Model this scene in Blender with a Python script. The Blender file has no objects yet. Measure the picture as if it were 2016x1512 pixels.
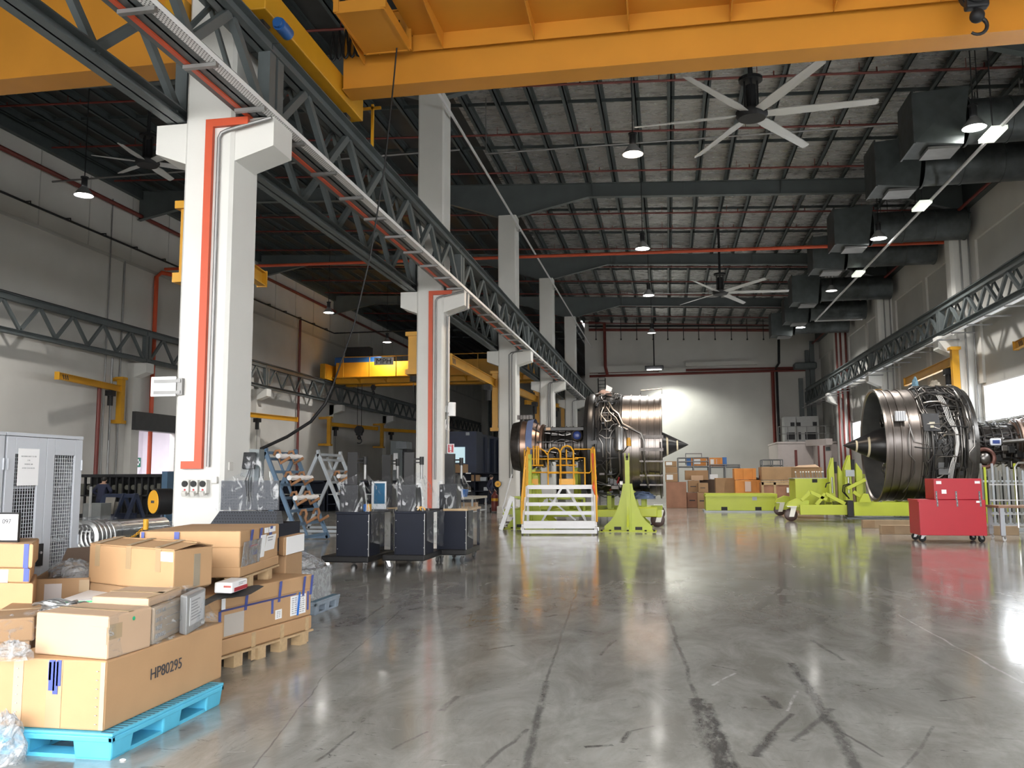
import bpy, bmesh, math, random
from mathutils import Vector, Matrix
random.seed(7)
S = bpy.context.scene
COL = S.collection
PI = math.pi

# ---------------------------------------------------------------- camera
FPX, CAMH, YAW, PIT, ROLL = 1690.0, 1.6, 0.1783, 0.10646, -0.00407
_f = Vector((-math.sin(YAW)*math.cos(PIT), math.cos(YAW)*math.cos(PIT), math.sin(PIT)))
_r0 = Vector((math.cos(YAW), math.sin(YAW), 0.0)); _u0 = _r0.cross(_f)
_r = _r0*math.cos(ROLL) + _u0*math.sin(ROLL); _u = -_r0*math.sin(ROLL) + _u0*math.cos(ROLL)
CAMP = Vector((0, 0, CAMH))
cd = bpy.data.cameras.new('camera'); cam = bpy.data.objects.new('camera', cd); COL.objects.link(cam)
cd.sensor_width = 36.0; cd.lens = 36.0*FPX/2016.0; cd.clip_start = 0.05; cd.clip_end = 400
mw = Matrix((( _r.x, _u.x, -_f.x, 0), (_r.y, _u.y, -_f.y, 0), (_r.z, _u.z, -_f.z, CAMH), (0, 0, 0, 1)))
cam.matrix_world = mw
S.camera = cam

def at(px, py, X=None, Y=None, Z=None):
    """the point of the place seen at a photograph pixel, on the plane X=, Y= or Z="""
    d = _f + _r*((px-1008)/FPX) - _u*((py-756)/FPX)
    t = X/d.x if X is not None else Y/d.y if Y is not None else (Z-CAMH)/d.z
    return CAMP + d*t

# ---------------------------------------------------------------- world, exposure, lights
S.view_settings.view_transform = 'Standard'; S.view_settings.look = 'None'
S.view_settings.gamma = 1.0; S.view_settings.use_curve_mapping = False
S.view_settings.exposure = 0.5
S.cycles.max_bounces = 8; S.cycles.diffuse_bounces = 5; S.cycles.glossy_bounces = 4
S.cycles.transparent_max_bounces = 12; S.cycles.caustics_reflective = False; S.cycles.caustics_refractive = False
S.cycles.sample_clamp_indirect = 6.0
W = bpy.data.worlds.new('sky'); S.world = W; W.use_nodes = True
_nt = W.node_tree; _bg = _nt.nodes['Background']
_bg.inputs[0].default_value = (1.0, 0.985, 0.965, 1); _bg.inputs[1].default_value = 8.0

def light(name, kind, loc, energy, color=(1, 1, 1), size=0.3, rot=(0, 0, 0), spot=2.4, parent=None):
    l = bpy.data.lights.new(name, kind); l.energy = energy; l.color = color
    if kind == 'AREA': l.size = size
    else: l.shadow_soft_size = size
    if kind == 'SPOT': l.spot_size = spot; l.spot_blend = 0.6
    o = bpy.data.objects.new(name, l); COL.objects.link(o); o.location = loc; o.rotation_euler = rot
    if parent: o.parent = parent
    return o

# ---------------------------------------------------------------- materials
MATS = {}
def mat(name, col, rough=0.6, metal=0.0, var=0.12, vscale=3.0, bump=0.0, bscale=20.0, stretch=(1, 1, 1), coat=0.0, col2=None, spec=None):
    if name in MATS: return MATS[name]
    m = bpy.data.materials.new(name); m.use_nodes = True; nt = m.node_tree; N = nt.nodes; L = nt.links
    b = N['Principled BSDF']; b.inputs['Roughness'].default_value = rough; b.inputs['Metallic'].default_value = metal
    if coat: b.inputs['Coat Weight'].default_value = coat; b.inputs['Coat Roughness'].default_value = 0.08
    if spec is not None: b.inputs['Specular IOR Level'].default_value = spec
    tc = N.new('ShaderNodeTexCoord'); mp = N.new('ShaderNodeMapping'); L.new(tc.outputs['Object'], mp.inputs[0])
    mp.inputs['Scale'].default_value = stretch
    c = (*col, 1)
    if var > 0:
        n = N.new('ShaderNodeTexNoise'); n.inputs['Scale'].default_value = vscale; n.inputs['Detail'].default_value = 6
        L.new(mp.outputs[0], n.inputs['Vector'])
        r = N.new('ShaderNodeValToRGB'); r.color_ramp.elements[0].position = 0.3; r.color_ramp.elements[1].position = 0.72
        k = col2 if col2 else tuple(x*(1-var*2) for x in col)
        r.color_ramp.elements[0].color = (*k, 1); r.color_ramp.elements[1].color = c
        L.new(n.outputs['Fac'], r.inputs[0]); L.new(r.outputs[0], b.inputs['Base Color'])
    else: b.inputs['Base Color'].default_value = c
    if bump > 0:
        n2 = N.new('ShaderNodeTexNoise'); n2.inputs['Scale'].default_value = bscale; n2.inputs['Detail'].default_value = 4
        L.new(mp.outputs[0], n2.inputs['Vector'])
        bp = N.new('ShaderNodeBump'); bp.inputs['Strength'].default_value = bump; bp.inputs['Distance'].default_value = 0.02
        L.new(n2.outputs['Fac'], bp.inputs['Height']); L.new(bp.outputs[0], b.inputs['Normal'])
    MATS[name] = m; return m

def emit(name, col, strength):
    if name in MATS: return MATS[name]
    m = bpy.data.materials.new(name); m.use_nodes = True; b = m.node_tree.nodes['Principled BSDF']
    b.inputs['Base Color'].default_value = (*col, 1); b.inputs['Emission Color'].default_value = (*col, 1)
    b.inputs['Emission Strength'].default_value = strength; MATS[name] = m; return m

def film(name, tint=(0.93, 0.95, 0.97), lo=0.06, hi=0.6, p0=0.5, p1=0.64, rough=0.12, bscale=14.0, bump=0.9, stretch=(1, 1, 1), base=0.62):
    """thin clear plastic: mostly see-through, crinkle highlights painted in as pale opaque streaks"""
    if name in MATS: return MATS[name]
    m = bpy.data.materials.new(name); m.use_nodes = True; nt = m.node_tree; N = nt.nodes; L = nt.links
    for n in list(N):
        if n.type != 'OUTPUT_MATERIAL': N.remove(n)
    out = [n for n in N if n.type == 'OUTPUT_MATERIAL'][0]
    tr = N.new('ShaderNodeBsdfTransparent'); tr.inputs[0].default_value = (*tint, 1)
    pr = N.new('ShaderNodeBsdfPrincipled'); pr.inputs['Base Color'].default_value = (base, base*1.03, base*1.07, 1)
    pr.inputs['Roughness'].default_value = rough; pr.inputs['Specular IOR Level'].default_value = 0.9
    tc = N.new('ShaderNodeTexCoord'); mp = N.new('ShaderNodeMapping'); mp.inputs['Scale'].default_value = stretch
    L.new(tc.outputs['Object'], mp.inputs[0])
    n1 = N.new('ShaderNodeTexNoise'); n1.inputs['Scale'].default_value = bscale; n1.inputs['Detail'].default_value = 5; n1.inputs['Distortion'].default_value = 1.5
    L.new(mp.outputs[0], n1.inputs['Vector'])
    bp = N.new('ShaderNodeBump'); bp.inputs['Strength'].default_value = bump; bp.inputs['Distance'].default_value = 0.05
    L.new(n1.outputs['Fac'], bp.inputs['Height']); L.new(bp.outputs[0], pr.inputs['Normal'])
    rp = N.new('ShaderNodeValToRGB'); rp.color_ramp.elements[0].position = p0; rp.color_ramp.elements[1].position = p1
    rp.color_ramp.elements[0].color = (lo,)*3+(1,); rp.color_ramp.elements[1].color = (hi,)*3+(1,)  # pale opaque streaks stand in for highlights on the film
    L.new(n1.outputs['Fac'], rp.inputs[0])
    mx = N.new('ShaderNodeMixShader'); L.new(rp.outputs[0], mx.inputs[0]); L.new(tr.outputs[0], mx.inputs[1]); L.new(pr.outputs[0], mx.inputs[2])
    L.new(mx.outputs[0], out.inputs[0]); MATS[name] = m; return m

def bands(name, c1, c2, axis=0, scale=10.0, width=0.5, rough=0.6, metal=0.0, bump=0.0):
    """a regular two-colour rib or stripe pattern along one local axis"""
    if name in MATS: return MATS[name]
    m = bpy.data.materials.new(name); m.use_nodes = True; nt = m.node_tree; N = nt.nodes; L = nt.links
    b = N['Principled BSDF']; b.inputs['Roughness'].default_value = rough; b.inputs['Metallic'].default_value = metal
    tc = N.new('ShaderNodeTexCoord'); sp = N.new('ShaderNodeSeparateXYZ'); L.new(tc.outputs['Object'], sp.inputs[0])
    mu = N.new('ShaderNodeMath'); mu.operation = 'MULTIPLY'; mu.inputs[1].default_value = scale; L.new(sp.outputs[axis], mu.inputs[0])
    fr = N.new('ShaderNodeMath'); fr.operation = 'FRACT'; L.new(mu.outputs[0], fr.inputs[0])
    lt = N.new('ShaderNodeMath'); lt.operation = 'LESS_THAN'; lt.inputs[1].default_value = width; L.new(fr.outputs[0], lt.inputs[0])
    mx = N.new('ShaderNodeMixRGB'); mx.inputs[1].default_value = (*c2, 1); mx.inputs[2].default_value = (*c1, 1)
    L.new(lt.outputs[0], mx.inputs[0]); L.new(mx.outputs[0], b.inputs['Base Color'])
    if bump:
        bp = N.new('ShaderNodeBump'); bp.inputs['Strength'].default_value = bump; bp.inputs['Distance'].default_value = 0.03
        L.new(lt.outputs[0], bp.inputs['Height']); L.new(bp.outputs[0], b.inputs['Normal'])
    MATS[name] = m; return m

def dots(name, base, hole, scale=40.0, r=0.3, rough=0.5, metal=0.0):
    """a perforated sheet: a square grid of round holes on any face"""
    if name in MATS: return MATS[name]
    m = bpy.data.materials.new(name); m.use_nodes = True; nt = m.node_tree; N = nt.nodes; L = nt.links
    b = N['Principled BSDF']; b.inputs['Roughness'].default_value = rough; b.inputs['Metallic'].default_value = metal
    tc = N.new('ShaderNodeTexCoord'); sp = N.new('ShaderNodeSeparateXYZ'); L.new(tc.outputs['Object'], sp.inputs[0])
    outs = []
    def mth(op, a, v=None):
        n = N.new('ShaderNodeMath'); n.operation = op
        if isinstance(a, (int, float)): n.inputs[0].default_value = a
        else: L.new(a, n.inputs[0])
        if v is not None:
            if isinstance(v, (int, float)): n.inputs[1].default_value = v
            else: L.new(v, n.inputs[1])
        return n.outputs[0]
    def cell(a):
        s = mth('SUBTRACT', mth('FRACT', mth('MULTIPLY', a, scale)), 0.5); return mth('MULTIPLY', s, s)
    h = mth('ADD', sp.outputs[0], sp.outputs[1])
    d = mth('ADD', cell(h), cell(sp.outputs[2] if name != 'tray_white' else mth('SUBTRACT', sp.outputs[0], sp.outputs[1])))
    lt = mth('LESS_THAN', d, r*r)
    mx = N.new('ShaderNodeMixRGB'); mx.inputs[1].default_value = (*base, 1); mx.inputs[2].default_value = (*hole, 1)
    L.new(lt, mx.inputs[0]); L.new(mx.outputs[0], b.inputs['Base Color'])
    MATS[name] = m; return m

WHITE = mat('painted_concrete', (0.72, 0.72, 0.695), 0.55, var=0.05, vscale=0.8, bump=0.05, bscale=30)
WALLW = mat('wall_paint', (0.62, 0.61, 0.58), 0.7, var=0.06, vscale=0.5, bump=0.05, bscale=8)
WALLR = mat('wall_panel', (0.50, 0.50, 0.48), 0.7, var=0.07, vscale=0.5)
GREYST = mat('grey_steel_paint', (0.115, 0.135, 0.14), 0.45, 0.1, var=0.1, vscale=1.5)
DKST = mat('dark_roof_steel', (0.06, 0.075, 0.078), 0.5, 0.1, var=0.1)
ORANGE = mat('crane_orange_paint', (0.62, 0.265, 0.028), 0.42, var=0.06, vscale=1.2)
YELLOW = mat('crane_yellow_paint', (0.60, 0.30, 0.015), 0.42, var=0.07, vscale=1.5)
SAFETY = mat('safety_yellow', (0.72, 0.36, 0.015), 0.4, var=0.05)
REDP = mat('fire_red_paint', (0.17, 0.025, 0.018), 0.45, var=0.1)
ORED = mat('orange_red_paint', (0.60, 0.085, 0.03), 0.45, var=0.05)
BLACK = mat('black_rubber', (0.011, 0.011, 0.012), 0.5, var=0, spec=0.3)
DARK = mat('dark_metal', (0.024, 0.025, 0.028), 0.5, 0.1, var=0.1, spec=0.3)
STEEL = mat('bare_steel', (0.55, 0.56, 0.57), 0.3, 0.9, var=0.08)
GALV = mat('galvanised_conduit', (0.28, 0.28, 0.28), 0.45, 0.6, var=0.1)
ALU = mat('white_aluminium', (0.66, 0.67, 0.69), 0.4, 0.1, var=0.03)
LIME = mat('lime_green_paint', (0.46, 0.54, 0.04), 0.4, var=0.06, vscale=1.2)
RED = mat('tool_chest_red', (0.45, 0.012, 0.028), 0.4, var=0.03)
CARD = mat('corrugated_card', (0.49, 0.30, 0.155), 0.75, var=0.06, vscale=2.5, bump=0.04, bscale=60)
CARD2 = mat('brown_card', (0.38, 0.235, 0.125), 0.75, var=0.08, vscale=2.5)
CARD3 = mat('pale_kraft_card', (0.57, 0.40, 0.27), 0.75, var=0.05, vscale=2.5)
CARDD = mat('dark_card', (0.10, 0.065, 0.045), 0.8, var=0.1)
WOOD = mat('raw_pine', (0.55, 0.39, 0.22), 0.7, var=0.12, vscale=4, stretch=(1, 6, 6))
PLY = mat('plywood_brown', (0.40, 0.20, 0.125), 0.65, var=0.15, vscale=2)
CRATEO = mat('orange_wood', (0.72, 0.28, 0.06), 0.6, var=0.08, vscale=3)
PAPER = mat('white_paper', (0.85, 0.86, 0.88), 0.7, var=0)
INK = mat('printed_ink', (0.05, 0.05, 0.06), 0.7, var=0)
GREYT = mat('grey_print', (0.35, 0.36, 0.38), 0.7, var=0)
BTAPE = mat('blue_tape', (0.06, 0.09, 0.34), 0.45, var=0.05)
TAPE = mat('brown_tape', (0.40, 0.29, 0.17), 0.3, var=0.05)
PALB = mat('cyan_plastic', (0.10, 0.52, 0.76), 0.45, var=0.08, vscale=6)
PALG = mat('grey_blue_plastic', (0.27, 0.33, 0.40), 0.5, var=0.08, vscale=6)
NAVY = mat('navy_steel', (0.009, 0.012, 0.024), 0.55, 0.0, var=0.1, spec=0.22)
NAVYM = mat('navy_machine', (0.014, 0.024, 0.06), 0.45, var=0.1)
CABW = mat('cabinet_grey', (0.49, 0.52, 0.57), 0.4, var=0.03)
BLUE = mat('stand_blue', (0.085, 0.17, 0.28), 0.45, var=0.1)
BLUEM = mat('motor_blue', (0.02, 0.10, 0.32), 0.4, var=0.05)
BLUEB = mat('bright_blue_plastic', (0.02, 0.14, 0.45), 0.4, var=0.05)
GREYF = mat('stand_grey', (0.40, 0.44, 0.48), 0.45, var=0.06)
HOOKW = mat('wooden_hook', (0.42, 0.21, 0.10), 0.55, var=0.12)
WRAP = film('stretch_film', lo=0.03, hi=0.42, p0=0.54, p1=0.66, bscale=7, bump=0.6, stretch=(1, 1, 3))
WRAPD = film('stretch_film_crinkled', lo=0.03, hi=0.5, p0=0.55, p1=0.64, bscale=4.5, bump=0.8, stretch=(2.2, 1.0, 0.8), rough=0.16)
WRAPC = film('crumpled_film', lo=0.22, hi=0.85, p0=0.42, p1=0.66, bscale=9, bump=0.8, base=0.42)
WRAPS = film('stretch_film_side', lo=0.10, hi=0.55, p0=0.5, p1=0.66, bscale=3.2, bump=0.8, stretch=(1.0, 0.7, 1.6), rough=0.16)

# ---------------------------------------------------------------- mesh helper
def V3(p): return Vector(p)
class MB:
    def __init__(s): s.v = []; s.f = []
    def add(s, vs, fs):
        o = len(s.v); s.v += [tuple(x) for x in vs]; s.f += [tuple(i+o for i in q) for q in fs]; return s
    def bx(s, x0, x1, y0, y1, z0, z1):
        return s.add([(x0, y0, z0), (x1, y0, z0), (x1, y1, z0), (x0, y1, z0), (x0, y0, z1), (x1, y0, z1), (x1, y1, z1), (x0, y1, z1)],
                     [(0, 3, 2, 1), (4, 5, 6, 7), (0, 1, 5, 4), (1, 2, 6, 5), (2, 3, 7, 6), (3, 0, 4, 7)])
    def rbox(s, c, sx, sy, sz, rz=0.0, tx=0.0):
        """box centred on c, turned about z by rz, then leaning tx about its own x"""
        m = Matrix.Rotation(rz, 3, 'Z') @ Matrix.Rotation(tx, 3, 'X'); o = len(s.v)
        vs = [V3(c)+m @ Vector((a*sx/2, b*sy/2, d*sz/2)) for d in (-1, 1) for a, b in ((-1, -1), (1, -1), (1, 1), (-1, 1))]
        return s.add(vs, [(0, 3, 2, 1), (4, 5, 6, 7), (0, 1, 5, 4), (1, 2, 6, 5), (2, 3, 7, 6), (3, 0, 4, 7)])
    def hexa(s, b4, t4):
        """eight-corner block from bottom and top loops"""
        return s.add(list(b4)+list(t4), [(0, 3, 2, 1), (4, 5, 6, 7), (0, 1, 5, 4), (1, 2, 6, 5), (2, 3, 7, 6), (3, 0, 4, 7)])
    def bar(s, p, q, w, h, up=(0, 0, 1)):
        p, q = V3(p), V3(q); d = (q-p).normalized(); u = V3(up)
        if abs(d.dot(u)) > 0.98: u = Vector((0, 1, 0)) if abs(d.y) < 0.9 else Vector((1, 0, 0))
        a = d.cross(u).normalized(); b = a.cross(d).normalized()
        vs = [e+a*(i*w/2)+b*(j*h/2) for e in (p, q) for i, j in ((-1, -1), (1, -1), (1, 1), (-1, 1))]
        return s.add(vs, [(0, 3, 2, 1), (4, 5, 6, 7), (0, 1, 5, 4), (1, 2, 6, 5), (2, 3, 7, 6), (3, 0, 4, 7)])
    def tube(s, pts, r, n=8, closed=False, r1=None):
        pts = [V3(p) for p in pts]; k = len(pts); o = len(s.v); a = None
        for i, p in enumerate(pts):
            if closed: d = pts[(i+1) % k]-pts[i-1]
            else: d = pts[min(i+1, k-1)]-pts[max(i-1, 0)]
            d = d.normalized() if d.length > 1e-9 else Vector((0, 0, 1))
            if a is None:
                a = d.cross(Vector((0, 0, 1)) if abs(d.z) < 0.9 else Vector((1, 0, 0))).normalized()
            a = (a-d*a.dot(d)).normalized(); b = d.cross(a)
            rr = r if r1 is None else r+(r1-r)*i/max(1, k-1)
            for j in range(n):
                t = 2*PI*j/n; s.v.append(tuple(p+(a*math.cos(t)+b*math.sin(t))*rr))
        for i in range(k if closed else k-1):
            i2 = (i+1) % k
            for j in range(n):
                s.f.append((o+i*n+j, o+i*n+(j+1) % n, o+i2*n+(j+1) % n, o+i2*n+j))
        if not closed:
            s.f.append(tuple(o+j for j in range(n))[::-1]); s.f.append(tuple(o+(k-1)*n+j for j in range(n)))
        return s
    def cyl(s, p, q, r, n=16, r1=None): return s.tube([p, q], r, n, r1=r1)
    def lathe(s, prof, c=(0, 0, 0), ax=(0, 0, 1), n=32, caps=False):
        """prof = [(t along axis, radius)]"""
        c = V3(c); d = V3(ax).normalized(); a = d.cross(Vector((0, 0, 1)) if abs(d.z) < 0.9 else Vector((1, 0, 0))).normalized(); b = d.cross(a); o = len(s.v)
        for t, r in prof:
            for j in range(n):
                w = 2*PI*j/n; s.v.append(tuple(c+d*t+(a*math.cos(w)+b*math.sin(w))*max(r, 1e-4)))
        for i in range(len(prof)-1):
            for j in range(n): s.f.append((o+i*n+j, o+i*n+(j+1) % n, o+(i+1)*n+(j+1) % n, o+(i+1)*n+j))
        if caps:
            s.f.append(tuple(o+j for j in range(n))[::-1]); s.f.append(tuple(o+(len(prof)-1)*n+j for j in range(n)))
        return s
    def prism(s, poly, plane, d0, d1):
        def P(a, b, d): return {'xz': (a, d, b), 'xy': (a, b, d), 'yz': (d, a, b)}[plane]
        n = len(poly)
        return s.add([P(a, b, d0) for a, b in poly]+[P(a, b, d1) for a, b in poly],
                     [tuple(range(n))[::-1], tuple(range(n, 2*n))]+[(i, (i+1) % n, n+(i+1) % n, n+i) for i in range(n)])
    def ball(s, c, r, nu=12, nv=8, sc=(1, 1, 1)):
        c = V3(c); o = len(s.v)
        for i in range(nv+1):
            ph = PI*i/nv
            for j in range(nu):
                t = 2*PI*j/nu
                s.v.append((c.x+r*sc[0]*math.sin(ph)*math.cos(t), c.y+r*sc[1]*math.sin(ph)*math.sin(t), c.z+r*sc[2]*math.cos(ph)))
        for i in range(nv):
            for j in range(nu): s.f.append((o+i*nu+j, o+(i+1)*nu+j, o+(i+1)*nu+(j+1) % nu, o+i*nu+(j+1) % nu))
        return s
    def torus(s, c, R, r, ax=(0, 0, 1), n=20, m=8):
        c = V3(c); d = V3(ax).normalized(); a = d.cross(Vector((0, 0, 1)) if abs(d.z) < 0.9 else Vector((1, 0, 0))).normalized(); b = d.cross(a)
        return s.tube([c+(a*math.cos(2*PI*i/n)+b*math.sin(2*PI*i/n))*R for i in range(n)], r, m, closed=True)
    def quad(s, a, b, c, d): return s.add([a, b, c, d], [(0, 1, 2, 3)])
    def grid(s, nx, ny, fn):
        o = len(s.v)
        for j in range(ny+1):
            for i in range(nx+1): s.v.append(tuple(fn(i/nx, j/ny)))
        for j in range(ny):
            for i in range(nx):
                q = o+j*(nx+1)+i; s.f.append((q, q+1, q+nx+2, q+nx+1))
        return s
    def build(s, name, m, parent=None, smooth=False, bevel=0.0, local=False, seg=2):
        vs = s.v; loc = None
        if parent is not None and not local:
            iv = chain(parent).inverted(); vs = [tuple(iv @ Vector(v)) for v in vs]
        elif parent is None and not local and vs:
            xs, ys, zs = zip(*vs); loc = Vector(((min(xs)+max(xs))/2, (min(ys)+max(ys))/2, min(zs)))
            vs = [(v[0]-loc.x, v[1]-loc.y, v[2]-loc.z) for v in vs]
        me = bpy.data.meshes.new(name); me.from_pydata(vs, [], s.f); me.materials.append(m)
        bm = bmesh.new(); bm.from_mesh(me); bmesh.ops.recalc_face_normals(bm, faces=bm.faces); bm.to_mesh(me); bm.free()
        if smooth:
            me.polygons.foreach_set('use_smooth', [True]*len(me.polygons)); me.set_sharp_from_angle(angle=math.radians(38))
        o = bpy.data.objects.new(name, me); COL.objects.link(o)
        if loc is not None: o.location = loc
        if parent is not None: o.parent = parent
        if bevel > 0:
            md = o.modifiers.new('bevel', 'BEVEL'); md.width = bevel; md.segments = seg; md.limit_method = 'ANGLE'; md.angle_limit = math.radians(40)
        return o
def chain(o):
    m = o.matrix_basis.copy()
    while o.parent: o = o.parent; m = o.matrix_basis @ m
    return m
def tag(o, label, cat, group=None, kind=None):
    o['label'] = label; o['category'] = cat
    if group: o['group'] = group
    if kind: o['kind'] = kind
    return o
def thing(name, label, cat, loc=(0, 0, 0), rz=0.0, group=None):
    o = bpy.data.objects.new(name, None); COL.objects.link(o); o.empty_display_size = 0.1
    o.location = loc; o.rotation_euler = (0, 0, rz); return tag(o, label, cat, group)
def struct(o): o['kind'] = 'structure'; return o
def lab(o, label): o['label'] = label; return o
def dup(o, loc=None, rz=None, label=None, group=None, parent=None):
    c = o.copy(); COL.objects.link(c)
    if parent is not None: c.parent = parent
    if loc is not None: c.location = loc
    if rz is not None: c.rotation_euler = (0, 0, rz)
    if label: c['label'] = label
    if group: c['group'] = group
    for ch in list(o.children): dup(ch, parent=c)
    return c
def text(name, body, m, parent, p, right, upv, size, align='CENTER', extrude=0.001, sx=1.0):
    """lettering on a surface: p = anchor, right/upv = directions on that surface"""
    cu = bpy.data.curves.new(name, 'FONT'); cu.body = body; cu.size = size; cu.align_x = align; cu.align_y = 'CENTER'; cu.extrude = extrude
    tmp = bpy.data.objects.new(name, cu); COL.objects.link(tmp); me = bpy.data.meshes.new_from_object(tmp); bpy.data.objects.remove(tmp); bpy.data.curves.remove(cu)
    me.materials.clear(); me.materials.append(m); o = bpy.data.objects.new(name, me); COL.objects.link(o)
    r = V3(right).normalized(); u = V3(upv); u = (u-r*u.dot(r)).normalized(); n = r.cross(u)
    M = Matrix(((r.x*sx, u.x, n.x, p[0]), (r.y*sx, u.y, n.y, p[1]), (r.z*sx, u.z, n.z, p[2]), (0, 0, 0, 1)))
    if parent is not None:
        o.parent = parent; M = chain(parent).inverted() @ M
    o.matrix_basis = M
    return o
def arc(c, a, b, r, t0, t1, n=8):
    """points on an arc in the plane of unit vectors a, b"""
    c, a, b = V3(c), V3(a), V3(b)
    return [c+(a*math.cos(t0+(t1-t0)*i/n)+b*math.sin(t0+(t1-t0)*i/n))*r for i in range(n+1)]
def caster(parent, p, r=0.06, rz=0.0, fork=None, wheel=None, w=0.03):
    """swivel caster under p (p = top plate point); children of the thing"""
    p = V3(p); d = Vector((math.cos(rz), math.sin(rz), 0)); sd = Vector((-d.y, d.x, 0)); c = Vector((p.x, p.y, r))+d*(r*0.5)
    k = MB(); k.bar(p-Vector((0, 0, 0.01)), p, r*1.1, r*1.1)
    for q in (-1, 1): k.hexa([c+sd*(q*w*0.8)+d*(a*r*0.3)+Vector((0, 0, -r*0.15))+sd*(b*0.004) for a, b in ((-1, -1), (1, -1), (1, 1), (-1, 1))],
                             [Vector((p.x, p.y, p.z-0.005))+sd*(q*w*0.8)+d*(a*r*0.5)+sd*(b*0.004) for a, b in ((-1, -1), (1, -1), (1, 1), (-1, 1))])
    f = k.build('caster', fork or STEEL, parent)
    m = MB(); m.lathe([(-w/2, 0), (-w/2, r*0.8), (-w/2+0.004, r), (w/2-0.004, r), (w/2, r*0.8), (w/2, 0)], c, sd, 20)
    m.build('wheel', wheel or BLACK, f, smooth=True)
    return f
# ---------------------------------------------------------------- structure: floor, walls, roof
FYB = -5.3
XL, XR, YB, YE = -25.2, 12.5, 73.0, 116.0
BAY, CY0 = 12.457, 11.63
COLX0, COLX1, CD = -7.195, -6.385, 0.84
def zr(x): return 14.33-0.047*x          # underside of the purlins

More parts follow.
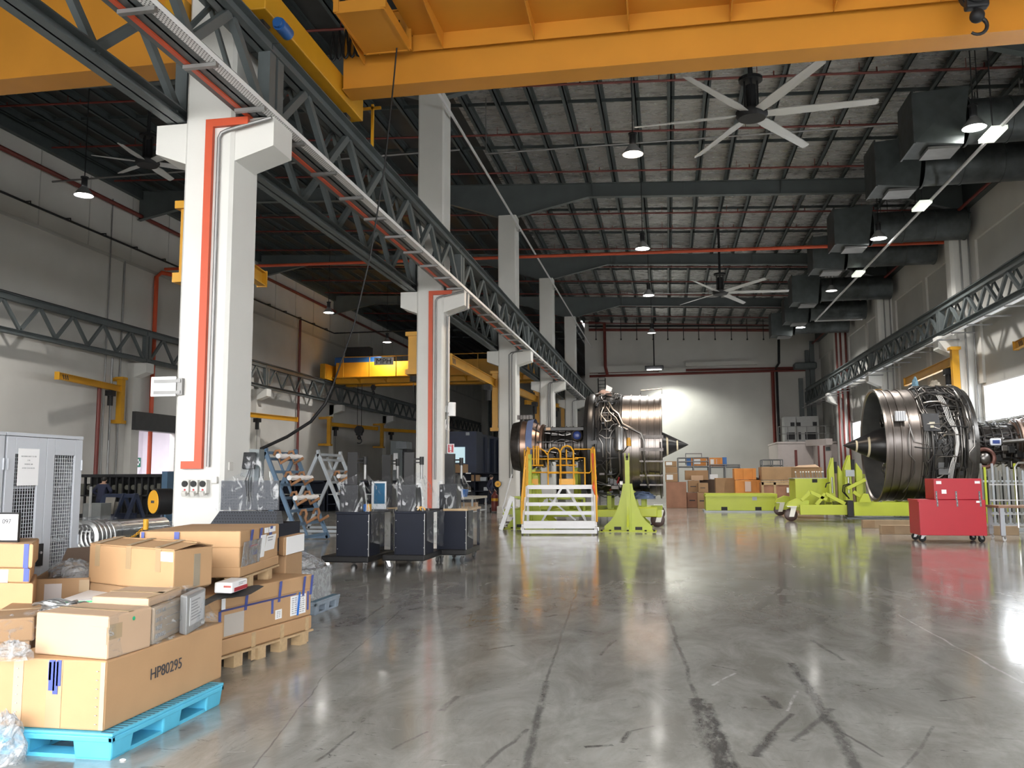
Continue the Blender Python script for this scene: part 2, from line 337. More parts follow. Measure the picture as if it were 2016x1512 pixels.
def floor_material():
    m = bpy.data.materials.new('sealed_concrete_floor'); m.use_nodes = True; nt = m.node_tree; N = nt.nodes; L = nt.links
    b = N['Principled BSDF']
    tc = N.new('ShaderNodeTexCoord'); geo = N.new('ShaderNodeNewGeometry')
    def noise(scale, st=(1, 1, 1), det=6, rough=0.55, dist=0.0):
        mp = N.new('ShaderNodeMapping'); mp.inputs['Scale'].default_value = st; L.new(geo.outputs['Position'], mp.inputs[0])
        n = N.new('ShaderNodeTexNoise'); n.inputs['Scale'].default_value = scale; n.inputs['Detail'].default_value = det
        n.inputs['Roughness'].default_value = rough; n.inputs['Distortion'].default_value = dist; L.new(mp.outputs[0], n.inputs['Vector']); return n.outputs['Fac']
    def ramp(src, p0, p1, c0, c1):
        r = N.new('ShaderNodeValToRGB'); r.color_ramp.elements[0].position = p0; r.color_ramp.elements[1].position = p1
        r.color_ramp.elements[0].color = (*c0, 1); r.color_ramp.elements[1].color = (*c1, 1); L.new(src, r.inputs[0]); return r.outputs[0]
    def mth(op, a, v=None, clamp=False):
        n = N.new('ShaderNodeMath'); n.operation = op; n.use_clamp = clamp
        for i, x in enumerate((a, v)):
            if x is None: continue
            if isinstance(x, (int, float)): n.inputs[i].default_value = x
            else: L.new(x, n.inputs[i])
        return n.outputs[0]
    def mix(fac, a, bb):
        n = N.new('ShaderNodeMixRGB')
        for i, x in enumerate((fac, a, bb)):
            if isinstance(x, tuple): n.inputs[i].default_value = (*x, 1)
            elif isinstance(x, (int, float)): n.inputs[i].default_value = x
            else: L.new(x, n.inputs[i])
        return n.outputs[0]
    base = ramp(noise(0.35, det=8), 0.3, 0.7, (0.33, 0.33, 0.315), (0.44, 0.44, 0.42))
    fine = ramp(noise(2.2, (1, 0.45, 1), det=10, rough=0.7, dist=0.6), 0.38, 0.66, (0.62, 0.61, 0.58), (1.0, 1.0, 1.0))
    mm = N.new('ShaderNodeMixRGB'); mm.blend_type = 'MULTIPLY'; mm.inputs[0].default_value = 1.0; L.new(base, mm.inputs[1]); L.new(fine, mm.inputs[2])
    col = mm.outputs[0]
    scuff = ramp(noise(5.5, (1, 1.8, 1), det=5, rough=0.75, dist=2.2), 0.625, 0.68, (0, 0, 0), (1, 1, 1))
    patch = ramp(noise(0.8, det=3), 0.5, 0.62, (0, 0, 0), (1, 1, 1))
    col = mix(mth('MULTIPLY', mth('MULTIPLY', scuff, patch), 0.85), col, (0.06, 0.058, 0.056))
    scuff2 = ramp(noise(9.0, (0.55, 2.0, 1), det=4, rough=0.7, dist=1.2), 0.64, 0.68, (0, 0, 0), (1, 1, 1))
    col = mix(mth('MULTIPLY', scuff2, 0.5), col, (0.05, 0.048, 0.046))
    scuff3 = ramp(noise(4.0, (1.9, 0.5, 1), det=7, rough=0.8, dist=1.6), 0.60, 0.68, (0, 0, 0), (1, 1, 1)); patch3 = ramp(noise(0.45, det=3), 0.48, 0.6, (0, 0, 0), (1, 1, 1))
    col = mix(mth('MULTIPLY', mth('MULTIPLY', scuff3, patch3), 0.8), col, (0.10, 0.095, 0.09))
    pale = ramp(noise(7.0, (0.8, 2.4, 1), det=5, rough=0.7, dist=1.0), 0.66, 0.70, (0, 0, 0), (1, 1, 1))
    col = mix(mth('MULTIPLY', pale, 0.35), col, (0.62, 0.62, 0.60))
    sp = N.new('ShaderNodeSeparateXYZ'); L.new(geo.outputs['Position'], sp.inputs[0]); X, Y = sp.outputs[0], sp.outputs[1]
    brk = noise(3.5, (2.0, 0.7, 1), det=8, rough=0.8); edge = noise(14.0, (1.0, 0.5, 1), det=6, rough=0.75)
    wob = mth('MULTIPLY', mth('SUBTRACT', noise(1.1, det=3), 0.5), 0.10)
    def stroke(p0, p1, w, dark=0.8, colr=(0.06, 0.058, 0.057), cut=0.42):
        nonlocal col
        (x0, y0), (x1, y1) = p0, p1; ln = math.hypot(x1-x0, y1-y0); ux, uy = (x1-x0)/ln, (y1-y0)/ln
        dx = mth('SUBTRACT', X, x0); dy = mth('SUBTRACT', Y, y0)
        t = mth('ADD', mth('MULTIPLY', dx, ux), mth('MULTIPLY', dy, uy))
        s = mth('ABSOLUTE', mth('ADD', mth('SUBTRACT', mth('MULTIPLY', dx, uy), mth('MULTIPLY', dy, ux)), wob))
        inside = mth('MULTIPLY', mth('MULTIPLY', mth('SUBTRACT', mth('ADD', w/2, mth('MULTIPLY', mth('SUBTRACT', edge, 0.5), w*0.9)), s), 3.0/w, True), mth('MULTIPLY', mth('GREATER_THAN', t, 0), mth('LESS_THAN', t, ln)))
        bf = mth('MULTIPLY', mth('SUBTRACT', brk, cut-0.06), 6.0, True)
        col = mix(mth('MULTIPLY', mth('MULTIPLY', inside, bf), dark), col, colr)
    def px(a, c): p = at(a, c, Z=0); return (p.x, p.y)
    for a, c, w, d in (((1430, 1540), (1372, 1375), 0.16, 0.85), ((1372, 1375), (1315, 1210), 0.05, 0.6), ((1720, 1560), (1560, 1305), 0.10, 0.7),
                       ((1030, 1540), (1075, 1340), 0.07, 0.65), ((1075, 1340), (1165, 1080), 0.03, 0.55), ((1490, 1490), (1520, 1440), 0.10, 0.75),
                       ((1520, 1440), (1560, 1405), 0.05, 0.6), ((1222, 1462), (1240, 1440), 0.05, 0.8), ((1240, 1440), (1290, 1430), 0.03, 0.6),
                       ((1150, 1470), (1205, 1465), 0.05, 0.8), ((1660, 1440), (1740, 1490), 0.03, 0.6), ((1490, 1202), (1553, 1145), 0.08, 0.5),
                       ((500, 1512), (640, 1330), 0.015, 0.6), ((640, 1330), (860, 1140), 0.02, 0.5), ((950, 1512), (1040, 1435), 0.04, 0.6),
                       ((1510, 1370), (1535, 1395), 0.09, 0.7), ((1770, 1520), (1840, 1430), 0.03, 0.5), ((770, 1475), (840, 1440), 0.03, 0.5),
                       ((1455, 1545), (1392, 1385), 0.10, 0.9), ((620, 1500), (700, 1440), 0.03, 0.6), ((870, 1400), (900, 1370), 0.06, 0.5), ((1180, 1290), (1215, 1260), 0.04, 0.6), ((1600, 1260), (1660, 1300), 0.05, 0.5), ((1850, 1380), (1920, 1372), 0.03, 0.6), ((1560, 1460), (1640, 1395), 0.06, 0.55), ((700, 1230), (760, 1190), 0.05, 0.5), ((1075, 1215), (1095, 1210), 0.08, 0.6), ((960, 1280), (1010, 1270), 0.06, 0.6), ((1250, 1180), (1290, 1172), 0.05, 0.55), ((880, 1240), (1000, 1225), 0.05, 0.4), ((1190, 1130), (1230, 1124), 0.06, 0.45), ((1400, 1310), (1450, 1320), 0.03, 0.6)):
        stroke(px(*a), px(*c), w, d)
    for a, c, w in (((1760, 1205), (1880, 1272), 0.03), ((1880, 1272), (2016, 1345), 0.035), ((1550, 1400), (1568, 1360), 0.03), ((1405, 1350), (1450, 1325), 0.03)):
        stroke(px(*a), px(*c), w, 0.55, (0.75, 0.75, 0.74), 0.46)
    L.new(col, b.inputs['Base Color'])
    rr = ramp(noise(1.6, (1, 0.5, 1), det=8, rough=0.7), 0.3, 0.75, (0.07,)*3, (0.21,)*3)
    L.new(rr, b.inputs['Roughness'])
    b.inputs['Specular IOR Level'].default_value = 0.75
    bp = N.new('ShaderNodeBump'); bp.inputs['Strength'].default_value = 0.06; bp.inputs['Distance'].default_value = 0.02
    L.new(noise(0.9, (1, 1, 1), det=3), bp.inputs['Height']); L.new(bp.outputs[0], b.inputs['Normal'])
    return m
struct(MB().bx(-27, 14, FYB, YE+1, -0.3, 0).build('floor', floor_material()))
apr = MB().bx(-60, 60, -60, FYB, -0.32, -0.02).build('ground', mat('apron_concrete', (0.5, 0.5, 0.48), 0.8)); struct(apr)  # unseen apron outside the door, added to bounce daylight into the hall

# left wall with a door opening, room beyond
D0, D1, DZ = 37.0, 40.9, 3.85
w = MB()
w.bx(XL-0.3, XL, FYB, D0, 0, 16.2); w.bx(XL-0.3, XL, D1, YE, 0, 16.2); w.bx(XL-0.3, XL, D0, D1, DZ, 16.2)
struct(w.build('wall_left', WALLW))
w = MB()
for y in [i*3.1-10 for i in range(40)]: w.bx(XL, XL+0.02, y, y+0.05, 11.9, 15.4)
w.bx(XL, XL+0.05, FYB, YE, 11.75, 11.9)
struct(w.build('trim_1', WALLR))
w = MB()
for k in range(9):
    y = CY0+BAY*k+0.1
    w.bx(XL, XL+0.35, y, y+0.6, 0, 7.0)
struct(w.build('trim_2', WALLW))
d = MB(); d.bx(XL-0.02, XL+0.55, D0-0.35, D1+0.25, DZ-0.02, DZ+0.85); d.bx(XL-0.02, XL+0.12, D0-0.3, D0, 0, DZ); d.bx(XL-0.02, XL+0.12, D1, D1+0.3, 0, DZ)
struct(d.build('door_1', mat('shutter_box_grey', (0.05, 0.052, 0.055), 0.5)))
w = MB(); w.bx(XL-6, XL-5.8, D0-4, D1+6, 0, 5.0); w.bx(XL-6, XL-0.3, D0-4, D0-3.8, 0, 5.0); w.bx(XL-6, XL-0.3, D1+6, D1+6.2, 0, 5.0); w.bx(XL-6, XL-0.3, D0-4, D1+6.2, 5.0, 5.2)
struct(w.build('wall_corridor', mat('corridor_lilac', (0.72, 0.69, 0.74), 0.7, var=0.02)))
struct(MB().bx(XL-6, XL-0.3, D0-4, D1+6, -0.3, 0).build('floor_corridor', WALLR))

# right wall, windows in every bay
WZ0, WZ1 = 3.6, 5.12
RC0 = CY0+0.70
bays = [(RC0+BAY*k+1.05, RC0+BAY*(k+1)-0.30) for k in range(-2, 6)]
w = MB(); yy = FYB
for a, c in bays:
    if a < -12 or c > YB: continue
    w.bx(XR, XR+0.3, yy, a, 0, 12.4); w.bx(XR, XR+0.3, a, c, 0, WZ0); w.bx(XR, XR+0.3, a, c, WZ1, 12.4); yy = c
w.bx(XR, XR+0.3, yy, YB+0.3, 0, 12.4)
struct(w.build('wall_right', WALLR))
t = MB(); t.bx(XR-0.10, XR, FYB, YB, 11.0, 12.4)
for k in range(-1, 5):
    y = RC0+BAY*k
    t.bx(XR-0.10, XR, y+0.8, y+1.5, 5.2, 11.0); t.bx(XR-0.10, XR, y-0.6, y, 5.2, 11.0)
    t.bx(XR-0.10, XR, y+6.2, y+6.75, 5.2, 11.0)
struct(t.build('trim_3', WALLW))
t = MB(); t.bx(XR-0.35, XR+0.35, FYB, YB, 12.4, 14.3); struct(t.build('trim_4', DKST))
t = MB(); t.bx(XL-0.3, XL+0.25, FYB, YE, 15.1, 16.3); struct(t.build('trim_5', DKST))
GLASS = film('window_glass', tint=(0.96, 0.98, 1.0), lo=0.05, hi=0.08, rough=0.05, bump=0.02)
n = 0
for a, c in bays:
    if a < -12 or c > YB: continue
    n += 1
    fr = MB(); fr.bx(XR-0.04, XR+0.2, a, c, WZ1-0.06, WZ1); fr.bx(XR-0.12, XR+0.2, a, c, WZ0, WZ0+0.07)
    k = 7
    for i in range(k+1):
        y = a+(c-a)*i/k; fr.bx(XR+0.05, XR+0.15, y-0.02, y+0.02, WZ0, WZ1)
    fo = struct(fr.build('window_%d' % n, ALU))
    MB().bx(XR+0.09, XR+0.11, a, c, WZ0+0.05, WZ1-0.05).build('pane', GLASS, fo)

# back wall of the main bay, partition beyond, end wall of the left bay
w = MB(); w.bx(COLX1-0.4, XR+0.3, YB, YB+0.3, 0, 16.0); struct(w.build('wall_back', WALLW))
w = MB(); w.bx(COLX1-0.4, COLX1-0.1, YB+0.3, YE, 0, 16); struct(w.build('wall_partition', WALLW))
w = MB(); w.bx(XL, COLX1-0.4, YE, YE+0.3, 0, 16.2); struct(w.build('wall_end', WALLW))
w = MB(); x0 = at(1160, 725, Y=YB).x; x1 = at(1297, 725, Y=YB).x; x2 = at(1350, 725, Y=YB).x; x3 = at(1490, 720, Y=YB).x
zl = at(1200, 726, Y=YB).z
w.bx(COLX1, x0, YB-0.35, YB, zl-0.75, zl-0.25); w.bx(x0, x1, YB-0.35, YB, zl-0.35, zl+0.2); w.bx(x1, x2, YB-0.35, YB, zl-0.5, zl-0.1); w.bx(x2, x3, YB-0.35, YB, zl, zl+0.35)
struct(w.build('trim_6', WALLW))

# unseen front wall behind the camera, added to darken the roof; hangar door open
w = MB(); FY = -5.0
w.bx(XL-0.3, -19, FY-0.3, FY, 0, 16.2); w.bx(10.5, XR+0.3, FY-0.3, FY, 0, 15.5); w.bx(-19, 10.5, FY-0.3, FY, 8.0, 15.8)
struct(w.build('wall_front', WALLW))

# roof: foil-faced sheet on a slight fall to the right
def foil():
    m = bpy.data.materials.new('roof_foil'); m.use_nodes = True; nt = m.node_tree; N = nt.nodes; L = nt.links
    b = N['Principled BSDF']; b.inputs['Base Color'].default_value = (0.50, 0.50, 0.50, 1); b.inputs['Metallic'].default_value = 0.7
    geo = N.new('ShaderNodeNewGeometry'); mp = N.new('ShaderNodeMapping'); mp.inputs['Scale'].default_value = (0.8, 3.0, 1); L.new(geo.outputs['Position'], mp.inputs[0])
    n = N.new('ShaderNodeTexNoise'); n.inputs['Scale'].default_value = 1.6; n.inputs['Detail'].default_value = 7; n.inputs['Roughness'].default_value = 0.7; L.new(mp.outputs[0], n.inputs['Vector'])
    r = N.new('ShaderNodeMapRange'); r.inputs[1].default_value = 0.3; r.inputs[2].default_value = 0.7; r.inputs[3].default_value = 0.16; r.inputs[4].default_value = 0.42
    L.new(n.outputs['Fac'], r.inputs[0]); L.new(r.outputs[0], b.inputs['Roughness'])
    bp = N.new('ShaderNodeBump'); bp.inputs['Strength'].default_value = 0.75; bp.inputs['Distance'].default_value = 0.12; L.new(n.outputs['Fac'], bp.inputs['Height']); L.new(bp.outputs[0], b.inputs['Normal'])
    return m
FOIL = foil()
x0, x1 = XL-0.5, XR+0.5
def slab(name, x0, x1, ye, m):
    c = MB(); c.hexa([(x0, FYB, zr(x0)+0.28), (x1, FYB, zr(x1)+0.28), (x1, ye, zr(x1)+0.28), (x0, ye, zr(x0)+0.28)], [(x0, FYB, zr(x0)+0.45), (x1, FYB, zr(x1)+0.45), (x1, ye, zr(x1)+0.45), (x0, ye, zr(x0)+0.45)])
    struct(c.build(name, m))
slab('ceiling', COLX0, x1, YB+0.4, FOIL); slab('ceiling_left', x0, COLX0, YE+0.4, mat('dark_roof_sheet', (0.05, 0.052, 0.052), 0.5, 0.3, var=0.2, vscale=1.0))
# purlins run the length of the hall
i = 0; x = -24.6
while x < XR:
    z = zr(x); y1 = YB if x > COLX1-0.5 else YE
    p = MB(); p.bx(x-0.02, x+0.02, FYB+0.4, y1, z, z+0.28); p.bx(x-0.13, x+0.02, FYB+0.4, y1, z, z+0.018); p.bx(x-0.012, x+0.13, FYB+0.4, y1, z+0.255, z+0.28)
    o = p.build('roof_purlin', DKST)
    tag(o, 'dark grey roof purlin running the length of the hall under the foil roof', 'purlin', 'purlins under the foil roof'); x += 1.19
# cross struts between the purlins
for y in [CY0+0.42+BAY*k+f for k in range(0, 6) for f in (4.2, 8.3)]:
    xe = XR-0.3 if y < YB else COLX1-0.6
    b = MB(); b.bar((XL+0.3, y, zr(XL)+0.12), (xe, y, zr(xe)+0.12), 0.04, 0.12)
    tag(b.build('purlin_strut', DKST), 'thin dark strut tying the roof purlins together between two frames', 'strut', 'struts between the purlins')
# roof frames
for k in range(5):
    y = CY0+0.42+BAY*k; b = MB(); D = 0.62
    top = [(XL+0.05, zr(XL)), (XR-0.05, zr(XR))]
    low = [(XR-0.05, zr(XR)-1.55), (XR-3.6, zr(XR-3.6)-D), (COLX1+3.2, zr(COLX1+3.2)-D), (COLX1-0.1, 13.13), (COLX0+0.1, 13.13), (COLX0-3.2, zr(COLX0-3.2)-D), (XL+3.4, zr(XL+3.4)-D), (XL+0.05, zr(XL)-1.45)]
    b.prism(top+low, 'xz', y-0.012, y+0.012)
    for a, c in zip(low, low[1:]): b.bar((a[0], y, a[1]), (c[0], y, c[1]), 0.26, 0.025)
    b.bar((top[0][0], y, top[0][1]-0.01), (top[1][0], y, top[1][1]-0.01), 0.26, 0.02)
    for xx in (-20, -15, -11, -3, 1.0, 5):
        b.bx(xx-0.012, xx+0.012, y-0.12, y+0.12, zr(xx)-D, zr(xx)-0.02)
    tag(b.build('roof_beam', GREYST if k > 0 else GREYST), 'deep grey haunched roof beam spanning both bays on the column tops, ' + ['nearest and hidden behind the orange crane', 'just beyond the orange crane', 'third from the front, behind the near ceiling fan', 'fourth from the front, above the far ceiling fan', 'fifth from the front', 'farthest, near the back wall'][k], 'roof beam', 'haunched roof beams')
# sprinkler pipes across the roof
for y in [22.3, 26.4, 30.4, 34.5, 40.4, 43.0, 47.0, 51.2, 55.2, 59.3, 63.5, 67.6, 71]:
    p = MB(); p.cyl((XL+0.4, y, zr(XL)-0.32), (XR-0.4, y, zr(XR)-0.32), 0.04, 8)
    for xx in range(-24, 12, 3): p.cyl((xx, y, zr(xx)-0.32), (xx, y, zr(xx)+0.0), 0.012, 6); p.cyl((xx+0.5, y, zr(xx)-0.32), (xx+0.5, y, zr(xx)-0.18), 0.02, 6)
    tag(p.build('sprinkler_pipe', REDP, smooth=True), 'thin dark red sprinkler pipe crossing the bay under the roof', 'pipe', 'sprinkler pipes under the roof')
p = MB(); a = at(920, 520, Y=38.6); c = at(1830, 479, Y=38.6); p.cyl((XL+0.5, 38.6, a.z+0.5), (XR-0.02, 38.6, c.z), 0.075, 10)
tag(p.build('water_main', ORED, smooth=True), 'thicker orange-red water pipe crossing the hall in front of the far roof beams', 'pipe')

# ---------------------------------------------------------------- columns
def column(k):
    y0 = CY0+BAY*k; ordn = ['nearest white column, with an orange-red conduit down its face', 'second white column, with the red fire sign at its foot', 'third white column, beside the engine stairs', 'fourth white column behind the left engine core', 'fifth white column, near the back wall', 'sixth white column at the back wall'][k]
    t = thing('column', 'tall '+ordn, 'column', (-6.79, y0+CD/2, 0), group='white columns between the two bays')
    c = 0.05; x0, x1, y1 = COLX0, COLX1, y0+CD
    poly = [(x0+c, y0), (x1-c, y0), (x1, y0+c), (x1, y1-c), (x1-c, y1), (x0+c, y1), (x0, y1-c), (x0, y0+c)]
    MB().prism(poly, 'xy', 0, 13.13).build('shaft', WHITE, t)
    MB().bx(x0-0.06, x1+0.06, y0-0.06, y1+0.06, 0, 0.3).build('plinth', WHITE, t)
    ya, yb = y0+0.06, y0+0.70
    for s, xt, xc in ((-1, -7.71, COLX0), (1, -5.76, COLX1)):
        poly = [(xc, 7.04), (xt, 7.04), (xt, 6.585), (xc, 6.39)]
        MB().prism(poly, 'xz', ya, yb).build('corbel', WHITE, t)
    return t
for k in range(5): column(k)
for k in range(2, 5):
    y = RC0+BAY*k
    where = {-1: 'out of sight beside the camera', 0: 'nearest the camera at the right edge', 1: 'behind the right engine core at the bright window', 2: 'beside the yellow wall crane on the right', 3: 'beyond the right engine, hung with red pipes', 4: 'far down the right wall', 5: 'at the far right corner'}[k]
    t = thing('wall_column', 'grey-white wall column on the right wall, '+where, 'column', (12.1, y+0.4, 0), group='columns along the right wall')
    c = 0.12; x0 = 11.65
    MB().prism([(x0+c, y), (XR, y), (XR, y+0.8), (x0+c, y+0.8), (x0, y+0.8-c), (x0, y+c)], 'xy', 0, 12.6).build('shaft', WHITE, t)
    MB().prism([(x0+0.05, 7.22), (11.0, 7.22), (11.0, 6.7), (x0+0.05, 6.35)], 'xz', y+0.05, y+0.72).build('corbel', WHITE, t)
for k in range(2, 8):
    y = CY0+BAY*k+0.1
    t = MB().prism([(XL, 7.0), (XL+1.0, 7.0), (XL+1.0, 6.55), (XL, 6.2)], 'xz', y, y+0.6).build('wall_corbel', WHITE)
    tag(t, 'white concrete corbel on the left wall carrying the lattice runway, '+['left of the nearest column', 'behind the nearest column', 'right of the nearest column', 'left of the second column', 'behind the second column', 'far end of the wall'][k-2], 'corbel', 'corbels on the left wall')

# ---------------------------------------------------------------- crane runway lattice girders
def lattice(x, y0, y1, zb, zt, label, group, side=1, wch=0.24, n=6, back=None, m=GREYST, extra=None):
    t = thing('runway_girder', label, 'girder', (x, (y0+y1)/2, zb), group=group)
    ch = MB()
    ch.bx(x-wch/2, x+wch/2, y0, y1, zb, zb+0.025); ch.bx(x-0.015, x+0.015, y0, y1, zb, zb+0.2); ch.bx(x-wch/2, x+wch/2, y0, y1, zb+0.18, zb+0.2)
    ch.build('bottom_chord', m, t)
    ch = MB(); ch.bx(x-wch/2, x+wch/2, y0, y1, zt-0.02, zt); ch.bx(x-0.015, x+0.015, y0, y1, zt-0.26, zt); ch.bx(x-wch/2, x+wch/2, y0, y1, zt-0.26, zt-0.24)
    ch.build('top_chord', m, t)
    MB().bx(x-0.03, x+0.03, y0, y1, zt, zt+0.07).build('rail', DARK, t)
    for e, s in ((y0+0.12, 1), (y1-0.12, -1)):
        MB().bx(x-0.1, x+0.1, e-0.1, e+0.1, zb+0.2, zt-0.26).build('end_post', m, t)
    L = (y1-y0-0.6)/n
    for i in range(n):
        a = y0+0.3+L*i
        for p, q in (((a, zb+0.2), (a+L/2-0.04, zt-0.26)), ((a+L, zb+0.2), (a+L/2+0.04, zt-0.26))):
            MB().bar((x, p[0], p[1]), (x, q[0], q[1]), 0.13, 0.10, up=(1, 0, 0)).build('brace', m, t)
    if back is not None:
        xb = back; b = MB()
        b.bx(xb-0.05, xb+0.05, y0, y1, zb+0.05, zb+0.13); b.bx(xb-0.05, xb+0.05, y0, y1, zt-0.13, zt-0.05)
        b.build('side_chord', m, t)
        for i in range(n):
            a = y0+0.3+L*i
            MB().bar((xb, a, zb+0.1), (xb, a+L/2, zt-0.1), 0.06, 0.06).bar((xb, a+L/2, zt-0.1), (xb, a+L, zb+0.1), 0.06, 0.06).build('side_brace', m, t)
            MB().bar((x, a+L/2, zt-0.2), (xb, a+L, zt-0.15), 0.05, 0.05).bar((x, a, zb+0.12), (xb, a, zb+0.1), 0.05, 0.05).build('tie', m, t)
    return t
spans = [(CY0+0.38+BAY*k, min(YB-0.05, CY0+0.38+BAY*(k+1))) for k in range(-1, 5)]
wh = ['over the camera to the nearest column', 'from the nearest to the second column', 'from the second to the third column', 'from the third to the fourth column', 'from the fourth to the fifth column', 'from the fifth column to the back wall']
TRAY = dots('tray_white', (0.80, 0.80, 0.80), (0.05, 0.05, 0.05), scale=17, r=0.26)
for k, (a, c) in enumerate(spans):
    lattice(-7.38, a+0.02, c-0.02, 7.06, 8.4, 'grey lattice crane runway on the left corbels, '+wh[k], 'runway girders on the left corbels', n=6, wch=0.3)
    t = lattice(-5.99, a+0.02, c-0.02, 7.06, 8.4, 'grey lattice crane runway on the right corbels, '+wh[k], 'runway girders on the right corbels', n=6, wch=0.26, back=-6.3)
    ty = MB(); ty.bx(-5.86, -5.72, a, c, 7.035, 7.045); ty.bx(-5.725, -5.715, a, c, 7.035, 7.11)
    ty = tag(ty.build('cable_tray', TRAY), 'white perforated cable tray along the runway, '+wh[k], 'cable tray', 'perforated trays along the runway')
    for i in range(9):
        y = a+0.7+i*BAY/9
        if y > c-0.2: break
        MB().bar((-6.2, y, 7.0), (-5.72, y, 7.0), 0.07, 0.05).build('bracket', GALV, ty)
    if k < 4:
        r = MB(); r.bx(-6.18, -6.11, a+0.02, c-0.02, 7.03, 7.055)
        tag(r.build('conduit_trunking', ORED), 'orange-red flat trunking under the runway, '+wh[k], 'trunking', 'red trunking under the runway')
for k in range(1, 8):
    a, c = CY0+0.38+BAY*k, CY0+0.38+BAY*(k+1)
    if c > YE: break
    lattice(-24.4, a+0.02, c-0.02, 7.03, 8.55, 'grey lattice crane runway along the left wall, '+['left edge of the picture, nearest stretch', 'left of the nearest column', 'left edge to the nearest column', 'passing behind the nearest column', 'right of the nearest column', 'below the far yellow crane', 'behind the second column', 'farthest stretch'][k], 'runway girders on the left wall', n=6)
for k in range(1, 5):
    a, c = RC0+0.4+BAY*k, min(YB-0.05, RC0+0.4+BAY*(k+1))
    t = lattice(11.25, a+0.02, c-0.02, 7.24, 8.52, 'grey lattice crane runway along the right wall, '+['beside the camera', 'first stretch past the camera', 'at the right edge of the picture', 'above the right engine', 'beyond the right engine', 'far end by the back wall'][k+1], 'runway girders on the right wall', n=6, wch=0.22, back=11.5)
    ty = MB(); ty.bx(10.86, 11.02, a, c, 7.0, 7.02)
    ty = tag(ty.build('cable_tray', ALU), 'pale cable tray below the right wall runway, '+['beside the camera', 'first stretch past the camera', 'at the right edge of the picture', 'above the right engine', 'beyond the right engine', 'far end by the back wall'][k+1], 'cable tray', 'trays below the right runway')
    for i in range(7):
        y = a+0.9+i*BAY/7
        if y > c-0.2: break
        MB().bar((10.8, y, 6.97), (11.65, y, 6.97), 0.05, 0.05).build('bracket', GALV, ty)
# ---------------------------------------------------------------- overhead cranes
def hook_block(name, label, p, top, s=1.0, col=DARK):
    t = thing(name, label, 'crane hook', p)
    p = V3(p); m = MB()
    m.rbox(p+Vector((0, 0, 0.42*s)), 0.30*s, 0.16*s, 0.34*s); m.build('block', col, t, bevel=0.03*s)
    m = MB()
    for q in (-1, 1): m.lathe([(-0.05*s, 0.0), (-0.05*s, 0.2*s), (0.05*s, 0.2*s), (0.05*s, 0)], p+Vector((0, q*0.06*s, 0.50*s)), (0, 1, 0), 20)
    m.build('sheave', DARK, t, smooth=True)
    m = MB(); m.tube([p+Vector((0, 0, 0.26*s)), p+Vector((0, 0, 0.12*s))]+arc(p+Vector((0, 0, 0)), (1, 0, 0), (0, 0, 1), 0.12*s, PI*0.5, -PI*0.75, 12), 0.035*s, 8, r1=0.02*s)
    m.build('hook', DARK, t, smooth=True)
    MB().ball(p+Vector((0, 0, 0.15*s)), 0.1*s, 14, 10).build('swivel', DARK, t, smooth=True)
    for q in (-1, 1):
        MB().cyl(p+Vector((q*0.1*s, 0, 0.5*s)), (p.x+q*0.1*s, p.y, top), 0.010*s+0.004, 6).build('rope', DARK, t)
    return t
def girder_bay(xa, xb, yf, yb, zb, zt, label, side):
    """box girder with end carriages; yf/yb = near and far face"""
    t = thing('bridge_crane', label, 'overhead crane', ((xa+xb)/2, (yf+yb)/2, zb), group='overhead travelling cranes')
    m = MB(); m.bx(xa, xb, yf+0.03, yb-0.03, zb+0.02, zt-0.02); m.build('girder', ORANGE, t)
    m = MB(); m.bx(xa, xb, yf-0.02, yb+0.02, zb, zb+0.02); m.bx(xa, xb, yf-0.02, yb+0.02, zt-0.02, zt); m.build('flange', ORANGE, t)
    return t
# main bay crane
zb = 8.66
yf, yb = at(900, 157, Z=zb).y, at(900, 180, Z=zb).y
cr = girder_bay(-5.72, 11.1, yf, yb, zb, 10.1, 'orange travelling crane with walkway and festoon cables over the near bay', 1)
for x, xs in ((-5.99, 1), (11.25, -1)):
    m = MB(); m.bx(x-0.17, x+0.23*xs if xs > 0 else x+0.17, yf-3.0, yb+0.75, 8.56, 9.0); m.build('end_carriage', YELLOW, cr, bevel=0.02)
    m = MB(); m.bx(x-0.16, x+0.16, yb+0.75, yb+0.83, 8.62, 8.94); m.build('buffer_plate', YELLOW, cr)
    for y in (yf-2.6, yb+0.4): MB().cyl((x-0.06, y, 8.60), (x+0.06, y, 8.60), 0.13, 18).build('travel_wheel', DARK, cr)
p = at(558, 57, X=-5.62); m = MB(); m.cyl((p.x, p.y-0.16, p.z), (p.x, p.y+0.16, p.z), 0.1, 18); m.cyl((p.x, p.y-0.22, p.z), (p.x, p.y-0.16, p.z), 0.075, 18)
lab(m.build('travel_motor', BLUEM, cr, smooth=True), 'blue travel motor')
# walkway hung on the near side
zu = 9.5; y0, y1 = yf-1.75, yf-0.12
m = MB(); m.bx(-4.35, 11.0, y0, y1, zu, zu+0.04); m.bx(-4.35, 11.0, y1-0.02, y1, zu-0.30, zu); m.bx(-4.35, 11.0, y0, y0+0.02, zu-0.1, zu+0.1); m.build('walkway', ORANGE, cr)
for px_, py_ in ((718, 128), (748, 96), (873, 84), (1052, 64), (1238, 43), (1437, 26), (1640, 4), (1850, -18)):
    q = at(px_, py_, Y=y1); dz = q.z
    m = MB(); m.prism([(y0, zu), (y1, zu), (y1, min(dz, zu-0.3)), (y1-0.10, min(dz, zu-0.3)+0.0), (y0, zu-0.08)], 'yz', q.x-0.008, q.x+0.008)
    m.build('bracket', ORANGE, cr)
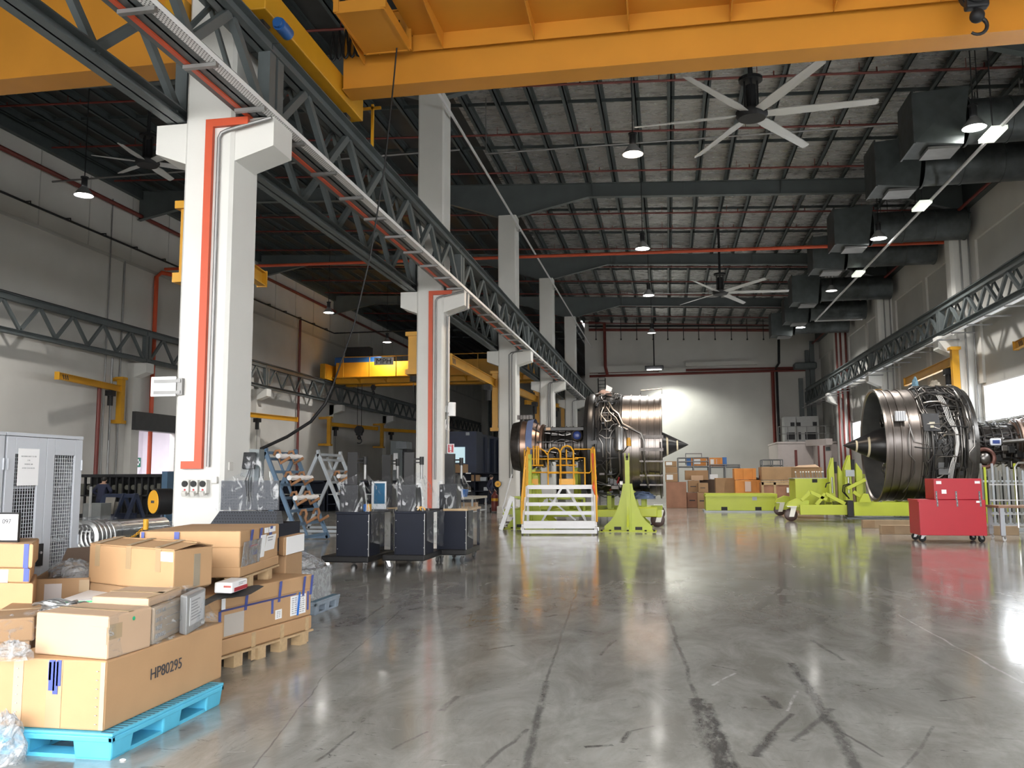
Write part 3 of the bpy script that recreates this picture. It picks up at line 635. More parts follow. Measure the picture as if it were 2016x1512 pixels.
# service platform at the left end
zp = 9.12; pa = [at(574, 23, Z=zp), at(657, 16, Z=zp), at(681, 73, Z=zp), at(615, 82, Z=zp)]
m = MB(); xa, xb = -5.15, -4.35; ya, yc = yf-1.75, yf-0.35
m.bx(xa, xb, ya, yc, zp, zp+0.03)
for q in ((xa, ya, xa, yc), (xb, ya, xb, yc), (xa, ya, xb, ya), (xa, yc, xb, yc)): m.bar((q[0], q[1], zp+0.08), (q[2], q[3], zp+0.08), 0.03, 0.2)
for q in ((xa, ya), (xb, ya), (xa, yc), (xb, yc)): m.bar((q[0], q[1], zp), (q[0], q[1], 10.2), 0.09, 0.06)
m.bx(xa, xa+0.03, ya, yc, 9.55, 10.1); m.build('service_platform', ORANGE, cr)
# festoon cables
for px_ in (800, 948, 1085, 1228, 1376, 1520):
    c = at(px_, 60-(px_-948)*0.105, Y=yf-0.07); m = MB()
    for o_ in (0, 0.025):
        pts = [(c.x-0.42+o_+0.84*i/10, yf-0.06-o_, c.z+0.62-0.62*(1-((i-5)/5.0)**2)) for i in range(11)]
        m.tube(pts, 0.014, 6)
    m.build('festoon_cable', BLACK, cr, smooth=True)
c = at(655, 105, Y=yf-0.1)
for i in range(6):
    m = MB(); x = c.x+i*0.13
    m.tube([(x+0.05*math.sin(PI*j/10*2), yf-0.08-0.02*i, c.z+0.42-0.55*math.sin(PI*j/10)) for j in range(11)], 0.022, 6); m.build('festoon_cable', BLACK, cr, smooth=True)
hp = at(1926, 66, Y=yf-0.75); hook_block('crane_hook', 'dark crane hook block hanging at the top right below the orange crane', (hp.x, hp.y, hp.z+0.12), zu, 1.1)
# stop post on the rail, trailing pendant hose
a = at(733, 268, X=-5.9); c = at(733, 205, X=-5.9)
t = thing('rail_post', 'thin yellow T-shaped post standing on the runway beyond the orange crane', 'post', (a.x, a.y, 8.47))
MB().bar((a.x, a.y, 8.4), (a.x, a.y, c.z), 0.05, 0.05).build('upright', SAFETY, t); d = at(702, 216, Y=a.y); e = at(750, 212, Y=a.y)
MB().bar((d.x, a.y, d.z), (e.x, a.y, d.z), 0.05, 0.05).build('cross_arm', SAFETY, t)
pts = [at(x, y, Y=yy) for x, y, yy in ((786, 40, yf-0.5), (783, 75, yf-0.5), (776, 150, 14.0), (773, 180, 14.0), (757, 330, 14.1), (730, 500, 14.2), (697, 640, 14.3), (655, 760, 14.4), (640, 795, 14.4), (612, 830, 14.4), (565, 860, 14.4), (513, 884, 14.4))]
m = MB(); m.tube(pts[:8], 0.014, 6); m.tube(pts[7:], 0.03, 8)
tag(m.build('pendant_cable', BLACK, smooth=True), 'long black cable drooping from the orange crane down to the wrapped pegboard cart', 'cable')
# left bay crane
ya, yb2 = at(150, 143, Z=8.66).y, at(150, 173, Z=8.66).y
cl = girder_bay(-24.2, -7.55, ya, yb2, 8.66, 10.6, 'orange travelling crane of the left bay, behind the lattice at the top left', -1)
for x in (-24.4, -7.38): MB().bx(x-0.17, x+0.17, ya-1.3, yb2+1.0, 8.56, 9.0).build('end_carriage', YELLOW, cl, bevel=0.02)
m = MB(); m.bx(-20, -12, yb2+0.1, yb2+1.0, 9.8, 10.9); m.build('hoist_drum_frame', DARK, cl)
# far crane with the name board
YM = 59.5
zt, zbm = at(750, 712, Y=YM).z, at(750, 757, Y=YM).z
cm = thing('bridge_crane', 'yellow travelling crane with MPH name board, far off in the left bay', 'overhead crane', (-16, YM, zbm), group='overhead travelling cranes')
MB().bx(-23.9, -7.7, YM, YM+0.7, zbm+0.12, zt).build('girder', YELLOW, cm)
MB().bx(-23.9, -7.7, YM+2.0, YM+2.7, zbm+0.12, zt).build('girder', YELLOW, cm)
MB().bx(-23.9, -7.7, YM-0.9, YM, zbm+0.45, zbm+0.5).build('walkway', YELLOW, cm)
for x in range(-22, -8, 2): MB().prism([(YM-0.9, zbm+0.45), (YM, zbm+0.45), (YM, zbm+0.1)], 'yz', x-0.02, x+0.02).build('bracket', YELLOW, cm)
for x in (-24.4, -7.38): MB().bx(x-0.2, x+0.2, YM-1.3, YM+4, 8.62, zt-0.2).build('end_carriage', YELLOW, cm, bevel=0.02)
m = MB()
for x in range(-23, -7, 2): m.bar((x, YM-0.9, zbm+0.5), (x, YM-0.9, zbm+1.95), 0.05, 0.05)
m.bar((-23, YM-0.9, zbm+1.95), (-8, YM-0.9, zbm+1.95), 0.05, 0.05); m.build('handrail', YELLOW, cm)
a, c = at(737, 719, Y=YM-0.95), at(775, 703, Y=YM-0.95)
bd = MB().bx(a.x, c.x, YM-0.99, YM-0.95, a.z, c.z).build('name_board', PAPER, cm)
text('lettering', 'MPH', INK, bd, ((a.x+c.x)/2, YM-1.0, (a.z+c.z)/2-0.02), (1, 0, 0), (0, 0, 1), 0.56, sx=1.05)
a, c = at(668, 713, Y=YM+1.3), at(742, 692, Y=YM+1.3)
MB().bx(a.x, c.x+0.6, YM+0.4, YM+2.4, zt-0.1, zt+0.45).build('trolley', BLUEM, cm)
MB().bx(c.x-2.4, c.x-0.5, YM+1.0, YM+1.8, zt+0.45, zt+1.3).build('hoist_housing', DARK, cm)
p = at(707, 868, Y=YM+1.4); hook_block('crane_hook', 'dark hook block hanging on ropes below the far yellow crane', (p.x, YM+1.4, p.z), zt-0.1, 1.6)
p = at(735, 774, Y=YM+1.4); hook_block('auxiliary_hook', 'small hook hanging just below the far yellow crane girder', (p.x, YM+1.4, p.z), zt-0.1, 0.9)

# ---------------------------------------------------------------- jib cranes
def jib(label, piv, z, tip, h=1.9, hoist=0.25, boom=0.26, m=YELLOW, marks=False, dz=0.55, wall=None):
    piv = V3((piv[0], piv[1], z)); tip = V3((tip[0], tip[1], z))
    t = thing('jib_crane', label, 'jib crane', (piv.x, piv.y, z-h), group='yellow jib cranes')
    k = MB(); k.bx(piv.x-0.13, piv.x+0.13, piv.y-0.13, piv.y+0.13, z-h, z+dz); k.bx(piv.x-0.2, piv.x+0.2, piv.y-0.2, piv.y+0.2, z-h, z-h+0.15); k.bx(piv.x-0.2, piv.x+0.2, piv.y-0.2, piv.y+0.2, z+dz-0.12, z+dz)
    k.build('mast', m, t)
    if wall is not None:
        for zz_ in (z-h+0.1, z+dz-0.1): MB().bx(min(wall, piv.x), max(wall, piv.x), piv.y-0.09, piv.y+0.09, zz_-0.08, zz_+0.08).build('wall_arm', m, t)
    d = (tip-piv).normalized(); L = (tip-piv).length
    k = MB(); k.bar(piv, tip, 0.02, boom); k.bar(piv+Vector((0, 0, boom/2)), tip+Vector((0, 0, boom/2)), 0.16, 0.02); k.bar(piv-Vector((0, 0, boom/2)), tip-Vector((0, 0, boom/2)), 0.16, 0.02)
    bo = k.build('boom', m, t)
    if marks:
        k = MB(); sd = Vector((-d.y, d.x, 0))
        for i in range(3): k.bar(tip-d*(0.5+i*0.16)-sd*0.012+Vector((0, 0, -0.09)), tip-d*(0.4+i*0.16)-sd*0.012+Vector((0, 0, 0.09)), 0.06, 0.06)
        k.build('stripe', INK, bo)
    k = MB(); k.rbox(tip, 0.2, 0.04, boom+0.06, math.atan2(d.y, d.x)+PI/2); k.build('end_stop', m, t)
    hc = piv+d*(L*hoist)-Vector((0, 0, boom/2+0.16))
    ho = MB().rbox(hc, 0.4, 0.3, 0.24, math.atan2(d.y, d.x)).cyl(hc-Vector((0, 0, 0.12)), hc-Vector((0, 0, 0.55)), 0.12, 14).build('hoist', BLACK, t)
    MB().rbox(hc-Vector((0, 0.16, 0)), 0.18, 0.02, 0.14).build('hoist_plate', YELLOW, ho)
    MB().cyl(hc-Vector((0, 0, 0.5)), (hc.x, hc.y, max(1.9, z-h-0.8)), 0.012, 6).build('chain', DARK, t)
    return t
zz = at(240, 762, X=-24.75).z; a = at(238, 770, X=-24.75); c = at(112, 748, X=-23.9)
jib('yellow jib crane on the left wall with black tip stripes, near the shutter doorway', (a.x, a.y), zz-0.1, (c.x, c.y), 1.6, 0.18, marks=True, wall=XL)
a = at(470, 812, X=-24.6); c = at(584, 826, X=-23.6)
jib('yellow jib crane boom showing just right of the nearest column', (a.x, a.y), c.z, (c.x, c.y), 1.6, 0.3, wall=XL)
a = at(648, 845, X=-24.4); c = at(742, 850, X=-23.0)
jib('yellow jib crane on the left wall with its mast above the blue rack', (a.x, a.y), at(648, 835, X=-24.4).z, (c.x, c.y), 1.6, 0.12, wall=XL)
a = at(752, 850, X=-24.4); jib('yellow jib crane mast on the left wall beside the second column', (a.x, a.y), at(752, 846, X=-24.4).z, (a.x+2.5, a.y+5), 1.6, 0.2, wall=XL)
z = at(985, 755, Y=37).z; c = at(885, 707, Z=z); jib('yellow jib crane on the third column with striped boom reaching toward the camera', (-7.42, 37.05), z, (c.x, c.y), 2.1, 0.2, marks=True, boom=0.34)
z = at(1053, 787, Y=49.5).z; c = at(1020, 770, Z=z); jib('yellow jib crane on the fourth column, behind the left engine', (-7.42, 49.5), z, (c.x, c.y), 1.9, 0.15, boom=0.34)
z = at(1100, 800, Y=62).z; jib('small yellow jib crane on the fifth column', (-7.42, 62), z, (-9.5, 58), 1.9, 0.2)
a = at(353, 395, Y=12.0); b = at(348, 555, Y=12.0); jib('tall yellow mast on the left side of the nearest column', (-7.35, 12.2), a.z-0.45, (-7.8, 15.5), a.z-0.45-b.z, 0.4, dz=0.45)
a = at(815, 655, Y=24.5); b = at(815, 738, Y=24.5); jib('tall yellow mast on the left side of the second column', (-7.40, 24.5), a.z-0.45, (-8.6, 28.5), a.z-0.45-b.z, 0.4, dz=0.45)
c = at(1783, 752, Z=6.15); jib('yellow wall jib crane above the right engine with black hoist', (11.5, 37.0), 6.15, (c.x, c.y), 1.75, 0.12, boom=0.36)
c = at(1754, 760, Z=5.7); jib('yellow jib crane end showing over the fan case of the right engine', (11.5, 50.0), 5.7, (10.6, 47.2), 1.5, 0.6)
c = at(2000, 681, Z=6.1); jib('yellow jib crane tip with black stripes at the right edge', (11.5, 24.6), 6.1, (c.x, c.y), 1.5, 0.3, marks=True, wall=XR)

# ---------------------------------------------------------------- lamps
GLOW = emit('lamp_glow', (1.0, 0.97, 0.92), 28); GLOWW = emit('lamp_glow_warm', (1.0, 0.83, 0.66), 22); DIM = emit('lamp_glow_dim', (1.0, 0.95, 0.9), 3.0)
REFL = mat('lamp_reflector', (0.55, 0.56, 0.57), 0.3, 0.7, var=0)
def lamp(px_, py_, X, label, power, g=GLOW, color=(1, 0.95, 0.88), zl=11.25):
    p = at(px_, py_, Z=zl); x, y = p.x, p.y
    t = thing('high_bay_lamp', label, 'ceiling lamp', (x, y, zl), group='high bay ceiling lamps')
    MB().lathe([(0.0, 0.31), (0.05, 0.30), (0.22, 0.17), (0.30, 0.11)], (x, y, zl), (0, 0, 1), 24).build('reflector', REFL, t, smooth=True)
    MB().cyl((x, y, zl+0.30), (x, y, zl+0.62), 0.10, 16).cyl((x, y, zl+0.62), (x, y, zl+0.66), 0.13, 16).build('housing', DARK, t)
    MB().cyl((x, y, zl+0.62), (x, y, zr(x)+0.3), 0.018, 6).build('rod', DARK, t)
    MB().lathe([(0.015, 0.0), (0.015, 0.27)], (x, y, zl), (0, 0, 1), 24).build('lens', g, t)
    if power: light('lamp_light', 'SPOT', (0, 0, -0.02), power, color, 0.25, spot=2.5, parent=t)
    return t
LP = 1900
lamp(1246, 304, 0, 'glowing warm ceiling lamp left of the near fan', LP, GLOWW, (1, 0.80, 0.62))
lamp(1265, 490, 0, 'lit ceiling lamp below the near fan lamp, second down the left row', LP)
lamp(1277, 582, 0, 'lit ceiling lamp left of the far fan, third down the left row', LP)
lamp(1283, 656, 0, 'unlit grey ceiling lamp high on the back wall, fourth of the left row', 0, DIM)
lamp(1918, 252, 0, 'very bright ceiling lamp at the top right before the round duct', LP*1.2, zl=11.1)
lamp(1730, 470, 0, 'lit ceiling lamp before the third round duct', LP, zl=10.95)
lamp(1637, 573, 0, 'dim ceiling lamp over the far ducts', 0, DIM)
lamp(1576, 645, 0, 'lit ceiling lamp at the far end beside the last duct', LP)
lamp(165, 385, 0, 'very bright ceiling lamp at the far left before the red wall pipe', LP)
lamp(647, 616, 0, 'lit ceiling lamp of the left bay between first and second columns', LP)
lamp(762, 674, 0, 'small lit ceiling lamp above the MPH name board', LP)

# floodlight by the back wall
p = at(1288, 727, Y=70.4)
t = thing('floodlight', 'lit rectangular floodlight hanging before the back wall', 'floodlight', (p.x, p.y, p.z))
MB().rbox((p.x, p.y, p.z+0.12), 1.5, 0.5, 0.32).build('housing', DARK, t, bevel=0.04)
MB().rbox((p.x, p.y-0.1, p.z-0.05), 1.15, 0.5, 0.03, 0, 0.1).build('lens', emit('flood_glow', (1, 0.97, 0.92), 30), t)
MB().cyl((p.x, p.y, p.z+0.2), (p.x, p.y, zr(p.x)), 0.05, 8).build('rod', DARK, t)
q = Vector((2.0, YB-0.6, 1.0))-Vector((p.x, p.y, p.z-0.1)); l = light('flood_light', 'SPOT', (0, -0.1, -0.12), 2600, (0.98, 1.0, 0.90), 0.3, spot=2.0, parent=t); l.rotation_euler = q.to_track_quat('-Z', 'Y').to_euler()

# ceiling fans
def fan(hub, tip, label, z, n=6):
    h = at(*hub, Z=z); e = at(*tip, Z=z); R = math.hypot(e.x-h.x, e.y-h.y); a0 = math.atan2(e.y-h.y, e.x-h.x)
    t = thing('ceiling_fan', label, 'ceiling fan', (h.x, h.y, z), group='large six-blade ceiling fans')
    MB().lathe([(-0.08, 0), (-0.08, 0.34), (0.0, 0.40), (0.10, 0.40), (0.14, 0.3), (0.14, 0)], h, (0, 0, 1), 24).build('hub', DARK, t, smooth=True)
    m = MB()
    for i in range(4): m.bar(h+Vector((0.16*math.cos(i*PI/2), 0.16*math.sin(i*PI/2), 0.14)), h+Vector((0.16*math.cos(i*PI/2), 0.16*math.sin(i*PI/2), 0.95)), 0.05, 0.05)
    m.cyl(h+Vector((0, 0, 0.14)), h+Vector((0, 0, 0.8)), 0.13, 16); m.cyl(h+Vector((0, 0, 0.92)), h+Vector((0, 0, 1.0)), 0.3, 16); m.build('motor', DARK, t)
    MB().cyl(h+Vector((0, 0, 1.0)), (h.x, h.y, zr(h.x)), 0.06, 10).build('drop_rod', DARK, t)
    for i in range(n):
        a = a0+2*PI*i/n; d = Vector((math.cos(a), math.sin(a), 0)); s = Vector((-d.y, d.x, 0)); m = MB()
        secs = []
        for r_, w_ in ((0.34, 0.11), (0.8, 0.15), (R*0.98, 0.10), (R, 0.06)):
            c = h+d*r_+Vector((0, 0, 0.04)); secs.append([c-s*w_+Vector((0, 0, 0.03)), c+s*w_-Vector((0, 0, 0.03)), c+s*w_-Vector((0, 0, 0.05)), c-s*w_+Vector((0, 0, 0.01))])
        for u, v in zip(secs, secs[1:]): m.hexa(u, v)
        m.build('blade', mat('fan_blade_grey', (0.62, 0.63, 0.63), 0.4, 0.3, var=0), t)
    return t
fan((1480, 228), (1588, 290), 'large pale six-blade ceiling fan in the near bay, below the orange crane', 10.7)
fan((1418, 577), (1466, 598), 'smaller-looking six-blade ceiling fan toward the back of the main bay', 10.7)
fan((290, 322), (348, 300), 'dim ceiling fan under the dark roof of the left bay', 12.2)

# air ducts by the right wall
DUCT = mat('duct_wrap_dark', (0.10, 0.115, 0.12), 0.42, 0.5, var=0.25, vscale=3, bump=0.2, bscale=6)
DUCTH = mat('duct_head_grey', (0.075, 0.09, 0.092), 0.5, 0.3, var=0.15)
for i, (px_, py_) in enumerate(((1840, 245), (1762, 332), (1675, 452), (1630, 502), (1585, 572), (1568, 612), (1540, 640))):
    p = at(px_, py_, Z=11.7); x, y = p.x, p.y
    t = thing('air_duct', ['nearest dark round air duct high on the right, behind the brightest lamp', 'second round air duct high on the right', 'third round air duct, behind the lit lamp by the right wall', 'fourth round air duct, just below the third', 'fifth round air duct beside the dim lamp', 'sixth round air duct by the far lamp', 'farthest air duct, over the back wall'][i], 'air duct', (x, y, 11), group='air ducts along the right wall')
    m = MB(); m.hexa([(x-0.75, y-0.7, 10.95), (x+0.55, y-0.6, 10.85), (x+0.55, y+0.6, 10.85), (x-0.75, y+0.7, 10.95)], [(x-0.75, y-0.7, 12.4), (x+0.75, y-0.7, 12.5), (x+0.75, y+0.7, 12.5), (x-0.75, y+0.7, 12.4)])
    m.build('outlet_head', DUCTH, t)
    m = MB(); m.bx(x-0.80, x-0.75, y-0.75, y+0.75, 10.9, 12.45); m.build('flange', DUCT, t)
    m = MB(); m.bx(x-0.35, x+0.5, y-0.45, y+0.45, 10.80, 10.88); m.build('grille', GALV, t)
    prof = [(0, 0.72), (0.06, 0.72)]; L = XR-0.4-(x+0.75)
    k = max(2, int(L/1.1))
    for j in range(k): prof += [(0.06+(L-0.06)*j/k, 0.64), (0.06+(L-0.06)*(j+1)/k-0.05, 0.64), (0.06+(L-0.06)*(j+1)/k-0.05, 0.665), (0.06+(L-0.06)*(j+1)/k, 0.665)]
    MB().lathe(prof, (x+0.75, y, 11.7), (1, 0, 0), 28).build('round_duct', DUCT, t, smooth=True)
    m = MB()
    for xx in (x+1.2, x+L*0.7): m.cyl((xx, y, 12.3), (xx, y, zr(xx)+0.3), 0.015, 6)
    m.build('hanger', DARK, t)
# light panels near the right wall
PAN = emit('panel_glow', (0.93, 1.0, 0.86), 0.6)
for i, (px_, py_) in enumerate(((1955, 268), (1815, 408), (1690, 541))):
    zq = 10.75; p = at(px_, py_, Z=zq); m = MB(); m.hexa([(p.x-0.2, p.y-0.5, zq), (p.x+0.2, p.y-0.5, zq), (p.x+0.2, p.y+0.5, zq), (p.x-0.2, p.y+0.5, zq)], [(p.x-0.2, p.y-0.5, zq+0.1), (p.x+0.2, p.y-0.5, zq+0.1), (p.x+0.2, p.y+0.5, zq+0.1), (p.x-0.2, p.y+0.5, zq+0.1)])
    o = m.build('ceiling_light', PAN); tag(o, ['pale flat light panel beside the very bright lamp, top right', 'pale flat light panel above the right wall column, middle of three', 'pale flat light panel farthest along the right roof edge'][i], 'light panel', 'light panels at the right roof edge')
    MB().bar((p.x, p.y, zq+0.1), (p.x, p.y, zr(p.x)), 0.03, 0.03).build('hanger', DARK, o)
# long straight conduits
p = at(1007, 422, X=-6.2); m = MB(); m.cyl((p.x, 20.5, p.z), (p.x, YB-0.2, p.z), 0.045, 8)
for k in range(2, 6): m.bar((p.x, CY0+BAY*k+0.4, p.z), (COLX1, CY0+BAY*k+0.4, p.z), 0.04, 0.04)
tag(m.build('conduit', ALU, smooth=True), 'long thin white conduit running down the hall beside the column tops', 'conduit')
p = at(1815, 412, X=9.0); e = at(1605, 635, X=9.0); m = MB(); m.tube([(9.0, 18, p.z), (9.0, e.y, p.z), (11.7, e.y, p.z)], 0.05, 8)
tag(m.build('conduit', ALU, smooth=True), 'long thin white conduit running along the roof edge above the right wall', 'conduit')
p = at(1820, 275, Z=12.6); m = MB(); m.cyl((-5.9, p.y-1.5, 12.6), (11.5, p.y-1.5, 12.6), 0.03, 8); m.cyl((-5.9, p.y-1.5, 12.6), (-5.9, p.y-1.5, zr(-6)), 0.02, 6); m.cyl((11.0, p.y-1.5, 12.6), (11.0, p.y-1.5, zr(11)), 0.02, 6)
tag(m.build('conduit', GALV, smooth=True), 'thin grey conduit crossing the main bay below the near fan', 'conduit')
p = at(100, 358, Y=31); m = MB(); m.cyl((XL+0.01, 31, p.z), (-7.6, 31, p.z+0.1), 0.04, 8); m.cyl((-15, 31, p.z), (-15, 31, zr(-15)+0.3), 0.02, 6)
tag(m.build('conduit', GALV, smooth=True), 'thin grey conduit crossing the left bay in front of the bright lamp', 'conduit')

# ---------------------------------------------------------------- left wall services
def run(name, label, cat, pts, r, m, group=None, hooks=None):
    k = MB(); k.tube(pts, r, 8)
    o = k.build(name, m, smooth=True); tag(o, label, cat, group)
    if hooks:
        for q in hooks: MB().tube([q, V3(q)+Vector((0.28, 0, 0)), V3(q)+Vector((0.28, 0, -0.16))], 0.03, 6).build('sprinkler_head', DARK, o)
    return o
xw = XL+0.22
za = (at(30, 300, X=xw).z+at(330, 455, X=xw).z)/2
run('water_main', 'dark red water main along the left wall just under the roof', 'pipe', [(xw, -4.6, za), (xw, YE-1, za)], 0.10, REDP)
za = (at(20, 425, X=xw).z+at(640, 625, X=xw).z)/2
run('sprinkler_pipe', 'dark pipe with small hooked heads along the left wall', 'pipe', [(xw-0.12, -4.6, za), (xw-0.12, 62, za), (-8.5, 62, za)], 0.05, DARK, hooks=[(xw-0.12, 20+2.35*i, za) for i in range(18)])
a = at(308, 545, X=XL+0.15); run('standpipe', 'orange-red vertical pipe on the left wall, left of the nearest column', 'pipe', [(XL+0.9, a.y+1.2, a.z+0.25), (XL+0.3, a.y+0.2, a.z+0.25), (XL+0.16, a.y, a.z), (XL+0.16, a.y, 0.02)], 0.11, ORED)
a = at(203, 700, X=XL+0.6); run('standpipe', 'red vertical pipe beside the shutter doorway, below the left jib crane', 'pipe', [(XL+0.5, a.y, 5.6), (XL+0.5, a.y, 0.02)], 0.09, REDP)
a = at(592, 600, X=XL+0.15); run('standpipe', 'dark red vertical pipe on the left wall, right of the nearest column', 'pipe', [(XL+0.15, a.y, 12.5), (XL+0.15, a.y, 0.02)], 0.09, REDP)
a = at(246, 520, X=XL+0.06); run('conduit', 'thin vertical conduit on the left wall behind the shutter box', 'conduit', [(XL+0.06, a.y, 11.8), (XL+0.06, a.y, 0.02)], 0.04, GALV)
a = at(221, 430, X=XL+0.06); run('conduit', 'thin vertical conduit at the far left of the wall, down to the jib', 'conduit', [(XL+0.06, a.y, 14.5), (XL+0.06, a.y, 0.02)], 0.03, GALV)
a = at(216, 850, X=XL+0.45); run('conduit', 'pale vertical conduit beside the red standpipe by the doorway', 'conduit', [(XL+0.42, a.y, 7.0), (XL+0.42, a.y, 0.02)], 0.05, GALV)
k = 0
for px_ in (935, 943, 951, 959, 967):
    a = at(px_, 800, Y=YE-0.4); k += 1
    run('standpipe', 'dark vertical duct pipe on the far end wall of the left bay', 'pipe', [(XL+0.5+0.75*k, YE-0.35, 14.6), (XL+0.5+0.75*k, YE-0.35, 0.02)], 0.22, GREYST, 'duct pipes on the far end wall')
# corridor beyond the doorway
a = at(305, 900, X=XL-5.7); run('standpipe', 'red vertical pipe on the bright wall beyond the doorway', 'pipe', [(XL-5.7, a.y, 4.9), (XL-5.7, a.y, 0.02)], 0.14, REDP)
a = at(273, 916, X=XL-5.7); t = thing('first_aid_sign', 'green first aid sign with white cross on the wall beyond the doorway', 'sign', (XL-5.75, a.y, a.z))
MB().bx(XL-5.79, XL-5.75, a.y-0.28, a.y+0.28, a.z-0.1, a.z+0.45).build('panel', mat('sign_green', (0.02, 0.20, 0.12), 0.5, var=0), t)
MB().bx(XL-5.76, XL-5.74, a.y-0.06, a.y+0.06, a.z+0.0, a.z+0.36).bx(XL-5.76, XL-5.74, a.y-0.17, a.y+0.17, a.z+0.12, a.z+0.24).build('cross', PAPER, t)
MB().add([(XL-5.78, a.y-0.3, a.z-0.12), (XL-5.78, a.y+0.3, a.z-0.12), (XL-5.78, a.y, a.z-0.75), (XL-5.76, a.y-0.3, a.z-0.12), (XL-5.76, a.y+0.3, a.z-0.12), (XL-5.76, a.y, a.z-0.75)], [(0, 1, 2), (3, 4, 5), (0, 1, 4, 3), (1, 2, 5, 4), (2, 0, 3, 5)]).build('pointer', PAPER, t)
light('corridor_light', 'AREA', (XL-3, 40, 4.9), 700, (1, 0.97, 1), 4.0)

# ---------------------------------------------------------------- back wall services
yb3 = YB-0.25
def bp(px_, py_, dy=0.25): return at(px_, py_, Y=YB-dy)
run('water_main', 'dark red pipe low across the back wall, upper of the pair', 'pipe', [(COLX1, yb3, bp(1200, 732).z), (bp(1570, 724).x, yb3, bp(1570, 724).z)], 0.09, REDP)
run('water_main', 'dark red pipe low across the back wall, lower of the pair', 'pipe', [(COLX1, yb3, bp(1200, 740).z), (bp(1595, 728).x, yb3, bp(1595, 728).z)], 0.10, REDP)
run('sprinkler_pipe', 'thin dark pipe high across the back wall', 'pipe', [(COLX1, yb3, bp(1200, 641).z), (bp(1520, 641).x, yb3, bp(1520, 641).z)], 0.08, DARK)
run('sprinkler_pipe', 'dark red pipe high across the back wall, below the thin one', 'pipe', [(COLX1, yb3, bp(1200, 648).z), (bp(1520, 650).x, yb3, bp(1520, 650).z)], 0.12, REDP)
run('standpipe', 'dark red elbow pipe dropping down the back wall left of the floodlight', 'pipe', [(COLX1, yb3-0.1, bp(1150, 636).z), (bp(1190, 636).x, yb3-0.1, bp(1190, 636).z), (bp(1192, 725).x, yb3-0.1, bp(1192, 722).z), (bp(1196, 738).x, yb3-0.1, bp(1196, 738).z)], 0.13, REDP)
for px_, lb in ((1521, 'wide red vertical pipe down the back wall, left of the pair'), (1529, 'dark vertical pipe down the back wall, right of the pair')):
    run('standpipe', lb, 'pipe', [(bp(px_, 735).x, yb3, bp(px_, 732).z), (bp(px_, 735).x, yb3, bp(px_, 886).z)], 0.14 if px_ < 1525 else 0.1, REDP if px_ < 1525 else DARK)
run('standpipe', 'dark pipe from the high sprinkler line down the back wall at the right', 'pipe', [(bp(1533, 660).x, yb3, bp(1533, 655).z), (bp(1533, 700).x, yb3, bp(1533, 715).z), (bp(1526, 727).x, yb3, bp(1526, 727).z)], 0.1, DARK)
for px_ in (1173, 1222, 1253, 1285, 1314, 1345, 1375, 1407, 1439, 1470, 1502):
    a = bp(px_, 632, 1.2); c = bp(px_, 668, 1.2); o = MB().cyl((a.x, a.y, zr(a.x)+0.3), (a.x, a.y, c.z), 0.03, 6).ball((a.x, a.y, c.z), 0.07, 8, 6).build('drop_rod', DARK)
    tag(o, 'thin dark drop rod hanging from the roof before the back wall', 'rod', 'drop rods before the back wall')
a, c = bp(1178, 760), bp(1192, 760); t = thing('wall_ladder', 'dark cage ladder fixed to the back wall, left of the left engine top', 'ladder', (a.x, YB-0.3, 0))
for x in (a.x, c.x): MB().bx(x-0.04, x+0.04, YB-0.4, YB-0.3, 0, bp(1180, 745).z).build('stile', DARK, t)
for i in range(34): MB().cyl((a.x, YB-0.35, 0.3+i*0.3), (c.x, YB-0.35, 0.3+i*0.3), 0.025, 6).build('rung', DARK, t)
# plant room, cabinets, booth in the far right corner
BOOTH = mat('booth_panel', (0.56, 0.50, 0.48), 0.6, var=0.04)
a, c = at(1531, 873, Y=67), at(1602, 873, Y=67)
t = thing('plant_room', 'pinkish white block room in the far right corner with railing on top', 'plant room', ((a.x+c.x)/2, 69, 0))
zt = a.z; MB().bx(a.x, XR-0.1, 67, YB-0.02, 0, zt).build('walls', BOOTH, t)
MB().bx(a.x-0.05, XR-0.1, 66.9, YB-0.02, zt, zt+0.12).build('roof_slab', BOOTH, t)
m = MB()
for i in range(7): x = a.x+0.1+i*(XR-0.3-a.x)/6; m.cyl((x, 67, zt+0.12), (x, 67, zt+1.25), 0.03, 6)
for h in (0.7, 1.25): m.cyl((a.x+0.1, 67, zt+h), (XR-0.2, 67, zt+h), 0.03, 6)
m.build('railing', GALV, t)
d0 = at(1550, 930, Y=66.98); MB().bx(d0.x, d0.x+0.75, 66.93, 67.0, 0, 2.3).build('door', BOOTH, t)
MB().bx(at(1566, 930, Y=66.9).x, at(1571, 930, Y=66.9).x, 66.9, 67.0, 0, at(1568, 886, Y=67).z).build('riser', REDP, t)
for i, (p0, p1, pt) in enumerate(((1545, 1568, 820), (1568, 1580, 820), (1581, 1612, 819))):
    a, c = at(p0+0.5, 870, Y=69), at(p1-0.5, pt, Y=69)
    u = thing('equipment_cabinet', ['left grey equipment cabinet on the plant room roof', 'narrow middle equipment cabinet on the plant room roof', 'wide right equipment cabinet on the plant room roof'][i], 'cabinet', ((a.x+c.x)/2, 69.5, zt+0.12), group='cabinets on the plant room roof')
    MB().bx(a.x, c.x, 69, 70.5, zt+0.13, c.z).build('body', mat('equip_grey', (0.42, 0.43, 0.43), 0.5, var=0.05), u)
    MB().bx(a.x+0.15, c.x-0.15, 68.97, 69.0, zt+0.35, zt+0.9).build('louvre', DARK, u)
    MB().bx(c.x-0.45, c.x-0.15, 68.97, 69.0, c.z-0.75, c.z-0.45).build('panel_window', DARK, u)
a, c = at(1598, 870, Y=64), at(1652, 863, Y=64)
t = thing('site_booth', 'pinkish booth with overhanging flat roof in the far right corner', 'booth', ((a.x+c.x)/2, 66, 0))
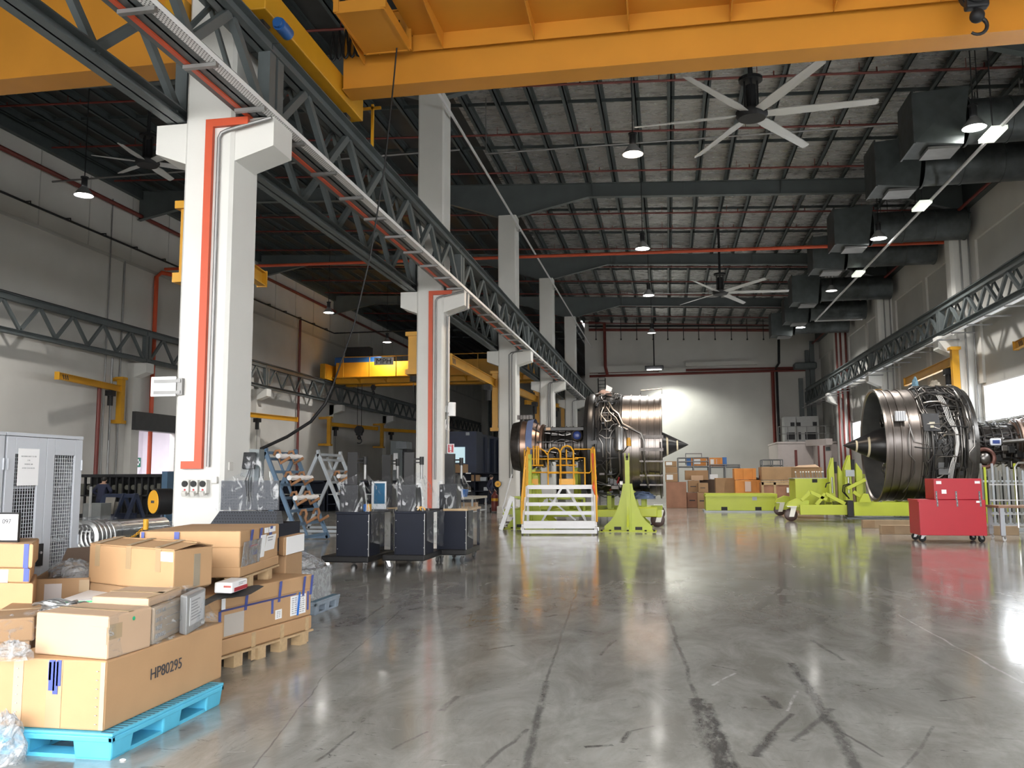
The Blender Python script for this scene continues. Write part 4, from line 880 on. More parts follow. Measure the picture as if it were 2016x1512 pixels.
MB().bx(a.x+0.5, 11.5, 64.4, 66.7, 0, c.z-0.45).build('walls', BOOTH, t)
MB().hexa([(a.x+1.0, 64.1, c.z-0.45), (11.55, 64.1, c.z-0.45), (11.55, 66.8, c.z-0.45), (a.x, 66.8, c.z-0.45)], [(a.x+1.0, 64.1, c.z), (11.55, 64.1, c.z), (11.55, 66.8, c.z), (a.x, 66.8, c.z)]).build('roof', BOOTH, t)
MB().bx(a.x+1.0, 11.4, 64.36, 64.4, c.z-0.85, c.z-0.6).build('vent_strip', GREYST, t)
m = MB()
for px_ in (1612, 1623): q = at(px_, 900, Y=64.38); m.bx(q.x-0.06, q.x+0.06, 64.34, 64.4, 0, c.z-0.5)
m.build('corner_post', REDP, t)
# vertical cable ladders and a dark trunk in the corner
for px_, w_, y0_, y1_ in ((1576, 0.34, 745, 830), (1597, 0.36, 672, 830), (1588, 0.30, 690, 820)):
    a = at(px_, y0_, Y=YB-0.4); c = at(px_, y1_, Y=YB-0.4)
    tag(MB().bx(min(a.x, XR-0.6)-w_/2, min(a.x, XR-0.6)+w_/2, YB-0.55, YB-0.3, c.z-1.2, a.z).build('cable_riser', GREYST), {1576: 'dark vertical cable riser in the back right corner, left one', 1597: 'tallest dark cable riser in the back right corner', 1588: 'dark cable riser between two others in the back right corner'}[px_], 'cable riser', 'cable risers in the back corner')
a, c = at(1564, 727, Y=YB-1), at(1616, 713, Y=YB-1)
tag(MB().bx(a.x, min(c.x, XR-0.5), YB-1.3, YB-0.02, a.z, c.z).build('cable_duct', GREYST, bevel=0.1), 'fat dark horizontal cable trunk in the back right corner', 'trunk')
# pipes on the right wall columns
for k, xs in ((4, (0.0, 0.28, 0.62, 0.86)), (3, (0.25, 0.55)), (2, (0.30, 0.62))):
    y = RC0+BAY*k-0.12
    for j, dx in enumerate(xs):
        red = (k == 4 and j < 3)
        o = run('standpipe' if red else 'conduit', ('red vertical pipe' if red else 'dark vertical conduit')+' on the right wall column '+{4: 'beyond the right engine cone', 3: 'above the right engine fan case', 2: 'beside the yellow wall crane', 1: 'at the right edge'}[k], 'pipe' if red else 'conduit',
                [(11.7+dx, y, 12.3), (11.7+dx, y, 0.02)], 0.07 if red else 0.035, REDP if red else GALV, 'vertical services on right columns, number %s from the front' % ['one', 'two', 'three', 'four'][k-1])
za = 12.15
run('water_main', 'thin red pipe along the top of the right wall', 'pipe', [(11.75, 14, za), (11.75, YB-1, za)], 0.06, REDP)

# ---------------------------------------------------------------- column services
y = CY0-0.03
def colpipe(k):
    yy = CY0+BAY*k; f = -6.75
    t = thing('wall_conduit', ['orange-red square conduit down the face of the nearest column', 'orange-red square conduit down the face of the second column'][k], 'conduit', (f, yy, 1.5), group='red conduits on the columns')
    m = MB(); m.bx(f-0.06, f+0.06, yy-0.07, yy-0.005, 1.83 if k == 0 else 0.05, 7.02); m.bx(f+0.06, -6.12, yy-0.07, yy-0.005, 6.90, 7.02)
    if k == 0: m.bx(-7.02, f+0.06, yy-0.07, yy-0.005, 1.72, 1.83)
    m.build('duct', ORED, t)
    return t
colpipe(0); colpipe(1)
for k in range(0, 5):
    yy = CY0+BAY*k-0.04
    for dx in ((-6.60,), (-6.60, -6.28), (-6.70, -6.58), (-6.70, -6.58), (-6.65,))[k]:
        if dx > -6.385:
            pts = [(-6.34, yy+0.35, 0.6), (-6.34, yy+0.35, 6.3), (-5.74, yy+0.35, 6.52), (-5.73, yy+0.35, 7.0)]
        else: pts = [(dx, yy, 1.75 if k == 0 else 1.5), (dx, yy, 6.72), (dx+0.04, yy, 6.80), (dx+0.14, yy, 6.84), (-5.75, yy, 6.98)] if k < 2 else [(dx, yy, 1.5), (dx, yy, 6.85), (dx+0.1, yy, 6.95), (-6.1, yy, 7.0)]
        o = run('conduit', ('thin grey conduit bent over the right corbel of the ' if dx < -6.385 else 'thin conduit wrapping the right side of the ')+['nearest', 'second', 'third', 'fourth', 'fifth'][k]+' column', 'conduit', pts, 0.028, GALV, 'grey conduits on the columns')
SOCK = mat('socket_grey', (0.62, 0.61, 0.58), 0.5, var=0)
for i, px_ in enumerate((367, 384, 402)):
    a = at(px_, 958, Y=CY0-0.06)
    t = thing('socket_outlet', ['left', 'middle', 'right'][i]+' one of three grey industrial sockets on the nearest column', 'socket', (a.x, CY0, a.z-0.12), group='industrial sockets on the nearest column')
    MB().rbox((a.x, CY0-0.05, a.z), 0.115, 0.1, 0.2).build('body', SOCK, t, bevel=0.015)
    MB().cyl((a.x, CY0-0.12, a.z+0.04), (a.x, CY0-0.09, a.z+0.04), 0.045, 20).build('dial', BLACK, t)
    MB().rbox((a.x, CY0-0.115, a.z-0.10), 0.07, 0.06, 0.07, 0, 0.5).build('plug_cover', SOCK, t, bevel=0.01)
    MB().cyl((a.x, CY0-0.108, a.z-0.045), (a.x, CY0-0.1, a.z-0.045), 0.014, 12).build('indicator', RED, t)
a = at(423, 945, Y=CY0-0.03); tag(MB().rbox((a.x, CY0-0.03, a.z), 0.09, 0.06, 0.1).build('junction_box', SOCK, bevel=0.01), 'small beige junction box right of the three sockets', 'junction box')
a = at(457, 918, Y=CY0+0.1); tag(MB().bx(-6.385, -6.365, CY0+0.15, CY0+0.27, a.z-0.06, a.z+0.06).build('light_switch', SOCK, bevel=0.005), 'small square switch plate on the side of the nearest column', 'switch')
a, c = at(298, 742, Y=CY0-0.06), at(346, 780, Y=CY0-0.06)
t = thing('sign_plate', 'blank white plate on a grey bracket at the left of the nearest column', 'sign', ((a.x+c.x)/2, CY0-0.05, c.z))
MB().bx(a.x, c.x, CY0-0.07, CY0-0.05, c.z, a.z).build('plate', PAPER, t, bevel=0.01)
for z_ in (a.z-0.07, c.z+0.06): MB().bx(a.x+0.06, c.x+0.08, CY0-0.085, CY0-0.07, z_-0.025, z_+0.02).build('rail', GALV, t)
MB().bx(c.x+0.02, c.x+0.1, CY0-0.07, CY0-0.002, c.z+0.02, a.z-0.03).build('bracket', GALV, t)
a, c = at(881, 874, Y=CY0+BAY-0.04), at(894, 892, Y=CY0+BAY-0.04)
t = thing('fire_sign', 'small red and white fire extinguisher sign on the second column', 'sign', ((a.x+c.x)/2, CY0+BAY, c.z))
MB().bx(a.x, c.x, CY0+BAY-0.05, CY0+BAY-0.03, c.z, a.z).build('border', PAPER, t)
MB().bx(a.x+0.02, c.x-0.02, CY0+BAY-0.055, CY0+BAY-0.05, c.z+0.02, a.z-0.02).build('panel', RED, t)
xm = (a.x+c.x)/2; zm = (a.z+c.z)/2
MB().bx(xm-0.025, xm+0.025, CY0+BAY-0.06, CY0+BAY-0.055, zm-0.05, zm+0.06).bx(xm-0.05, xm, CY0+BAY-0.06, CY0+BAY-0.055, zm+0.04, zm+0.055).build('symbol', PAPER, t)
text('lettering', 'FIRE', PAPER, t, (xm, CY0+BAY-0.056, a.z-0.045), (1, 0, 0), (0, 0, 1), 0.05)
MB().prism([(xm-0.03, c.z+0.06), (xm+0.03, c.z+0.06), (xm, c.z+0.025)], 'xz', CY0+BAY-0.06, CY0+BAY-0.055).build('arrow', PAPER, t)
a = at(897, 805, Y=CY0+BAY+0.3); t = thing('siren_box', 'white siren box on the right side of the second column', 'siren', (-6.3, CY0+BAY+0.4, a.z-0.2))
MB().cyl((-6.22, CY0+BAY+0.4, a.z-0.2), (-6.22, CY0+BAY+0.4, a.z+0.2), 0.12, 20).build('body', PAPER, t, smooth=True)
MB().bx(-6.385, -6.25, CY0+BAY+0.3, CY0+BAY+0.5, a.z-0.1, a.z+0.1).build('mount', PAPER, t)
MB().torus((-6.36, CY0+BAY+0.35, a.z-0.45), 0.16, 0.014, (1, 0, 0)).torus((-6.35, CY0+BAY+0.42, a.z-0.5), 0.13, 0.014, (1, 0, 0)).build('cable_coil', PAPER, t, smooth=True)
# ---------------------------------------------------------------- boxes and pallets in the left foreground
class Box:
    """a carton from three floor corners (front-left, front-right, back-right) with faces to stick things on"""
    def __init__(s, name, label, FL, FR, BR, z0, z1, m=CARD, cat='cardboard box', group=None, lid=0.0, flap=True, bev=0.012, open_top=False):
        s.FL, s.FR, s.BR = V3(FL), V3(FR), V3(BR); s.BL = s.FL+s.BR-s.FR; s.z0, s.z1 = z0, z1
        for q in (s.FL, s.FR, s.BR, s.BL): q.z = 0
        c = (s.FL+s.BR)/2; s.t = thing(name, label, cat, (c.x, c.y, z0), group=group); s.m = m
        def loop(z, g=0.0): return [Vector((q.x, q.y, z))+(q-c).normalized()*g for q in (s.FL, s.FR, s.BR, s.BL)]
        s.loop = loop
        if open_top:
            k = MB(); 
            for i in range(4):
                a, b = loop(z0)[i], loop(z0)[(i+1) % 4]; a2, b2 = loop(z1)[i], loop(z1)[(i+1) % 4]; inw = (c-(a+b)/2); inw.z = 0; inw = inw.normalized()*0.012
                k.hexa([a, b, b+inw, a+inw], [a2, b2, b2+inw, a2+inw])
            k.hexa(loop(z0), loop(z0+0.02)); s.body = k.build('carton', m, s.t)
        else: s.body = MB().hexa(loop(z0), loop(z1)).build('carton', m, s.t, bevel=bev)
        if lid: MB().hexa(loop(z1-lid, 0.012), loop(z1+0.012, 0.012)).build('lid', m, s.t, bevel=bev); s.out = 0.02
        else: s.out = 0.0
        s.lid = lid
        if flap and not open_top:
            a, b = (s.FL+s.BL)/2, (s.FR+s.BR)/2; d = (s.BR-s.FR).normalized()*0.026
            zt = z1+(0.013 if lid else 0.001)
            MB().hexa([Vector((q.x, q.y, zt)) for q in (a-d, b-d, b+d, a+d)], [Vector((q.x, q.y, zt+0.002)) for q in (a-d, b-d, b+d, a+d)]).build('tape', TAPE, s.t)
    def pt(s, face, u, v, off=0.003):
        a, b = (s.FL, s.FR) if face == 'F' else (s.FR, s.BR)
        p = a+(b-a)*u; d = (b-a).normalized(); n = Vector((d.y, -d.x, 0))
        z = s.z0+(s.z1-s.z0)*v
        o = off+(s.out if s.lid and z > s.z1-s.lid-0.001 else 0)
        return Vector((p.x, p.y, z))+n*o, d, n
    def patch(s, name, face, u0, u1, v0, v1, m, label=None, off=0.003, parent=None):
        p = [s.pt(face, u, v, off)[0] for u, v in ((u0, v0), (u1, v0), (u1, v1), (u0, v1))]; n = s.pt(face, 0, 0)[2]*0.003
        o = MB().add(p+[q-n for q in p], [(0, 1, 2, 3), (7, 6, 5, 4), (0, 4, 5, 1), (1, 5, 6, 2), (2, 6, 7, 3), (3, 7, 4, 0)]).build(name, m, parent or s.t)
        if label: lab(o, label)
        return o
    def top(s, name, u0, u1, w0, w1, m, dz=0.002):
        """patch on the top: u along the front, w from front to back"""
        z = s.z1+(0.014 if s.lid else 0.001)
        q = [s.FL+(s.FR-s.FL)*u+(s.BR-s.FR)*w for u, w in ((u0, w0), (u1, w0), (u1, w1), (u0, w1))]
        return MB().hexa([Vector((a.x, a.y, z)) for a in q], [Vector((a.x, a.y, z+dz)) for a in q]).build(name, m, s.t)
    def text(s, face, u, v, body, size, m=INK, align='CENTER'):
        p, d, n = s.pt(face, u, v, 0.0045); return text('lettering', body, m, s.t, p, d, (0, 0, 1), size, align)
    def lines(s, face, u0, u1, v0, v1, n, parent, m=GREYT, cols=1):
        k = MB(); rnd = random.Random(n*7+int(u0*100))
        for i in range(n):
            v = v1-(v1-v0)*(i+0.5)/n
            for cc in range(cols):
                a = u0+(u1-u0)*cc/cols; b = a+(u1-u0)/cols*(0.5+0.4*rnd.random()); h = (v1-v0)/n*0.22
                p = [s.pt(face, u, vv, 0.0045)[0] for u, vv in ((a, v-h), (b, v-h), (b, v+h), (a, v+h))]; k.quad(*p)
        return k.build('print', m, parent)

def plastic_pallet(x0, x1, y0, y1, label, m, h=0.15, rz=0.0):
    t = thing('plastic_pallet', label, 'pallet', ((x0+x1)/2, (y0+y1)/2, 0))
    k = MB(); k.bx(x0, x1, y0, y1, h-0.018, h)
    k.bx(x0, x1, y0, y0+0.03, h-0.05, h-0.018); k.bx(x0, x1, y1-0.03, y1, h-0.05, h-0.018); k.bx(x0, x0+0.03, y0, y1, h-0.05, h-0.018); k.bx(x1-0.03, x1, y0, y1, h-0.05, h-0.018)
    k.build('deck', m, t, bevel=0.006)
    k = MB(); n = int((y1-y0)/0.045)
    for i in range(n): y = y0+0.02+i*(y1-y0-0.04)/n; k.bx(x1-0.09, x1-0.015, y, y+0.018, h, h+0.0015)
    k.build('grip_strip', mat('pallet_grime', (0.05, 0.16, 0.24), 0.6), t)
    w, l = (x1-x0)*0.32, (y1-y0)*0.17
    for fx in (x0+0.004, x1-w-0.004):
        for fy in (y0+0.004, (y0+y1-l)/2, y1-l-0.004):
            k = MB(); g = 0.012
            k.hexa([(fx+g, fy+g, 0.0), (fx+w-g, fy+g, 0.0), (fx+w-g, fy+l-g, 0.0), (fx+g, fy+l-g, 0.0)], [(fx, fy, h-0.03), (fx+w, fy, h-0.03), (fx+w, fy+l, h-0.03), (fx, fy+l, h-0.03)])
            k.build('foot', m, t, bevel=0.012)
    for fx in (x0+0.004, x1-w-0.004): MB().bx(fx+0.02, fx+w-0.02, y0+0.03, y1-0.03, 0.0, 0.022).build('runner', m, t)
    MB().bx(x0+0.02, x1-0.02, y0+0.02, y0+l*0.7, 0.0, 0.022).build('runner', m, t)
    return t
plastic_pallet(-3.93, -3.135, 4.57, 5.82, 'bright blue plastic pallet under the box marked HP80295', PALB)
A = Box('carton_box', 'long cardboard box marked HP80295 on the bright blue pallet', (-3.93, 4.6, 0), (-3.215, 4.6, 0), (-3.225, 5.95, 0), 0.152, 0.545, CARD)
A.text('R', 0.46, 0.55, 'HP80295', 0.098)
A.patch('tape', 'F', 0.47, 0.61, 0.02, 0.98, TAPE)
for u0, u1, v0, v1 in ((0.49, 0.545, 0.55, 0.99), (0.56, 0.60, 0.62, 0.99), (0.53, 0.575, 0.50, 0.97), (0.485, 0.51, 0.7, 0.96)): A.patch('blue_tape', 'F', u0, u1, v0, v1, BTAPE, off=0.006)
A.patch('edge_strip', 'F', 0.16, 0.25, 0.02, 0.98, CARD3); A.patch('edge_strip', 'F', 0.955, 0.995, 0.02, 0.98, CARD3)
k = MB()
for i in range(7):
    for u in (0.2, 0.93): p, d, n = A.pt('F', u, 0.10+i*0.125, 0.006); k.bar(p-d*0.006, p+d*0.006, 0.004, 0.004)
k.build('staple', GREYT, A.t)
z = 0.547
B = Box('carton_box', 'pale kraft box with a green dot under stretch film, on the HP80295 box', at(67, 1287, Z=z), at(210, 1300, Z=z), at(297, 1273, Z=z), z, at(213, 1214, Y=at(210, 1300, Z=z).y).z, CARD3)
p, d, n = B.pt('R', 0.55, 0.82, 0.004); MB().cyl(p, p+n*0.002, 0.012, 18).build('green_dot', mat('sticker_green', (0.02, 0.42, 0.20), 0.5, var=0), B.t)
B.patch('tape', 'F', 0.78, 0.99, 0.35, 0.75, CARD3); B.patch('tape', 'R', 0.02, 0.30, 0.45, 0.8, TAPE)
C1 = Box('carton_box', 'brown box printed DATE NAME REMARKS, behind the green dot box', at(205, 1268, Z=z), at(301, 1270, Z=z), at(357, 1243, Z=z), z, at(301, 1197, Y=at(301, 1270, Z=z).y).z, mat('grey_brown_card', (0.50, 0.41, 0.32), 0.75))
for i, b in enumerate(('CTN NO.', 'DATE', 'NAME', 'REMARKS')): C1.text('R', 0.04, 0.86-i*0.22, b, 0.04, GREYT, 'LEFT')
k = MB()
for i in range(4):
    p = C1.pt('R', 0.42, 0.84-i*0.22, 0.004)[0]; q = C1.pt('R', 0.93, 0.84-i*0.22, 0.004)[0]; k.bar(p, q, 0.002, 0.003)
k.build('print', GREYT, C1.t)
zc = C1.z1+0.002
C2 = Box('carton_box', 'flat pale box with brown tape on top of the printed box', at(180, 1191, Z=zc), at(292, 1196, Z=zc), at(358, 1173, Z=zc), zc, zc+0.055, CARD3)
C2.top('tape', 0.85, 0.97, 0, 1, TAPE)
E1 = Box('white_carton', 'flat white carton with green edge lying behind the kraft boxes', at(100, 1208, Z=0.62), at(207, 1202, Z=0.62), at(292, 1166, Z=0.62), 0.62, 0.70, PAPER, 'carton', flap=False)
E1.patch('green_edge', 'F', 0.0, 1.0, 0.82, 0.98, mat('carton_green', (0.10, 0.55, 0.22), 0.5, var=0)); E1.lines('F', 0.1, 0.45, 0.1, 0.7, 5, E1.t)
D1 = Box('foil_box', 'silver-grey box wrapped in film at the right end of the HP80295 box', at(352, 1248, Z=z), at(366, 1252, Z=z), at(403, 1229, Z=z), z, at(366, 1174, Y=at(366, 1252, Z=z).y).z, mat('foil_grey', (0.48, 0.50, 0.52), 0.35, 0.4), 'box', flap=False)
D1.patch('label', 'R', 0.15, 0.9, 0.2, 0.92, mat('label_grey', (0.62, 0.63, 0.65), 0.5, var=0)); D1.lines('R', 0.2, 0.8, 0.3, 0.85, 7, D1.t)
G1 = Box('carton_box', 'brown box at the left edge under the silver cable coil', at(-40, 1270, Z=z), at(66, 1262, Z=z), at(112, 1222, Z=z), z, 0.70, CARD2)
# coil of silver cable
t = thing('cable_coil', 'coil of silver braided cable on the brown box, behind the kraft box', 'cable', at(120, 1210, Z=0.71)); c0 = at(120, 1205, Z=0.72); m = MB(); rnd = random.Random(3)
for i in range(9):
    a0 = rnd.uniform(0, 6); R1, R2 = rnd.uniform(0.09, 0.16), rnd.uniform(0.06, 0.10); ox, oy = rnd.uniform(-0.05, 0.05), rnd.uniform(-0.03, 0.03)
    m.tube([c0+Vector((ox+R1*math.cos(a0+j*0.35), oy+R2*math.sin(a0+j*0.35), 0.005+0.012*i*0.6+0.012*math.sin(j))) for j in range(18)], 0.008, 6, closed=True)
m.build('cable', STEEL, t, smooth=True)
def crumple(name, label, c, sx, sy, sz, m, seed, parent=None, cat='plastic film', nu=16, nv=9):
    rnd = random.Random(seed); k = MB(); c = V3(c)
    def fn(u, v):
        a = u*2*PI; h = math.sin(v*PI/2); r = math.cos(v*PI/2)*0.96+0.04
        j = 1+0.28*(rnd.random()-0.5) if 0 < v else 1
        return c+Vector((math.cos(a)*r*sx*j, math.sin(a)*r*sy*j, h*sz*(1+0.3*(rnd.random()-0.5))))
    pts = [[fn(i/nu, j/nv) for i in range(nu)] for j in range(nv+1)]
    for j in range(nv):
        for i in range(nu): k.quad(pts[j][i], pts[j][(i+1) % nu], pts[j+1][(i+1) % nu], pts[j+1][i])
    o = k.build(name, m, parent)
    if parent is None: tag(o, label, cat)
    return o
crumple('crumpled_film', 'crumpled clear plastic film on the front left corner of the HP80295 box', at(25, 1297, Z=0.548), 0.13, 0.07, 0.10, WRAPC, 5)
# stretch film over the load
m = MB(); zt = 0.87
base = [V3((-3.93, 4.6, z)), V3((-3.215, 4.62, z)), V3((-3.225, 5.93, z)), V3((-3.93, 5.93, z))]
topl = [B.FL+Vector((-0.25, 0.0, 0.76)), B.FR+Vector((0.012, -0.02, B.z1+0.004)), C2.BR+Vector((0.05, 0.10, C2.z1+0.01)), C2.BR+Vector((-0.55, 0.25, 0.78))]
for i in (1, 2, 3):
    a, b, c, d = base[i], base[(i+1) % 4], topl[(i+1) % 4], topl[i]
    m.grid(10, 6, lambda u, v: a.lerp(b, u).lerp(d.lerp(c, u), v)+Vector((0, 0, -0.03*math.sin(PI*v)*(0.4+0.6*abs(math.sin(u*9))))))
o = tag(m.build('stretch_wrap', WRAP, smooth=True), 'clear stretch film draped over the boxes on the HP80295 box', 'plastic film')
crumple('crumpled_film', 'crumpled grey plastic bag at the bottom left corner beside the blue pallet', at(5, 1500, Z=0), 0.13, 0.10, 0.26, WRAPC, 11)
for px_, py_, r_ in ((18, 1503, 0.03), (242, 1496, 0.02)): tag(MB().ball(at(px_, py_, Z=0.004), r_, 10, 6, (1, 0.7, 0.35)).build('packing_scrap', PAPER, smooth=True), 'white scrap of packing foam on the floor '+('at the bottom left corner' if px_ < 100 else 'by the blue pallet front corner'), 'scrap')

# --- wooden pallet with the long taped box
def wood_pallet(name, label, FR, BR, w, z0, h=0.11, n=4, m=WOOD):
    FR, BR = V3(FR), V3(BR); d = (BR-FR).normalized(); L = (BR-FR).length; s = Vector((-d.y, d.x, 0)); t = thing(name, label, 'pallet', ((FR+BR)/2+s*(w/2)).to_tuple()[:2]+(z0,))
    for i in range(n):
        c = FR+d*(L*(i+0.5)/n)
        for f in (0.04, 0.5, 0.96):
            q = c+s*(w*f); MB().rbox((q.x, q.y, z0+(h-0.02)/2), 0.10, 0.12, h-0.02, math.atan2(d.y, d.x)-PI/2).build('block', m, t)
    for f in (0.06, 0.5, 0.94): a, b = FR+s*(w*f), BR+s*(w*f); MB().bar((a.x, a.y, z0+h-0.01), (b.x, b.y, z0+h-0.01), 0.14, 0.018).build('board', m, t)
    return t
FR2, BR2 = V3((-3.72, 6.47, 0)), V3((-3.47, 8.13, 0))
wood_pallet('wooden_pallet', 'pale wooden pallet under the long box with blue tape', FR2, BR2, 0.82, 0, 0.12, 5)
sd = Vector((-(BR2-FR2).normalized().y, (BR2-FR2).normalized().x, 0))
T2 = Box('card_tray', 'shallow brown cardboard tray between the long taped box and its wooden pallet', FR2+sd*0.82, FR2, BR2, 0.122, 0.25, CARD, 'cardboard tray', flap=False)
for u in (0.14, 0.42, 0.68, 0.93):
    T2.patch('strut', 'R', u, u+0.035, -0.9, 0.95, WOOD, 'pale wooden strut')
g = 0.012; ins = sd*g
L2 = Box('carton_box', 'long low cardboard box sealed with blue tape and paper labels, on the wooden pallet', FR2+sd*0.79+ins, FR2+ins, BR2+ins, 0.252, 0.63, CARD, lid=0.13, flap=False)
for u in (0.36, 0.66, 0.90, 0.98): L2.patch('blue_tape', 'R', u, u+0.022, 0.52, 1.02, BTAPE)
L2.patch('blue_tape', 'R', 0.16, 0.83, 0.60, 0.655, BTAPE); L2.patch('blue_tape', 'R', 0.155, 0.175, 0.05, 0.62, BTAPE); L2.patch('blue_tape', 'R', 0.60, 0.62, 0.28, 0.62, BTAPE); L2.patch('blue_tape', 'R', 0.955, 0.972, 0.15, 0.62, BTAPE)
L2.patch('blue_tape', 'R', 0.16, 0.19, 0.66, 1.0, PAPER)
for u0, u1, v0, v1 in ((0.785, 0.86, 0.10, 0.58), (0.86, 0.94, 0.10, 0.58), (0.64, 0.70, 0.12, 0.34)):
    q = L2.patch('paper_label', 'R', u0, u1, v0, v1, PAPER); L2.lines('R', u0+0.012, u1-0.008, v0+0.03, v1-0.03, 8 if v1 > 0.5 else 4, q, cols=2)
L2.patch('blue_tape', 'R', 0.845, 0.862, 0.08, 0.66, mat('bright_blue_tape', (0.02, 0.16, 0.62), 0.4, var=0), off=0.009)
L2.patch('document_pouch', 'R', 0.20, 0.36, 0.05, 0.52, mat('pouch_grey', (0.48, 0.44, 0.40), 0.3, var=0.03))
# items on the long box
m = MB(); a, b = at(405, 1196, Z=0.65), at(520, 1160, Z=0.65); m.grid(8, 4, lambda u, v: a.lerp(b, u)+Vector((-0.22*v, 0.06*v, 0.012+0.02*math.sin(u*7+v*3))))
tag(m.build('foam_sheet', mat('dark_foam', (0.045, 0.045, 0.045), 0.8), smooth=True), 'dark grey foam sheet lying wavy on the long taped box', 'sheet')
W1 = Box('parts_box', 'small white box with red corner on the dark foam sheet', at(421, 1168, Z=0.68), at(456, 1169, Z=0.68), at(487, 1158, Z=0.68), 0.68, 0.765, PAPER, 'box', flap=False)
W1.patch('red_corner', 'R', 0.15, 0.98, 0.1, 0.45, RED); W1.patch('logo', 'F', 0.55, 0.95, 0.55, 0.72, mat('logo_red', (0.5, 0.12, 0.10), 0.6, var=0)); W1.lines('R', 0.4, 0.9, 0.6, 0.9, 2, W1.t)
zi = 0.755
FRi, BRi = at(470, 1137, Z=zi), at(546, 1110, Z=zi)
di = (BRi-FRi).normalized(); si = Vector((-di.y, di.x, 0))
wood_pallet('wooden_pallet', 'raw wooden bearers between the long box and the tall taped box above it', FRi+Vector((0, 0, -zi)), BRi+Vector((0, 0, -zi)), 0.85, 0.644, 0.108, 2)
ztop = at(470, 1046, Y=FRi.y).z
I1 = Box('carton_box', 'tall cardboard box with blue tape and a clear pouch, on top of the long box', FRi+si*0.85, FRi, BRi, zi, ztop-0.01, CARD, lid=0.13, flap=False)
I1.patch('blue_tape', 'F', 0.35, 0.40, 0.86, 1.02, BTAPE); I1.patch('blue_tape', 'F', 0.02, 0.05, 0.86, 1.02, BTAPE)
for u in (0.22, 0.45): I1.patch('blue_tape', 'R', u, u+0.055, 0.60, 1.02, BTAPE)
I1.patch('blue_tape', 'R', 0.70, 0.77, 0.55, 1.02, BTAPE, off=0.006); I1.patch('paper_label', 'R', 0.55, 0.66, 0.87, 1.0, PAPER); I1.patch('paper_label', 'R', 0.68, 0.85, 0.87, 1.0, PAPER)
q = I1.patch('paper_label', 'R', 0.62, 0.88, 0.42, 0.80, PAPER); I1.lines('R', 0.64, 0.86, 0.45, 0.78, 5, q)
q = I1.patch('paper_label', 'R', 0.46, 0.60, 0.30, 0.84, PAPER); I1.lines('R', 0.48, 0.58, 0.33, 0.6, 5, q)
I1.patch('document_pouch', 'R', 0.03, 0.47, 0.18, 0.78, WRAPC, 'clear plastic pouch', off=0.008); I1.patch('blue_tape', 'R', 0.25, 0.40, 0.42, 0.55, BTAPE, off=0.012)
I1.patch('sticker', 'R', 0.20, 0.36, 0.62, 0.66, RED, off=0.012)
T3 = Box('card_tray', 'brown cardboard tray under the tall taped box', FRi+si*0.86-di*0.01, FRi-si*0.012-di*0.01, BRi-si*0.012, zi-0.002+0.001, zi+0.085, CARD, 'cardboard tray', flap=False)
# big box with brown tape, the one under it
zj = 0.76
J = Box('carton_box', 'big brown-taped cardboard box with slightly open flaps, before the tall taped box', at(173, 1146, Z=zj), at(340, 1166, Z=zj), at(417, 1151, Z=zj), zj, at(341, 1084, Y=at(340, 1166, Z=zj).y).z, CARD, flap=False)
for u in (0.08, 0.46, 0.80): J.patch('tape', 'F', u, u+0.06, 0.45, 1.0, TAPE)
J.patch('tape', 'R', 0.50, 0.66, 0.05, 0.85, mat('grey_tape', (0.32, 0.27, 0.20), 0.4), off=0.004); J.patch('paper_label', 'F', 0.86, 0.99, 0.72, 0.95, PAPER)
kk = MB(); zt = J.z1
for q0, q1, inn in ((J.FL, J.FR, 0.30), (J.BL, J.BR, 0.2)):
    s_ = (J.BR-J.FR).normalized()*(inn if q0 is J.FL else -inn)
    kk.hexa([q0+Vector((0, 0, zt)), q1+Vector((0, 0, zt)), q1+s_+Vector((0, 0, zt+0.035)), q0+s_+Vector((0, 0, zt+0.035))], [q0+Vector((0, 0, zt+0.008)), q1+Vector((0, 0, zt+0.008)), q1+s_+Vector((0, 0, zt+0.043)), q0+s_+Vector((0, 0, zt+0.043))])
kk.build('flap', CARD, J.t)
for u in (0.1, 0.48, 0.82):
    a = J.FL.lerp(J.FR, u); b = a+(J.BR-J.FR)*0.62; MB().bar((a.x, a.y, zt+0.014), (b.x, b.y, zt+0.05), 0.05, 0.003).build('tape', TAPE, J.t)
e = 0.03
Box('carton_box', 'brown box below the big brown-taped box', J.FL, J.FL.lerp(J.FR, 0.72), J.FL.lerp(J.FR, 0.72)+(J.BR-J.FR), 0.0, zj-0.002, CARD2, flap=False)
# open box with bubble film
K = Box('open_carton', 'open dark-sided cardboard box filled with bubble film, between the left stack and the big box', at(62, 1156, Z=0.74), at(176, 1152, Z=0.74), at(214, 1118, Z=0.74), 0.0, 0.80, CARD2, open_top=True)
K.patch('label', 'F', 0.22, 0.52, 0.74, 0.95, mat('grey_label', (0.5, 0.47, 0.47), 0.5, var=0)); K.patch('tape', 'F', 0.82, 1.0, 0.86, 0.98, TAPE)
a = K.FL; MB().hexa([K.BL+Vector((0, 0, 0.80)), K.BR+Vector((0, 0, 0.80)), K.BR+Vector((0, 0.01, 0.80)), K.BL+Vector((0, 0.01, 0.80))], [K.BL+Vector((0, 0.08, 0.93)), K.BR+Vector((0, 0.08, 0.95)), K.BR+Vector((0, 0.09, 0.95)), K.BL+Vector((0, 0.09, 0.93))]).build('flap', CARDD, K.t)
c = (K.FL+K.BR)/2; crumple('bubble_film', 'clear bubble film bulging out of the open dark-sided box', (c.x, c.y, 0.72), 0.24, 0.20, 0.16, WRAPC, 21)
